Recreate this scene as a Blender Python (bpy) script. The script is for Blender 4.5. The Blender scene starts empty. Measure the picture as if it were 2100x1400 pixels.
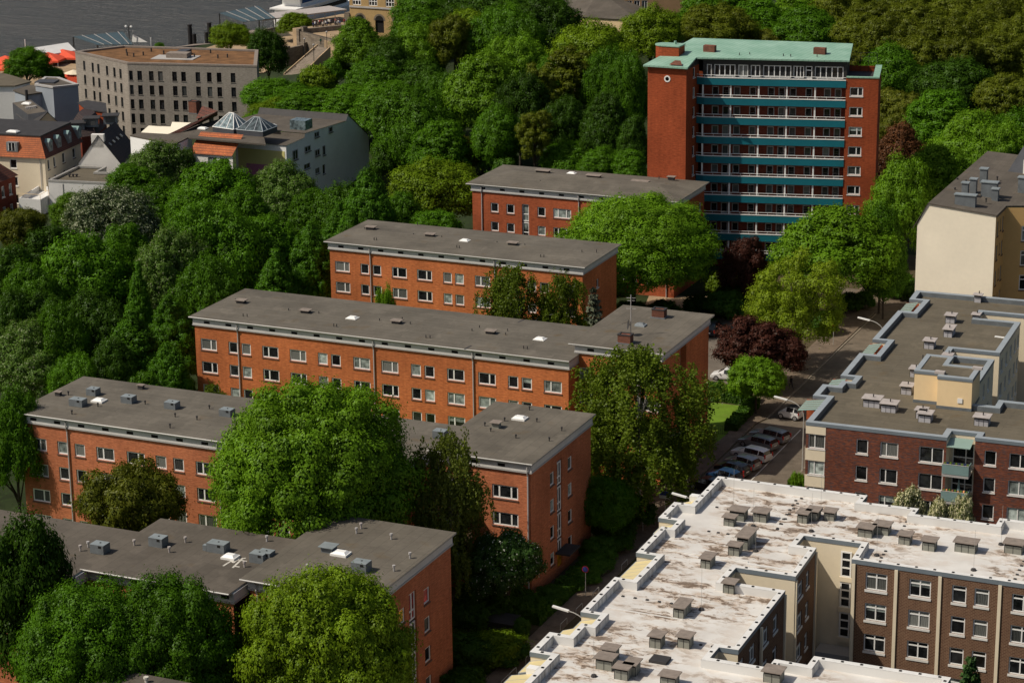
import bpy, math, random
import numpy as np
from mathutils import Matrix, Vector
random.seed(7)
sc = bpy.context.scene
C = sc.collection
R = math.radians
# ---------------------------------------------------------------- camera
F, PIT, ROLL, HD, CH = 4829.5, 0.291589, -0.0119871, 0.417457, 88.0
_fw = Vector((-math.sin(HD)*math.cos(PIT), math.cos(HD)*math.cos(PIT), -math.sin(PIT)))
_rt = Vector((math.cos(HD), math.sin(HD), 0)); _up = _rt.cross(_fw)
_r = _rt*math.cos(ROLL)+_up*math.sin(ROLL); _u = _up*math.cos(ROLL)-_rt*math.sin(ROLL)
cam = bpy.data.objects.new('camera', bpy.data.cameras.new('camera')); C.objects.link(cam)
cam.matrix_world = Matrix(((_r.x,_u.x,-_fw.x,0),(_r.y,_u.y,-_fw.y,0),(_r.z,_u.z,-_fw.z,CH),(0,0,0,1)))
cam.data.sensor_width = 36; cam.data.lens = F/2100*36
cam.data.clip_start = 1; cam.data.clip_end = 6000
sc.camera = cam
def ray(x, y): return _fw*F + _r*(x-1050) - _u*(y-700)
def at(x, y, z):
    "the point of height z that the survey sees at (x, y)"
    d = ray(x, y); return Vector((0,0,CH)) + d*((z-CH)/d.z)
def atv(x, y, v):
    d = ray(x, y); return Vector((0,0,CH)) + d*(v/d.y)
def lerp(a, b, t): return a+(b-a)*t
def smooth(t): t = min(1, max(0, t)); return t*t*(3-2*t)
def ground(x, y):
    d = (x+378)*.96-(y-500)*.27                    # metres from the river bank
    h = lerp(-18.2, 0, smooth((d-60)/242))
    if d < 27: h = lerp(-18.2, -30, smooth((27-d)/6))
    e = math.exp(-(((x+215)/52)**2+((y-505)/95)**2))
    return h+13*e*smooth((d-60)/50)-6*math.exp(-(((x+186)/22)**2+((y-352)/22)**2))
# ---------------------------------------------------------------- mesh builder
class MB:
    def __init__(s): s.v = []; s.f = []; s.m = []
    def poly(s, pts, m=0):
        n = len(s.v); s.v += [tuple(p) for p in pts]; s.f.append(tuple(range(n, n+len(pts)))); s.m.append(m)
    def box(s, a, b, m=0):
        (x0,y0,z0),(x1,y1,z1) = a, b
        s.obox((x0,y0,z0),(x1-x0,0,0),(0,y1-y0,0),(0,0,z1-z0), m)
    def obox(s, o, ax, ay, az, m=0, mt=None):
        o, ax, ay, az = Vector(o), Vector(ax), Vector(ay), Vector(az)
        n = len(s.v)
        P = [o, o+ax, o+ax+ay, o+ay]; P += [p+az for p in P]
        s.v += [tuple(p) for p in P]
        s.f += [tuple(n+i for i in q) for q in ((3,2,1,0),(4,5,6,7),(0,1,5,4),(1,2,6,5),(2,3,7,6),(3,0,4,7))]
        s.m += [m, m if mt is None else mt, m, m, m, m]
    def prism(s, poly, z0, z1, m=0, mt=None, mb=True):
        n = len(poly)
        for i in range(n):
            a, b = poly[i], poly[(i+1) % n]
            s.poly([(a[0],a[1],z0),(b[0],b[1],z0),(b[0],b[1],z1),(a[0],a[1],z1)], m)
        s.poly([(p[0],p[1],z1) for p in poly], m if mt is None else mt)
        if mb: s.poly([(p[0],p[1],z0) for p in reversed(poly)], m)
    def ring(s, po, pi, z0, z1, m=0):
        n = len(po)
        for i in range(n):
            j = (i+1) % n; a, b, c, d = po[i], po[j], pi[j], pi[i]
            s.poly([(*a,z0),(*b,z0),(*b,z1),(*a,z1)], m)
            s.poly([(*a,z1),(*b,z1),(*c,z1),(*d,z1)], m)
            s.poly([(*d,z1),(*c,z1),(*c,z0),(*d,z0)], m)
    def tube(s, path, rad, n=8, m=0, cap=True):
        path = [Vector(p) for p in path]; k = len(path)
        if not hasattr(rad, '__len__'): rad = [rad]*k
        base = len(s.v)
        for i, p in enumerate(path):
            t = (path[min(i+1,k-1)]-path[max(i-1,0)]).normalized()
            a = t.orthogonal().normalized() if abs(t.z) < .95 else Vector((1,0,0))
            a = (a - t*a.dot(t)).normalized(); b = t.cross(a)
            for j in range(n):
                q = 2*math.pi*j/n; s.v.append(tuple(p+(a*math.cos(q)+b*math.sin(q))*rad[i]))
        for i in range(k-1):
            for j in range(n):
                j2 = (j+1) % n
                s.f.append((base+i*n+j, base+i*n+j2, base+(i+1)*n+j2, base+(i+1)*n+j)); s.m.append(m)
        if cap:
            s.f.append(tuple(base+j for j in reversed(range(n)))); s.m.append(m)
            s.f.append(tuple(base+(k-1)*n+j for j in range(n))); s.m.append(m)
    def mesh(s, name, mats, off=(0,0,0), smoothed=False):
        me = bpy.data.meshes.new(name)
        o = off
        me.from_pydata([(v[0]-o[0], v[1]-o[1], v[2]-o[2]) for v in s.v], [], s.f)
        for mt in (mats if isinstance(mats, (list, tuple)) else [mats]): me.materials.append(mt)
        me.polygons.foreach_set('material_index', s.m)
        if smoothed: me.polygons.foreach_set('use_smooth', [True]*len(s.f))
        me.update(); return me
ORG = {}
def link(name, me, parent=None):
    o = bpy.data.objects.new(name, me); C.objects.link(o)
    if parent is not None: o.parent = parent
    return o
def tag(o, label=None, cat=None, group=None, kind=None):
    if label: o['label'] = label
    if cat: o['category'] = cat
    if group: o['group'] = group
    if kind: o['kind'] = kind
    return o
def thing(name, label, cat, loc, rz=0, group=None):
    o = link(name, None); o.location = loc; o.rotation_euler = (0,0,rz); ORG[o.name] = Vector(loc)
    return tag(o, label, cat, group)
def part(name, mb, mats, parent, smoothed=False):
    "mesh authored in world coordinates, hung on an unrotated parent"
    org = ORG.get(parent.name, Vector((0,0,0)))
    o = link(name, mb.mesh(name, mats, org, smoothed), parent); ORG[o.name] = org
    return o
def lpart(name, mb, mats, parent, smoothed=False):
    return link(name, mb.mesh(name, mats, (0,0,0), smoothed), parent)
def struct(name, mb, mats, smoothed=False):
    o = link(name, mb.mesh(name, mats, (0,0,0), smoothed)); o['kind'] = 'structure'; return o
def copy_tree(o, parent=None):
    c = o.copy(); C.objects.link(c); c.parent = parent
    for ch in o.children: copy_tree(ch, c)
    return c
def inset(poly, d):
    "offset a counter-clockwise polygon inwards by d (outwards if negative)"
    n = len(poly); out = []
    for i in range(n):
        p0, p1, p2 = Vector(poly[i-1]), Vector(poly[i]), Vector(poly[(i+1) % n])
        a = (p1-p0).normalized(); b = (p2-p1).normalized()
        na = Vector((-a.y, a.x)); nb = Vector((-b.y, b.x))
        k = 1+na.dot(nb)
        q = p1 + (na+nb)*(d/max(k, .2)); out.append((q.x, q.y))
    return out
# ---------------------------------------------------------------- materials
def _mat(name):
    m = bpy.data.materials.new(name); m.use_nodes = True
    nt = m.node_tree; return m, nt, nt.nodes['Principled BSDF']
class N:
    "tiny node helper"
    def __init__(s, nt): s.t = nt
    def __call__(s, typ, ins=None, **kw):
        n = s.t.nodes.new('ShaderNode'+typ)
        for k, v in kw.items(): setattr(n, k, v)
        for k, v in (ins or {}).items():
            sk = n.inputs[k]
            if isinstance(v, bpy.types.NodeSocket): s.t.links.new(v, sk)
            else: sk.default_value = v
        return n
    def pos(s): return s('NewGeometry').outputs['Position']
    def mix(s, f, a, b, bt='MIX'):
        n = s('Mix', data_type='RGBA', blend_type=bt)
        for k, v in ((0, f), (6, a), (7, b)):
            if isinstance(v, bpy.types.NodeSocket): s.t.links.new(v, n.inputs[k])
            else: n.inputs[k].default_value = (*v, 1) if isinstance(v, tuple) and len(v) == 3 else v
        return n.outputs[2]
    def noise(s, vec, scale, detail=3, rough=.55):
        return s('TexNoise', {'Vector': vec, 'Scale': scale, 'Detail': detail, 'Roughness': rough}).outputs['Fac']
    def ramp(s, fac, lo, hi, a=0., b=1.):
        return s('MapRange', {'Value': fac, 'From Min': lo, 'From Max': hi, 'To Min': a, 'To Max': b}).outputs[0]
    def math(s, op, a, b=0.):
        n = s('Math', operation=op)
        for i, v in ((0, a), (1, b)):
            if isinstance(v, bpy.types.NodeSocket): s.t.links.new(v, n.inputs[i])
            else: n.inputs[i].default_value = v
        return n.outputs[0]
    def scale(s, vec, xyz): return s('VectorMath', {0: vec, 1: xyz}, operation='MULTIPLY').outputs[0]
def grey(v): return (v, v, v)
def plain(name, col, rough=.7, var=.18, scale=.6, metal=0, spec=.3, obj=False):
    m, nt, b = _mat(name); n = N(nt)
    p = n('TexCoord').outputs['Object'] if obj else n.pos()
    f = n.noise(p, scale, 4)
    f2 = n.noise(p, scale*9, 2)
    f = n.math('ADD', n.math('MULTIPLY', f, .7), n.math('MULTIPLY', f2, .3))
    k = n.ramp(f, .3, .7, 1-var, 1+var)
    c = n.mix(1., col, n('CombineColor', {0: k, 1: k, 2: k}).outputs[0], 'MULTIPLY')
    nt.links.new(c, b.inputs['Base Color'])
    b.inputs['Roughness'].default_value = rough; b.inputs['Metallic'].default_value = metal
    b.inputs['Specular IOR Level'].default_value = spec
    return m
def wallcoord(n, kx=1.):
    "x+y along the wall, z up"
    p = n.pos(); s = n('SeparateXYZ', {0: p})
    return n('CombineXYZ', {0: n.math('ADD', s.outputs[0], s.outputs[1]), 1: s.outputs[2], 2: 0.}).outputs[0]
def brick(name, c1, c2, mortar, bw=.25, bh=.083, streak=.30, big=.2, c3=None, mort=.012, cell=.0):
    m, nt, b = _mat(name); n = N(nt); w = wallcoord(n)
    bt = n('TexBrick', {'Vector': w, 'Color1': (*c1,1), 'Color2': (*c2,1), 'Mortar': (*mortar,1), 'Scale': 1., 'Mortar Size': mort,
            'Mortar Smooth': .2, 'Bias': 0., 'Brick Width': bw, 'Row Height': bh})
    c = bt.outputs['Color']
    if c3:
        f = n.noise(n.scale(w, (1.5, 7, 1)), 1.1, 3, .7)
        c = n.mix(n.ramp(f, .5, .62), c, c3)
    f = n.noise(n.scale(w, (.9, 6., 1)), 1.6, 3, .65)
    g = n.noise(n.pos(), .16, 4)
    h = n.noise(n.scale(w, (2.6, .10, 1)), 1., 4, .7)
    k = n.math('MULTIPLY', n.ramp(f, .3, .7, 1-streak, 1+streak), n.ramp(g, .3, .7, 1-big, 1+big)); k = n.math('MULTIPLY', k, n.ramp(h, .32, .62, .88, 1.04))
    c = n.mix(1., c, n('CombineColor', {0: k, 1: k, 2: k}).outputs[0], 'MULTIPLY')
    nt.links.new(c, b.inputs['Base Color'])
    b.inputs['Roughness'].default_value = .9; b.inputs['Specular IOR Level'].default_value = .15
    return m
def roofing(name, col, along='u', strip=1.0, seam=.5, var=.2, rust=True):
    m, nt, b = _mat(name); n = N(nt); p = n.pos(); s = n('SeparateXYZ', {0: p})
    xy = (s.outputs[0], s.outputs[1]) if along == 'u' else (s.outputs[1], s.outputs[0])
    v = n('CombineXYZ', {0: xy[0], 1: xy[1], 2: 0.}).outputs[0]
    d = tuple(x*seam for x in col)
    v = n('VectorMath', {0: v, 1: n.scale(n('TexNoise', {'Vector': p, 'Scale': .6}).outputs['Color'], (.12, .12, 0))}, operation='ADD').outputs[0]
    bt = n('TexBrick', {'Vector': v, 'Color1': (*[x*1.06 for x in col],1), 'Color2': (*[x*.94 for x in col],1), 'Mortar': (*d,1), 'Scale': 1.,
            'Mortar Size': .022, 'Mortar Smooth': .5, 'Brick Width': 7.5, 'Row Height': strip})
    f = n.noise(p, .22, 5, .6); g = n.noise(p, 2.4, 4, .65)
    k = n.math('MULTIPLY', n.ramp(f, .3, .7, 1-var, 1+var), n.ramp(g, .25, .75, .9, 1.1))
    c = n.mix(1., bt.outputs['Color'], n('CombineColor', {0: k, 1: k, 2: k}).outputs[0], 'MULTIPLY')
    if rust:
        h = n.noise(p, .35, 3)
        c = n.mix(n.ramp(h, .62, .76, 0, .5), c, (.12,.078,.032)); c = n.mix(n.ramp(n.noise(p, .16, 4, .6), .56, .64, 0, .28), c, tuple(x*.55 for x in col)); c = n.mix(n.ramp(n.noise(n.scale(p,(1.3,1,1)), .3, 4, .6), .60, .66, 0, .25), c, tuple(x*1.7 for x in col))
    nt.links.new(c, b.inputs['Base Color']); b.inputs['Roughness'].default_value = .85
    b.inputs['Specular IOR Level'].default_value = .2
    return m
def tiles(name, col, dark, row=.34, wid=.25):
    m, nt, b = _mat(name); n = N(nt); w = wallcoord(n)
    bt = n('TexBrick', {'Vector': w, 'Color1': (*col,1), 'Color2': (*[x*.75 for x in col],1), 'Mortar': (*dark,1), 'Scale': 1.,
            'Mortar Size': .05, 'Mortar Smooth': .6, 'Brick Width': wid, 'Row Height': row}, offset=0.)
    g = n.noise(n.pos(), .5, 4)
    k = n.ramp(g, .3, .7, .78, 1.2)
    c = n.mix(1., bt.outputs['Color'], n('CombineColor', {0: k, 1: k, 2: k}).outputs[0], 'MULTIPLY')
    nt.links.new(c, b.inputs['Base Color']); b.inputs['Roughness'].default_value = .7
    bp = n('Bump', {'Height': bt.outputs['Fac'], 'Strength': .5, 'Distance': .05}); bp.invert = True
    nt.links.new(bp.outputs[0], b.inputs['Normal'])
    return m
def pane_mat(name, col, pleat=0, hue=None):
    m, nt, b = _mat(name); n = N(nt)
    tc = n('TexCoord').outputs['Object']; rnd = n('ObjectInfo').outputs['Random']
    if pleat:
        s = n('SeparateXYZ', {0: tc})
        x = n.math('MULTIPLY', s.outputs[0], pleat)
        wv = n.math('SINE', n.math('ADD', x, n.math('MULTIPLY', n.noise(tc, 2.5), 9.)))
        k = n.math('MULTIPLY', n.ramp(wv, -1, 1, .6, 1.1), n.ramp(rnd, 0, 1, .55, 1.25))
    else:
        f = n.noise(n('VectorMath', {0: tc, 1: n('CombineXYZ', {0: n.math('MULTIPLY', rnd, 50.)}).outputs[0]}, operation='ADD').outputs[0], 1.6, 3)
        k = n.math('MULTIPLY', n.ramp(f, .35, .7, .5, 2.), n.ramp(rnd, 0, 1, .5, 1.6))
    c = n.mix(1., col, n('CombineColor', {0: k, 1: k, 2: k}).outputs[0], 'MULTIPLY')
    nt.links.new(c, b.inputs['Base Color'])
    b.inputs['Roughness'].default_value = .06; b.inputs['Specular IOR Level'].default_value = .5
    return m
M = {}
M['brickC'] = brick('brick_orange', (.57,.165,.050), (.46,.118,.036), (.46,.18,.08))
M['brickB'] = brick('brick_orange_red', (.51,.148,.060), (.40,.104,.042), (.44,.21,.12))
M['brickE'] = brick('brick_red', (.40,.090,.034), (.31,.068,.028), (.33,.11,.05))
M['brickT'] = brick('brick_tower', (.36,.075,.026), (.28,.054,.020), (.26,.07,.03), big=.2)
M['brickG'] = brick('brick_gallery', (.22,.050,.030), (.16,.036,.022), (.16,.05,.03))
M['clinker'] = brick('clinker_mixed', (.25,.075,.034), (.135,.045,.030), (.13,.06,.045), .27, .085, .35, .2, c3=(.085,.058,.058))
M['brickW'] = brick('clinker_brown', (.145,.074,.045), (.100,.046,.030), (.25,.165,.105), .30, .13, .12, .1, mort=.02)
M['brickgrey'] = brick('brick_grey', (.34,.30,.255), (.25,.215,.18), (.33,.30,.26), .4, .1, .2, .1)
M['roof'] = roofing('bitumen_roof', (.132,.117,.095))
M['roofv'] = roofing('bitumen_roof_strips', (.132,.116,.093), 'v', 1.1, .6)
M['roofA'] = roofing('bitumen_roof_brown', (.106,.091,.074), 'v', 1.1, .7)
M['roofbrown'] = roofing('bitumen_roof_sandy', (.130,.111,.080), 'u', .9, .62, .16)
M['roofgreen'] = plain('sedum_roof', (.17,.085,.035), .95, .5, .5)
M['attic'] = plain('attic_render', (.60,.585,.56), .8, .1)
M['ledge'] = plain('ledge_grey', (.40,.385,.37), .8, .1)
M['fascia'] = plain('roof_edge_metal', (.33,.32,.30), .45, .1, spec=.5)
M['dark'] = plain('dark_opening', (.012,.011,.010), .9, .1)
M['pipe'] = plain('downpipe_zinc', (.42,.40,.39), .5, .1)
M['frame'] = plain('window_frame_white', (.80,.79,.76), .5, .06)
M['framegrey'] = plain('window_frame_grey', (.42,.41,.40), .5, .06)
M['framedark'] = plain('window_frame_dark', (.035,.034,.033), .5, .06)
M['sillb'] = plain('sill_brick', (.13,.075,.055), .85, .15)
M['sillw'] = plain('sill_white', (.72,.70,.66), .6, .1)
M['sillg'] = plain('sill_metal', (.16,.14,.12), .5, .1)
M['lead'] = plain('lead_sheet', (.14,.155,.165), .5, .25, 1.2, spec=.4)
M['leadtop'] = plain('lead_sheet_top', (.23,.26,.27), .45, .2, 1.5)
M['coping'] = plain('coping_bluegrey', (.30,.335,.36), .5, .1, spec=.4)
M['copingd'] = plain('coping_fascia', (.17,.20,.225), .5, .1)
M['white'] = plain('white_paint', (.80,.79,.76), .6, .08)
M['whitecop'] = plain('white_parapet_coping', (.70,.69,.665), .6, .12, .8)
M['skylight'] = plain('skylight_acrylic', (.86,.85,.82), .35, .05)
M['ventgrey'] = plain('vent_sheet_green_grey', (.24,.24,.205), .7, .12)
M['ventlilac'] = plain('vent_sheet_grey', (.42,.41,.43), .65, .1)
M['ventcap'] = plain('vent_cap_weathered', (.24,.20,.17), .9, .25, 2.2)
M['ventcapl'] = plain('vent_cap_pale', (.40,.36,.34), .9, .2, 2.2)
M['chimney'] = brick('chimney_brick', (.19,.065,.038), (.12,.045,.032), (.13,.08,.06))
M['cream'] = plain('render_cream', (.93,.84,.67), .85, .06, .25)
M['creamy'] = plain('render_warm_cream', (.82,.62,.36), .85, .06, .25)
M['ochre'] = plain('render_ochre', (.62,.40,.16), .85, .1, .25)
M['creamw'] = plain('render_pale_cream', (.76,.66,.49), .85, .07, .3)
M['plasterw'] = plain('render_white', (.80,.77,.72), .85, .09, .3)
M['plasterg'] = plain('render_grey', (.68,.665,.64), .85, .09, .3)
M['plasterh'] = plain('render_white_grey', (.86,.85,.83), .85, .08, .3)
M['plasterb'] = plain('render_blue_grey', (.30,.33,.37), .85, .09, .3)
M['slate'] = plain('slate_dark', (.045,.042,.042), .7, .25, .8)
M['slateb'] = plain('slate_blue', (.065,.068,.078), .6, .2, .8)
M['zinc'] = plain('zinc_roof', (.20,.215,.22), .45, .15, .8)
M['tileo'] = tiles('tiles_orange', (.60,.155,.034), (.16,.04,.015))
M['tiler'] = tiles('tiles_red_brown', (.16,.045,.025), (.05,.02,.012))
M['tiled'] = tiles('tiles_dark_brown', (.045,.025,.022), (.018,.011,.010), .4, .3)
M['teal'] = plain('balcony_teal', (.008,.140,.180), .55, .1, .5)
M['tealband'] = plain('balcony_pale_green', (.20,.30,.29), .45, .1)
M['yellowglass'] = plain('awning_cream_yellow', (.66,.55,.29), .5, .06)
M['greenglass'] = plain('canopy_glass_green', (.26,.36,.31), .25, .08, spec=.5)
M['pane_dark'] = pane_mat('pane_dark', (.012,.013,.014))
M['pane_net'] = pane_mat('pane_net_curtain', (.20,.205,.19), 42)
M['pane_blind'] = pane_mat('pane_blind', (.20,.23,.215))
M['pane_cloth'] = pane_mat('pane_curtain', (.10,.105,.10), 30)
M['pane_red'] = pane_mat('pane_red_cloth', (.35,.03,.03))
M['pane_blue'] = pane_mat('pane_blue_cloth', (.01,.05,.22), 25)
M['pane_yellow'] = pane_mat('pane_yellow_cloth', (.60,.30,.02))
M['pane_orange'] = pane_mat('pane_orange_blind', (.45,.20,.08))
# copper roof with standing seams
def copper():
    m, nt, b = _mat('copper_patina'); n = N(nt); p = n('TexCoord').outputs['Object']; s = n('SeparateXYZ', {0: p})
    x = n.math('FRACT', n.math('MULTIPLY', n.math('ADD', s.outputs[0], n.math('MULTIPLY', s.outputs[1], -.22)), 1.45))
    seam = n.ramp(n.math('ABSOLUTE', n.math('SUBTRACT', x, .5)), .42, .49)
    f = n.noise(p, .35, 5, .6); g = n.noise(p, 3., 3)
    c = n.mix(n.ramp(f, .35, .7), (.20,.36,.27), (.31,.48,.385))
    c = n.mix(n.ramp(g, .55, .8, 0, .35), c, (.19,.33,.20))
    c = n.mix(n.math('MULTIPLY', seam, .7), c, (.08,.22,.14))
    nt.links.new(c, b.inputs['Base Color']); b.inputs['Roughness'].default_value = .65
    return m
M['copper'] = copper()
def white_roof():
    m, nt, b = _mat('white_roof_membrane'); n = N(nt); p = n.pos()
    q = n('VectorMath', {0: p, 1: n.scale(n('TexNoise', {'Vector': p, 'Scale': .9, 'Detail': 3}).outputs['Color'], (1.6, 1.2, 0))}, operation='ADD').outputs[0]
    q = n.scale(q, (.75, 1.5, 1))
    big = n.noise(p, .085, 3); mid = n.noise(q, .55, 6, .72); fine = n.noise(q, 1.9, 5, .7)
    zone = n.ramp(big, .33, .52)
    pale = n.math('MULTIPLY', n.ramp(mid, .45, .58), zone)
    base = n.mix(n.ramp(n.noise(p, .5, 4), .3, .7), (.58,.555,.52), (.70,.68,.645))
    c = n.mix(n.math('MULTIPLY', pale, .75), base, (.44,.30,.19))
    dk = n.math('MULTIPLY', n.ramp(n.math('ADD', n.math('MULTIPLY', mid, .65), n.math('MULTIPLY', fine, .35)), .515, .56), n.ramp(big, .40, .50))
    c = n.mix(n.math('MULTIPLY', dk, .8), c, (.085,.052,.030))
    s = n('SeparateXYZ', {0: p})
    sx = n.math('ABSOLUTE', n.math('SUBTRACT', n.math('FRACT', n.math('MULTIPLY', s.outputs[1], .5)), .5))
    c = n.mix(n.ramp(sx, .488, .497, 0, .18), c, (.35,.32,.28))
    nt.links.new(c, b.inputs['Base Color']); b.inputs['Roughness'].default_value = .75
    return m
M['whiteroof'] = white_roof()
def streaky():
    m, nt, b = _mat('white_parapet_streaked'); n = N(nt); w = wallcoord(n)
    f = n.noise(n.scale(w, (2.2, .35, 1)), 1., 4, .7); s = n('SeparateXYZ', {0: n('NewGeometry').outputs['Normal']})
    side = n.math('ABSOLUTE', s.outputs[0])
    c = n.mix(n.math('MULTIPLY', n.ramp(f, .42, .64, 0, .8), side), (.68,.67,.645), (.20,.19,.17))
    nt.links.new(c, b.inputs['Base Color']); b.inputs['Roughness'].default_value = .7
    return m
M['parapet'] = streaky()
def asphalt(name, col, sc_=.5, spots=None, k=.25):
    m, nt, b = _mat(name); n = N(nt); p = n.pos()
    f = n.noise(p, sc_, 5, .65); g = n.noise(p, 6., 3, .7)
    v = n.math('MULTIPLY', n.ramp(f, .3, .7, 1-k, 1+k), n.ramp(g, .25, .75, .85, 1.15))
    c = n.mix(1., col, n('CombineColor', {0: v, 1: v, 2: v}).outputs[0], 'MULTIPLY')
    if spots: c = n.mix(n.ramp(n.noise(p, .8, 4, .7), .56, .66, 0, .7), c, spots)
    nt.links.new(c, b.inputs['Base Color']); b.inputs['Roughness'].default_value = .9
    b.inputs['Specular IOR Level'].default_value = .2
    return m
M['road'] = asphalt('asphalt', (.150,.122,.092))
M['pave'] = asphalt('paving', (.165,.125,.090), .9, (.07,.055,.04))
M['lot'] = asphalt('parking_asphalt', (.16,.135,.11), .3)
M['kerb'] = asphalt('kerb_stone', (.26,.22,.17), 1.2)
M['soil'] = asphalt('woodland_floor', (.022,.034,.009), .25, (.030,.055,.012), .4)
M['lawn'] = asphalt('lawn_grass', (.125,.215,.018), .6, (.13,.17,.03), .2)
M['verge'] = asphalt('verge_soil', (.085,.065,.035), .8, (.06,.09,.02), .3)
M['sand'] = asphalt('terrace_paving', (.36,.26,.16), .3)
M['stone'] = brick('stone_blocks', (.24,.20,.155), (.16,.13,.10), (.09,.075,.06), .9, .4, .2, .2)
M['step'] = asphalt('stair_stone', (.26,.215,.17), .6)
M['line'] = plain('road_marking', (.55,.52,.46), .8, .3, 3.)
def water():
    m, nt, b = _mat('river_water'); n = N(nt); p = n.pos()
    w1 = n.noise(n.scale(p, (.05,.17,1)), 1.3, 6, .70); w2 = n.noise(n.scale(p, (.02,.05,1)), 1., 3)
    b.inputs['Base Color'].default_value = (.040,.042,.042,1); b.inputs['Roughness'].default_value = .22
    b.inputs['Specular IOR Level'].default_value = .35
    c = n.mix(n.ramp(w2, .35, .7), (.052,.047,.041), (.036,.034,.032)); nt.links.new(c, b.inputs['Base Color'])
    bp = n('Bump', {'Height': w1, 'Strength': 1., 'Distance': 3.2}); nt.links.new(bp.outputs[0], b.inputs['Normal'])
    return m
M['water'] = water()
def car_paint(name, col, metal=.3): 
    m, nt, b = _mat(name); b.inputs['Base Color'].default_value = (*col,1)
    b.inputs['Roughness'].default_value = .28; b.inputs['Metallic'].default_value = metal
    b.inputs['Coat Weight'].default_value = .6; b.inputs['Coat Roughness'].default_value = .06
    return m
M['rubber'] = plain('rubber', (.018,.018,.018), .85, .1)
M['glass'] = pane_mat('car_glass', (.010,.011,.013))
M['alloy'] = plain('alloy_rim', (.40,.40,.41), .35, .1, metal=.6)
M['lampred'] = plain('tail_lamp', (.42,.015,.012), .25, .05)
M['lampclear'] = plain('head_lamp', (.65,.66,.66), .15, .05)
M['steel'] = plain('galvanised_steel', (.40,.39,.36), .45, .1)
M['greenglassroof'] = pane_mat('skylight_glass', (.10,.13,.14))
def objcol(name, rough=.7):
    m, nt, b = _mat(name); n = N(nt); nt.links.new(n('ObjectInfo').outputs['Color'], b.inputs['Base Color'])
    b.inputs['Roughness'].default_value = rough; return m
M['cloth'] = objcol('clothing'); M['skin'] = plain('skin', (.52,.32,.22), .6, .05); M['hair'] = plain('hair', (.04,.025,.015), .6, .1)
# ---------------------------------------------------------------- windows
_wc = {}
PV = {'mix': ['pane_dark']*10+['pane_net']*4+['pane_cloth']*3+['pane_blind']*3+['half']*3,
      'dark': ['pane_dark']*6+['pane_cloth']*1, 'gal': ['pane_dark']*5+['pane_cloth']*3+['pane_net']*1}
def win_meshes(w, h, xs, zs, fr, pv, fw, door):
    key = (round(w,2), round(h,2), xs, zs, fr, pv, fw, door)
    if key in _wc: return _wc[key]
    f = MB(); y0, y1 = .09, .18
    f.box((0,y0,0),(w,y1,fw)); f.box((0,y0,h-fw),(w,y1,h)); f.box((0,y0,fw),(fw,y1,h-fw)); f.box((w-fw,y0,fw),(w,y1,h-fw))
    for x in xs: f.box((x*w-fw*.55,y0+.003,fw),(x*w+fw*.55,y1-.003,h-fw))
    for z in zs: f.box((fw,y0+.006,z*h-fw*.5),(w-fw,y1-.006,z*h+fw*.5))
    if door: f.box((fw,y0+.02,fw),(w-fw,y1-.02,h*.32))
    p = MB()
    if pv == 'half':
        k = .55
        p.poly([(0,.15,0),(w,.15,0),(w,.15,h*k),(0,.15,h*k)],0); p.poly([(0,.15,h*k),(w,.15,h*k),(w,.15,h),(0,.15,h)],1)
        pm = [M['pane_dark'], M['pane_blind']]
    else:
        p.poly([(0,.15,0),(w,.15,0),(w,.15,h),(0,.15,h)]); pm = M[pv]
    r = (f.mesh('window_frame', M[fr]), p.mesh('window_pane', pm)); _wc[key] = r; return r
def add_window(root, P, t, w, h, xs=(), zs=(), fr='frame', pv='mix', sill='sillb', fw=.135, name='window', door=False, sh=.13, rng=random):
    if pv in PV: pv = rng.choice(PV[pv])
    fm, pm = win_meshes(w, h, xs, zs, fr, pv, fw, door)
    o = link(name, fm, root)
    t = Vector((t[0], t[1], 0)); i = Vector((-t.y, t.x, 0))         # inward
    P = Vector(P) - ORG[root.name]
    o.matrix_local = Matrix(((t.x,i.x,0,P.x),(t.y,i.y,0,P.y),(0,0,1,P.z),(0,0,0,1)))
    link('pane', pm, o)
    if sill:
        key = ('sill', round(w,2), sill, sh)
        if key not in _wc:
            b = MB(); b.box((-.05,-.07,-sh),(w+.05,.065,-.004)); _wc[key] = b.mesh('window_sill', M[sill])
        link('sill', _wc[key], o)
    return o
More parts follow.
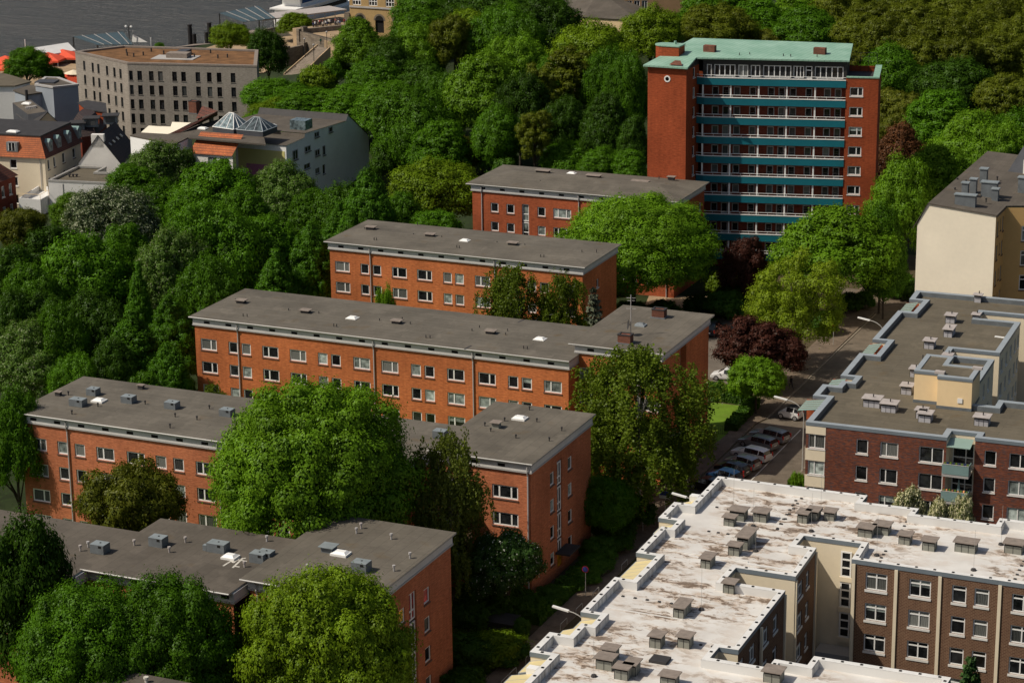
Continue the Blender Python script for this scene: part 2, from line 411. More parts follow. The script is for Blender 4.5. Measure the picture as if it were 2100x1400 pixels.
def wall_panel(mb, p0, p1, z0, z1, holes, m=0, rev=.2, mr=None):
    "wall seen from the right-hand side of p0->p1, holes = (s, z, w, h)"
    p0, p1 = Vector(p0[:2]), Vector(p1[:2]); L = (p1-p0).length; t = (p1-p0)/L; i = Vector((-t.y, t.x))
    def P(s, z, d=0): q = p0+t*s+i*d; return (q.x, q.y, z)
    xs = sorted({0., L, *[h[0] for h in holes], *[h[0]+h[2] for h in holes]})
    zs = sorted({z0, z1, *[h[1] for h in holes], *[h[1]+h[3] for h in holes]})
    xs = [x for x in xs if -1e-6 <= x <= L+1e-6]; zs = [z for z in zs if z0-1e-6 <= z <= z1+1e-6]
    if not holes: mb.poly([P(0,z0),P(L,z0),P(L,z1),P(0,z1)], m); return
    for k in range(len(zs)-1):
        za, zb = zs[k], zs[k+1]; zc = (za+zb)/2; run = None
        for j in range(len(xs)-1):
            xa, xb = xs[j], xs[j+1]; xc = (xa+xb)/2
            hole = any(h[0] < xc < h[0]+h[2] and h[1] < zc < h[1]+h[3] for h in holes)
            if not hole and run is None: run = xa
            if run is not None and (hole or j == len(xs)-2):
                e = xa if hole else xb
                if e > run+1e-6: mb.poly([P(run,za),P(e,za),P(e,zb),P(run,zb)], m)
                run = None
    r = m if mr is None else mr
    for s, z, w, h in holes:
        a, b = s, s+w; c, d = z, z+h
        mb.poly([P(a,c),P(a,c,rev),P(b,c,rev),P(b,c)], r); mb.poly([P(a,d),P(b,d),P(b,d,rev),P(a,d,rev)], r)
        mb.poly([P(a,c),P(a,d),P(a,d,rev),P(a,c,rev)], r); mb.poly([P(b,c),P(b,c,rev),P(b,d,rev),P(b,d)], r)
def facade(root, mb, p0, p1, z0, z1, wins, m=0, rev=.2, **kw):
    "wins = (s, z, w, h, dict)"
    wall_panel(mb, p0, p1, z0, z1, [w[:4] for w in wins], m, rev)
    a, b = Vector(p0[:2]), Vector(p1[:2]); t = (b-a).normalized()
    for s, z, w, h, *d in wins:
        k = dict(kw); k.update(d[0] if d else {})
        if k.pop('open', False): continue
        q = a+t*s
        add_window(root, (q.x,q.y,z), t, w, h, **k)
# ---------------------------------------------------------------- roof fittings (parts of a building)
def zp(o, x, y):
    "photo survey helper: region origin o, position inside a 3.334x enlarged region"
    S = 560/1867; return o[0]+x*S, o[1]+y*S
def vent_box(root, P, w, d, h, mats=('lead','leadtop'), cap=0, lip=.0, panels=0, slope=0, name='ventilation_box', tdir=(1,0), holes=True):
    if mats[0] == 'lead': w *= .9; h *= .85
    b = MB(); t = Vector((*tdir,0)); i = Vector((-t.y,t.x,0)); P = Vector(P); o = P-t*(w/2)
    b.obox(o, t*w, i*d, (0,0,h), 0, 1 if not cap else 0)
    if holes and not cap: b.obox(o+t*w*.62-i*.012+Vector((0,0,h*.66)), t*.3, i*.05, (0,0,.22), 2); b.obox(o+t*w*.48+i*d*.5+Vector((0,0,h-.02)), t*.12, i*.12, (0,0,.06), 2)
    if panels:
        for k in range(panels+1): b.obox(o+t*(w*k/panels-.02)-i*.012, t*.04, i*.03, (0,0,h*.8), 2)
        b.obox(o-i*.012+Vector((0,0,h*.8)), t*w, i*.03, (0,0,h*.2), 2)
        for k in range(1,3): b.obox(o+t*(w-.018)+i*(d*k/3), t*.03, i*.03, (0,0,h*.8), 2)
    x = part(name, b, [M[mats[0]], M[mats[1]], M['dark']], root)
    if cap:
        c = MB(); e = .16
        A = o-t*e-i*(e+.08)+Vector((0,0,h+.05)); c.obox(A, t*(w+2*e)+Vector((0,0,0)), i*(d+2*e+.08)+Vector((0,0,slope)), (0,0,cap), 0)
        for q in (0, 1): c.obox(o+t*(q*(w-.1))+i*.05+Vector((0,0,h+.0)), t*.1, i*(d-.1), (0,0,.06), 0)
        part('cap', c, M[mats[1]], x)
    return x
def low_vent(root, P, w=1.3, d=1.0):
    b = MB(); P = Vector(P)
    b.obox(P+Vector((-w*.36,-d*.36,0)), (w*.72,0,0), (0,d*.72,0), (0,0,.36)); x = part('roof_vent', b, M['slate'], root)
    c = MB(); c.obox(P+Vector((-w/2,-d/2,.40)), (w,0,0), (0,d,0), (0,0,.07)); c.obox(P+Vector((-.1,-.1,.36)), (.2,0,0), (0,.2,0), (0,0,.04))
    part('cap', c, M['ventcap'], x)
def skylight(root, P, w=1.3, d=1.1, t=(1,0), mat='skylight'):
    t = Vector((*t,0)); i = Vector((-t.y,t.x,0)); P = Vector(P)
    b = MB(); o = P-t*w/2-i*d/2; b.obox(o, t*w, i*d, (0,0,.18)); x = part('skylight', b, M['white' if mat=='skylight' else 'coping'], root)
    c = MB(); q = .08
    base = [o+t*q+i*q, o+t*(w-q)+i*q, o+t*(w-q)+i*(d-q), o+t*q+i*(d-q)]; q = .3
    top = [o+t*q+i*q, o+t*(w-q)+i*q, o+t*(w-q)+i*(d-q), o+t*q+i*(d-q)]
    base = [p+Vector((0,0,.183)) for p in base]; top = [p+Vector((0,0,.36)) for p in top]
    for k in range(4): c.poly([base[k],base[(k+1)%4],top[(k+1)%4],top[k]])
    c.poly(top); part('dome', c, M[mat], x)
def stub(root, P, h=.5, r=.09, mat='slate', cap=True, name='vent_pipe'):
    b = MB(); P = Vector(P); b.tube([P, P+Vector((0,0,h))], r, 8)
    if cap: b.tube([P+Vector((0,0,h*.75)), P+Vector((0,0,h+.04))], r*1.7, 8)
    part(name, b, M[mat], root)
def chimney(root, P, w, d, h, name='chimney', mat='chimney'):
    b = MB(); P = Vector(P); b.obox(P-Vector((w/2,d/2,.1)), (w,0,0),(0,d,0),(0,0,h+.1)); x = part(name, b, M[mat], root)
    c = MB(); c.ring([(P.x-w/2-.05,P.y-d/2-.05),(P.x+w/2+.05,P.y-d/2-.05),(P.x+w/2+.05,P.y+d/2+.05),(P.x-w/2-.05,P.y+d/2+.05)],
        [(P.x-w/2+.15,P.y-d/2+.15),(P.x+w/2-.15,P.y-d/2+.15),(P.x+w/2-.15,P.y+d/2-.15),(P.x-w/2+.15,P.y+d/2-.15)], P.z+h, P.z+h+.09); part('cap', c, M['slate'], x)
    s = MB(); s.ring([(P.x-w/2-.12,P.y-d/2-.12),(P.x+w/2+.12,P.y-d/2-.12),(P.x+w/2+.12,P.y+d/2+.12),(P.x-w/2-.12,P.y+d/2+.12)],
        [(P.x-w/2+.01,P.y-d/2+.01),(P.x+w/2-.01,P.y-d/2+.01),(P.x+w/2-.01,P.y+d/2-.01),(P.x-w/2+.01,P.y+d/2-.01)], P.z, P.z+.12); part('flashing', s, M['lead'], x)
# ---------------------------------------------------------------- brick housing blocks
WZ, RZ = 12.7, 13.6
ROWS = (11.2, 8.46, 5.72, 2.98)                      # window heads
W_ = dict(w=2.1, h=1.36); S_ = dict(w=1.22, h=1.36)
def rows(kind, u, u0, heads=ROWS, flip=False, dz=0.):
    out = []
    for hd in heads:
        w = {'W': 2.1, 'S': 1.22, '3': 2.7}[kind]
        xs = {'W': (.38 if flip else .63,), 'S': (), '3': (.27,.73)}[kind]
        out.append((u-u0, hd+dz-1.36, w, 1.36, dict(xs=xs)))
    return out
def brick_wing(root, wall, u0, u1, v0, v1, dz=0., front=(), gable=(), m=0, roofm='roof', rparts=None, vents=3.0, hip=.25, ov=(.45,.38,.45,.5), pipes=(), left=True, right=True, ven_r=True):
    "one rectangular wing: front wall towards -v, gable towards +u"
    z1 = WZ+dz
    facade(root, wall, (u0,v0), (u1,v0), -2.5, z1, front, m)
    if right: facade(root, wall, (u1,v0), (u1,v1), -2.5, z1, gable, m)
    wall_panel(wall, (u1,v1), (u0,v1), -2.5, z1, [], m)
    if left: wall_panel(wall, (u0,v1), (u0,v0), -2.5, z1, [], m)
    a = MB()                                           # attic band with a sloping foot
    P = [(u0,v0),(u1,v0),(u1,v1),(u0,v1)]; Pi = inset(P, -.14); Po = inset(P, -.19); Pj = inset(P, .35)
    a.ring(Po, Pj, z1, z1+.16, 1)
    a.ring(Pi, Pj, z1+.162, RZ+dz, 0)
    part('attic_band', a, [M['attic'], M['ledge']], root)
    k = 1
    s = u0+1.35
    while s < u1-.9:
        b = MB(); b.box((s,v0-.152,z1+.36),(s+.75,v0-.05,z1+.66)); part('attic_vent', b, M['dark'], root); s += vents
    if ven_r and right:
        s = v0+1.2
        while s < v1-.9:
            b = MB(); b.box((u1+.05,s,z1+.36),(u1+.152,s+.7,z1+.66)); part('attic_vent', b, M['dark'], root); s += 1.75
    r = MB(); z = RZ+dz+.002; x0, x1, y0, y1 = u0-ov[0], u1+ov[2], v0-ov[1], v1+ov[3]
    q = [(x0,y0),(x1,y0),(x1,y1),(x0,y1)]
    for i in range(4): r.poly([(*q[i],z),(*q[(i+1)%4],z),(*q[(i+1)%4],z+.17),(*q[i],z+.17)], 1)
    r.poly([(*p,z) for p in reversed(q)], 2)
    yc = (y0+y1)/2; zt = z+.17; h = min((y1-y0)/2*.8, (x1-x0)*.42)
    if hip > 0:
        A, B = (x0+h,yc,zt+hip), (x1-h,yc,zt+hip)
        c = [(*p,zt) for p in q]
        r.poly([c[0],c[1],B,A]); r.poly([c[1],c[2],B]); r.poly([c[2],c[3],A,B]); r.poly([c[3],c[0],A])
    else: r.poly([(*p,zt) for p in q])
    rf = part('roof', r, [M[roofm], M['fascia'], M['attic']], root)
    g = MB(); g.tube([(x0,y0-.05,z+.10),(x1,y0-.05,z+.10)], .075, 6); part('gutter', g, M['fascia'], rf)
    for pu in pipes:
        d = MB(); d.tube([(pu,y0-.02,z+.05),(pu,v0-.27,z-.2),(pu,v0-.27,z1+.1),(pu,v0-.11,z1-.3),(pu,v0-.11,-1)], .075, 7); part('downpipe', d, M['pipe'], root)
    return zt
def top(dz=0., hip=.15): return RZ+dz+.172+hip
# block C: the long one with a raised cross wing
def block_C():
    r = thing('brick_apartment_building', 'long orange brick block with a higher cross wing and an aerial mast', 'apartment building', (-115,228,0), group='parallel orange brick housing blocks')
    w = MB(); W = []
    for k, s in (('W',-137.5),('S',-133.85),('S',-132.15),('W',-129.45),('W',-125.9),('S',-122.3),('S',-120.65),('W',-117.85),('W',-114.35),('S',-110.7),('S',-109.05),('W',-106.3),('W',-102.55),('S',-99.0),('S',-97.4),('W',-94.78)):
        W += rows(k, s, -138.2, flip=(k=='W' and s in (-129.45,-117.85,-106.3,-94.78)))
    brick_wing(r, w, -138.2, -91.9, 222.0, 234.0, 0, W, (), pipes=(-132.5,-115.2,-103.1), vents=2.84, roofm='roof', hip=.12, ov=(.5,.38,.25,.5), ven_r=False)
    X = []
    for hd in (12.24, 9.5, 6.76, 4.0):
        X.append((.35,hd-1.32,1.36,1.32,{})); X.append((3.1,hd-2.1,.85,2.1,dict(name='balcony_door',door=True,sill=None))); X.append((7.0,hd-1.36,2.7,1.36,dict(xs=(.27,.73))))
    G = [(6.6,z,1.5,1.55,dict(xs=(.45,),sill=None)) for z in (10.6,7.85,5.1,2.35)]
    brick_wing(r, w, -92.05, -82.35, 224.6, 240.0, 1.15, X, (), roofm='roofv', hip=0, ov=(.75,.40,.5,.5), vents=2.9, right=False)
    # gable with the recessed stair strip
    z1 = WZ+1.15; wall_panel(w, (-82.35,224.6),(-82.35,230.6), -2.5, z1, []); wall_panel(w, (-82.35,232.6),(-82.35,240), -2.5, z1, [])
    wall_panel(w, (-82.35,230.6),(-83.05,230.6), -2.5, z1, []); wall_panel(w, (-83.05,232.6),(-82.35,232.6), -2.5, z1, [])
    f = MB(); wall_panel(f, (-83.05,230.6),(-83.05,232.6), -2.5, z1, [(.25,z,1.5,1.7) for z in (11.3,8.55,5.8,3.05)])
    part('stair_panel', f, M['plasterg'], r)
    for z in (11.3,8.55,5.8,3.05): add_window(r, (-83.0,230.85,z), (0,1), 1.5, 1.7, xs=(.5,), sill=None)
    part('wall', w, M['brickC'], r)
    o = (1080,400); zt = RZ+1.15+.172
    for x, y in ((676,1010),(907,835)): chimney(r, at(*zp(o,x,y),zt), 1.45, 1.0, .95)
    skylight(r, at(*zp(o,780,893),zt), 1.15, .9, mat='lead'); z0 = RZ+.172
    for o, x, y in (((540,400),290,808),((540,400),912,880),((540,400),1555,950),((0,400),1650,740)): low_vent(r, at(*zp(o,x,y),z0+.02))
    for o, x, y in (((540,400),610,848),((1080,400),92,992)): skylight(r, at(*zp(o,x,y),z0))
    for o, pts in (((540,400),((174,795),(380,815),(482,900),(502,903),(795,865),(1005,887),(1112,978),(1140,980),(1427,935),(1478,912),(1657,962),(1670,935),(1780,1052),(1805,1055),(950,855))),((0,400),((1663,832),(1690,834),(1610,728)))):
        for x, y in pts: stub(r, at(*zp(o,x,y),z0), .38, .055, cap=False)
    j = MB(); a = Vector((-104.0,221.5,z0+.006)); b = Vector((-102.6,234.4,z0+.006)); j.poly([a,a+Vector((.22,0,0)),b+Vector((.22,0,0)),b]); j.v = [(p[0],p[1],p[2]+.02) for p in j.v]; part('roof_joint', j, M['slate'], r)
    # aerial mast with dish
    p = at(*zp((1080,400),712,960),zt); m_ = MB(); m_.tube([p,p+Vector((0,0,4.6))], .045, 6)
    for z, l in ((4.2,.5),(3.9,.4),(3.0,.55)): m_.tube([p+Vector((-l,0,z)),p+Vector((l,.1,z+.05))], .025, 5)
    ae = part('aerial', m_, M['pipe'], r)
    d = MB(); c = p+Vector((-.12,-.12,1.25)); ax = Vector((-.85,-.5,.15)).normalized(); s = ax.orthogonal().normalized(); q = ax.cross(s)
    rim = [c+(s*math.cos(t)+q*math.sin(t))*.55+ax*.14 for t in np.linspace(0,2*math.pi,17)[:-1]]
    for k in range(16): d.poly([c, rim[k], rim[(k+1)%16]]); d.poly([c-ax*.03, rim[(k+1)%16], rim[k]])
    d.tube([c-s*.4, c+ax*.85], .02, 5); d.tube([c-ax*.05, p+Vector((0,0,1.25))], .03, 5)
    part('dish', d, M['slate'], ae)
    return r
def block_B():
    r = thing('brick_apartment_building', 'red orange brick block with lead vent boxes, behind the biggest bright green tree', 'apartment building', (-110,192,0), group='parallel orange brick housing blocks')
    w = MB(); W = []
    for k, s in (('W',-135.65),('S',-132.25),('S',-130.2),('W',-127.65),('W',-124.1),('S',-120.75),('S',-118.75),('W',-116.2),('W',-112.6),('S',-109.0),('S',-107.2),('W',-104.5),('W',-101.0),('S',-97.4)):
        W += rows(k, s, -136.55, flip=(s in (-127.65,-116.2,-104.5)))
    brick_wing(r, w, -136.55, -93.0, 185.5, 197.5, 0, W, (), pipes=(-130.9,-113.5), vents=2.84, hip=.1, ov=(.6,.38,.1,.4), ven_r=False)
    X = rows('3', -86.95, -93.2)
    for i, hd in enumerate(ROWS): X.append((1.2,hd-2.0,2.4,2.05,dict(xs=(.33,.67),sill=None,fr='framegrey',name='balcony_door')))
    G = []
    for i, z in enumerate((11.2,8.46,5.7,2.95)): G.append((9.1,z-1.3,1.1,1.35,{}))
    for i, z in enumerate((9.85,7.1,4.35,1.6)): G.append((4.65,z-.05-.0,1.05,1.35,{}))
    G.append((6.35,.8,1.35,11.0,dict(open=True)))
    brick_wing(r, w, -93.0, -82.75, 190.5, 205.6, .06, X, G, roofm='roofv', hip=.05, ov=(.3,.38,.35,.5), pipes=(-83.0,), vents=2.8, ven_r=False)
    part('wall', w, M['brickB'], r)
    # recessed stair glazing
    t = MB(); t.box((-83.2,196.85,.8),(-83.0,198.2,11.8)); part('stair_panel', t, M['framedark'], r)
    for z in (1.0,3.75,6.5,9.25):
        h = 2.5 if z < 9 else 2.3
        add_window(r, (-82.80,196.9,z), (0,1), 1.25, h, xs=(.5,), zs=(.33,), sill=None, name='stair_window', pv='pane_dark')
    d = MB(); d.box((-82.7,196.2,2.5),(-81.2,199.0,2.66)); part('porch_canopy', d, M['slate'], r)
    d = MB(); d.box((-82.98,196.95,-.6),(-82.86,198.1,2.45)); part('door', d, M['pane_yellow'], r)
    # corner balconies
    for z in (8.15, 5.4, 2.65):
        b = MB(); x0, x1, y0, y1 = -92.9, -88.9, 189.0, 190.45
        b.box((x0,y0,z),(x1,y1,z+.14),1); b.box((x0,y0,z+.145),(x1,y0+.06,z+1.0)); b.box((x1-.06,y0+.065,z+.145),(x1,y1,z+1.0)); part('balcony', b, [M['creamy'], M['ledge']], r)
    z0 = RZ+.25
    o = (0,740)
    for x, y, ww, d_, h in ((526,312,1.75,1.0,.85),(631,240,1.25,1.0,.85),(873,292,1.45,1.0,.85),(1170,332,1.45,1.0,.85),(1546,383,1.45,1.0,.85)): vent_box(r, at(*zp(o,x-10,y),z0), ww, d_, h)
    vent_box(r, at(*zp((540,740),1196,530),z0), 1.4, 1.0, .85)
    skylight(r, at(*zp(o,678,277),z0), 1.35, 1.1); skylight(r, at(*zp((540,740),1755,398),z0), 1.4, 1.1)
    vent_box(r, at(*zp((540,740),1585,462),z0), .75, .6, .55, ('ventgrey','ventcap'), cap=.05)
    for o, x, y in (((0,740),400,236),((0,740),965,190)): low_vent(r, at(*zp(o,x,y),z0-.05), .8, .6)
    for o, pts in (((0,740),((468,235),(492,365),(670,315),(993,300),(1198,385),(1347,405),(1432,330),(1163,458),(1660,390))),((540,740),((1515,448),(1555,487),(1650,415),(1727,532),(1820,338))),((1080,740),((70,420),(240,480),(155,550)))):
        for x, y in pts: stub(r, at(*zp(o,x,y),z0-.05), .42, .06)
    return r
def block_D():
    r = thing('brick_apartment_building', 'orange brick block with plain grey roof, behind two birches and a spruce', 'apartment building', (-122,264,0), group='parallel orange brick housing blocks')
    w = MB(); W = []
    for k, s in (('W',-139.4),('S',-135.75),('S',-134.0),('W',-131.25),('W',-127.7),('S',-124.05),('S',-122.4),('W',-119.65),('W',-116.1),('S',-112.5),('S',-110.8),('W',-108.1)):
        W += rows(k, s, -140.1, flip=(s in (-131.25,-119.65,-108.1)))
    G = [(4.6,9.8,.8,1.1,dict(fw=.09,sill='sillw'))]
    brick_wing(r, w, -140.1, -105.1, 258.5, 270.0, 0, W, G, pipes=(-134.25,-116.85), vents=2.84, hip=.32, ov=(.6,.38,.5,.5), ven_r=False)
    part('wall', w, M['brickC'], r); z0 = RZ+.35; o = (540,400)
    for x, y in ((735,237),(1140,286),(1705,345)): low_vent(r, at(*zp(o,x,y),z0), 1.45, 1.0)
    skylight(r, at(*zp(o,1378,318),z0), 1.25, 1.0)
    for o, pts in ((o,((758,310),(775,311),(1027,280),(1220,298),(1323,362),(1340,365),(1598,335),(1788,352),(1055,205),(693,232))),((1080,400),((96,425),(118,427),(378,395),(478,392)))):
        for x, y in pts: stub(r, at(*zp(o,x,y),z0-.08), .38, .055, cap=False)
def block_E():
    r = thing('brick_apartment_building', 'dark red brick block with hipped grey roof touching the foot of the tower', 'apartment building', (-122,301,0), group='parallel orange brick housing blocks')
    w = MB(); W = []
    for k, s in (('S',-134.0),('S',-131.55),('S',-126.8),('3',-124.4),('S',-119.6),('S',-117.0),('3',-114.6),('S',-110.5)): W += rows(k, s, -136.8)
    W.append((7.62,.8,1.07,10.6,dict(open=True)))
    G = []
    for hd in ROWS: G += [(5.0,hd-1.3,.9,1.3,{}),(7.6,hd-1.3,.9,1.3,{}),(10.0,hd-1.3,.9,1.3,{})]
    brick_wing(r, w, -136.8, -106.4, 295.2, 307.4, 0, W, G, pipes=(-135.3,-120.5,-107.5), vents=3.0, hip=.75, ov=(.8,.40,.6,.5), ven_r=False)
    part('wall', w, M['brickE'], r)
    for z in (1.0,3.6,6.3,8.9):
        add_window(r, (-129.17,295.3,z), (1,0), 1.05, 2.45, zs=(.42,), sill=None, name='stair_window')
    z0 = RZ+.5; o = (1080,0)
    for x, y, ww in ((105,1196,1.9),(452,1230,1.9),(770,1258,2.3)):
        vent_box(r, at(*zp(o,x,y),z0), ww, .8, .55 if ww<2 else .3, ('slate','ventcap'), cap=.06)
    low_vent(r, at(*zp(o,990,1228),z0), 1.2, .9); skylight(r, at(*zp(o,308,1192),z0), 1.3, 1.0)
    for x, y in ((93,1250),(365,1230),(708,1285),(720,1285),(905,1225)): stub(r, at(*zp(o,x,y),z0-.2), .4, .06, cap=False)
def block_A():
    r = thing('brick_apartment_building', 'stepped brick block nearest the viewer, with a white painted mark on its roof', 'apartment building', (-100,160,0), group='parallel orange brick housing blocks')
    w = MB()
    brick_wing(r, w, -135.0, -107.0, 149.6, 161.2, 0, (), (), roofm='roofA', hip=0, ov=(.5,.6,.0,.4), vents=3, right=False)
    W = []
    for k, s in (('W',-105.9),('S',-102.5),('S',-100.7),('W',-97.6)): W += rows(k, s, -107)
    brick_wing(r, w, -107.0, -93.0, 153.1, 164.7, .02, W, (), roofm='roofA', hip=0, ov=(.3,.6,.0,.4), vents=2.9, right=False, ven_r=False)
    X = rows('W', -91.5, -92.6)+rows('S', -87.8, -92.6)+rows('3', -86.0, -92.6)
    G = []
    for z in (11.1,8.46,5.72,2.98): G.append((9.6,z-1.36,1.15,1.4,dict(pv='pane_red') if z > 11 else {}))
    for z in (9.75,7.0,4.3,1.55): G.append((4.9,z,1.1,1.35,dict(pv='pane_yellow') if z > 9 else {}))
    G.append((6.8,.8,1.4,11.0,dict(open=True)))
    brick_wing(r, w, -92.6, -81.5, 155.2, 170.2, .5, X, G, roofm='roofv', hip=0, ov=(.6,.6,.35,.5), vents=2.9, pipes=(-91.9,), ven_r=False)
    part('wall', w, M['brickB'], r)
    t = MB(); t.box((-81.95,162.05,.8),(-81.76,163.4,11.8)); part('stair_panel', t, M['framedark'], r)
    for k, z in enumerate((1.0,3.75,6.5,9.25)): add_window(r, (-81.56,162.1,z), (0,1), 1.25, 2.5, xs=(.5,), zs=(.33,), sill=None, name='stair_window', pv='pane_red' if k == 3 else 'pane_dark')
    z0 = RZ+.195; z2 = RZ+.674; o = (0,980)
    for x, y, ww in ((670,518,1.5),(1070,472,1.5),(1480,512,1.9),(1760,582,1.5)): vent_box(r, at(*zp(o,x-8,y),z0), ww, 1.05, .95)
    vent_box(r, at(*zp(o,1398,497),z0), .4, .4, .6, holes=False)
    vent_box(r, at(*zp((540,980),650,648),z2), 1.55, 1.1, 1.0); vent_box(r, at(*zp((540,980),432,512),z2), 1.2, .9, .55, ('lead','leadtop'), cap=.05)
    vent_box(r, at(*zp((540,980),0,572),z0), 1.4, 1.0, .95)
    skylight(r, at(*zp(o,1576,545),z0), 1.3, 1.1); skylight(r, at(*zp((540,980),530,522),z2), 1.5, 1.1)
    mk = MB()
    for (a, b) in (((1525,600),(1580,565)),((1580,565),(1600,578)),((1590,612),(1662,545)),((1600,575),(1640,540)),((1610,555),(1688,568)),((1660,550),(1680,545)),((1595,600),(1638,607))):
        p, q = at(*zp(o,*a),z0+.006), at(*zp(o,*b),z0+.006); d = (q-p).normalized(); n_ = Vector((-d.y,d.x,0))*.09
        mk.poly([p-n_,q-n_,q+n_,p+n_])
    mk.v = [(x,y,z+.004+.0012*(i//4)) for i,(x,y,z) in enumerate(mk.v)]
    part('painted_mark', mk, M['line'], r)
    for o, z, pts in ((o,z0,((205,408),(550,497),(603,472),(918,460),(1268,440),(1158,508),(1825,432),(1672,608))),((540,980),z2,((668,345),(637,378),(875,418),(303,628),(1003,548),(893,635)))):
        for x, y in pts: stub(r, at(*zp(o,x,y),z), .5, .08, 'pipe' if x % 2 else 'ventcapl')
def block_F():
    r = thing('brick_apartment_building', 'corner of a brownish flat roof rising behind the dark trees at the bottom edge', 'apartment building', (-90,134,0))
    w = MB(); brick_wing(r, w, -93.2, -80.5, 122, 136.2, 0, (), (), roofm='roofA', hip=0)
    part('wall', w, M['brickB'], r); stub(r, at(300,1398,RZ+.17), .4, .12, 'line')
block_C(); block_B(); block_D(); block_E(); block_A(); block_F()
# ---------------------------------------------------------------- flat roofed blocks with parapets
def flat_block(r, poly, zt, zr, wallm, roofm, cop=('coping','copingd'), cw=.55, fas=.32, holes=None, mats=None, mi=None, zb=-1.5, inner='parapet', dots=None, wkw=None):
    "poly counter-clockwise; zt top of the parapet, zr roof surface; holes/mi per edge"
    n = len(poly); w = MB()
    for i in range(n):
        a, b = poly[i], poly[(i+1)%n]
        hs = (holes or {}).get(i, [])
        facade(r, w, a, b, zb, zt-.01, hs, (mi or {}).get(i, 0), .22, **(wkw or {}))
    part('wall', w, [M[x] for x in wallm], r)
    ins = inset(poly, cw); ins2 = inset(poly, cw-.04); out = inset(poly, -.05)
    f = MB(); f.poly([(*p,zr) for p in ins2]); rf = part('roof', f, M[roofm], r)
    q = MB()
    for i in range(n):
        a, b = ins[i], ins[(i+1)%n]; q.poly([(*b,zr-.05),(*a,zr-.05),(*a,zt),(*b,zt)], 0)
    part('parapet', q, M[inner], r)
    c = MB()
    for i in range(n):
        j = (i+1)%n
        c.poly([(*out[i],zt-fas),(*out[j],zt-fas),(*out[j],zt+.05),(*out[i],zt+.05)], 1)
        c.poly([(*out[i],zt+.05),(*out[j],zt+.05),(*ins2[j],zt+.05),(*ins2[i],zt+.05)], 0)
        c.poly([(*ins2[j],zt-.06),(*ins2[i],zt-.06),(*ins2[i],zt+.05),(*ins2[j],zt+.05)], 0)
        if dots:
            a, b = Vector(poly[i]), Vector(poly[j]); L = (b-a).length; t = (b-a).normalized(); k = max(1, int(L/dots))
            nn = Vector((-t.y,t.x))
            for s in range(k):
                p = a+t*((s+.5)*L/k)+nn*.22; c.box((p.x-.1,p.y-.1,zt+.051),(p.x+.1,p.y+.1,zt+.10),2)
    part('coping', c, [M[cop[0]], M[cop[1]], M['dark']], r)
    return rf
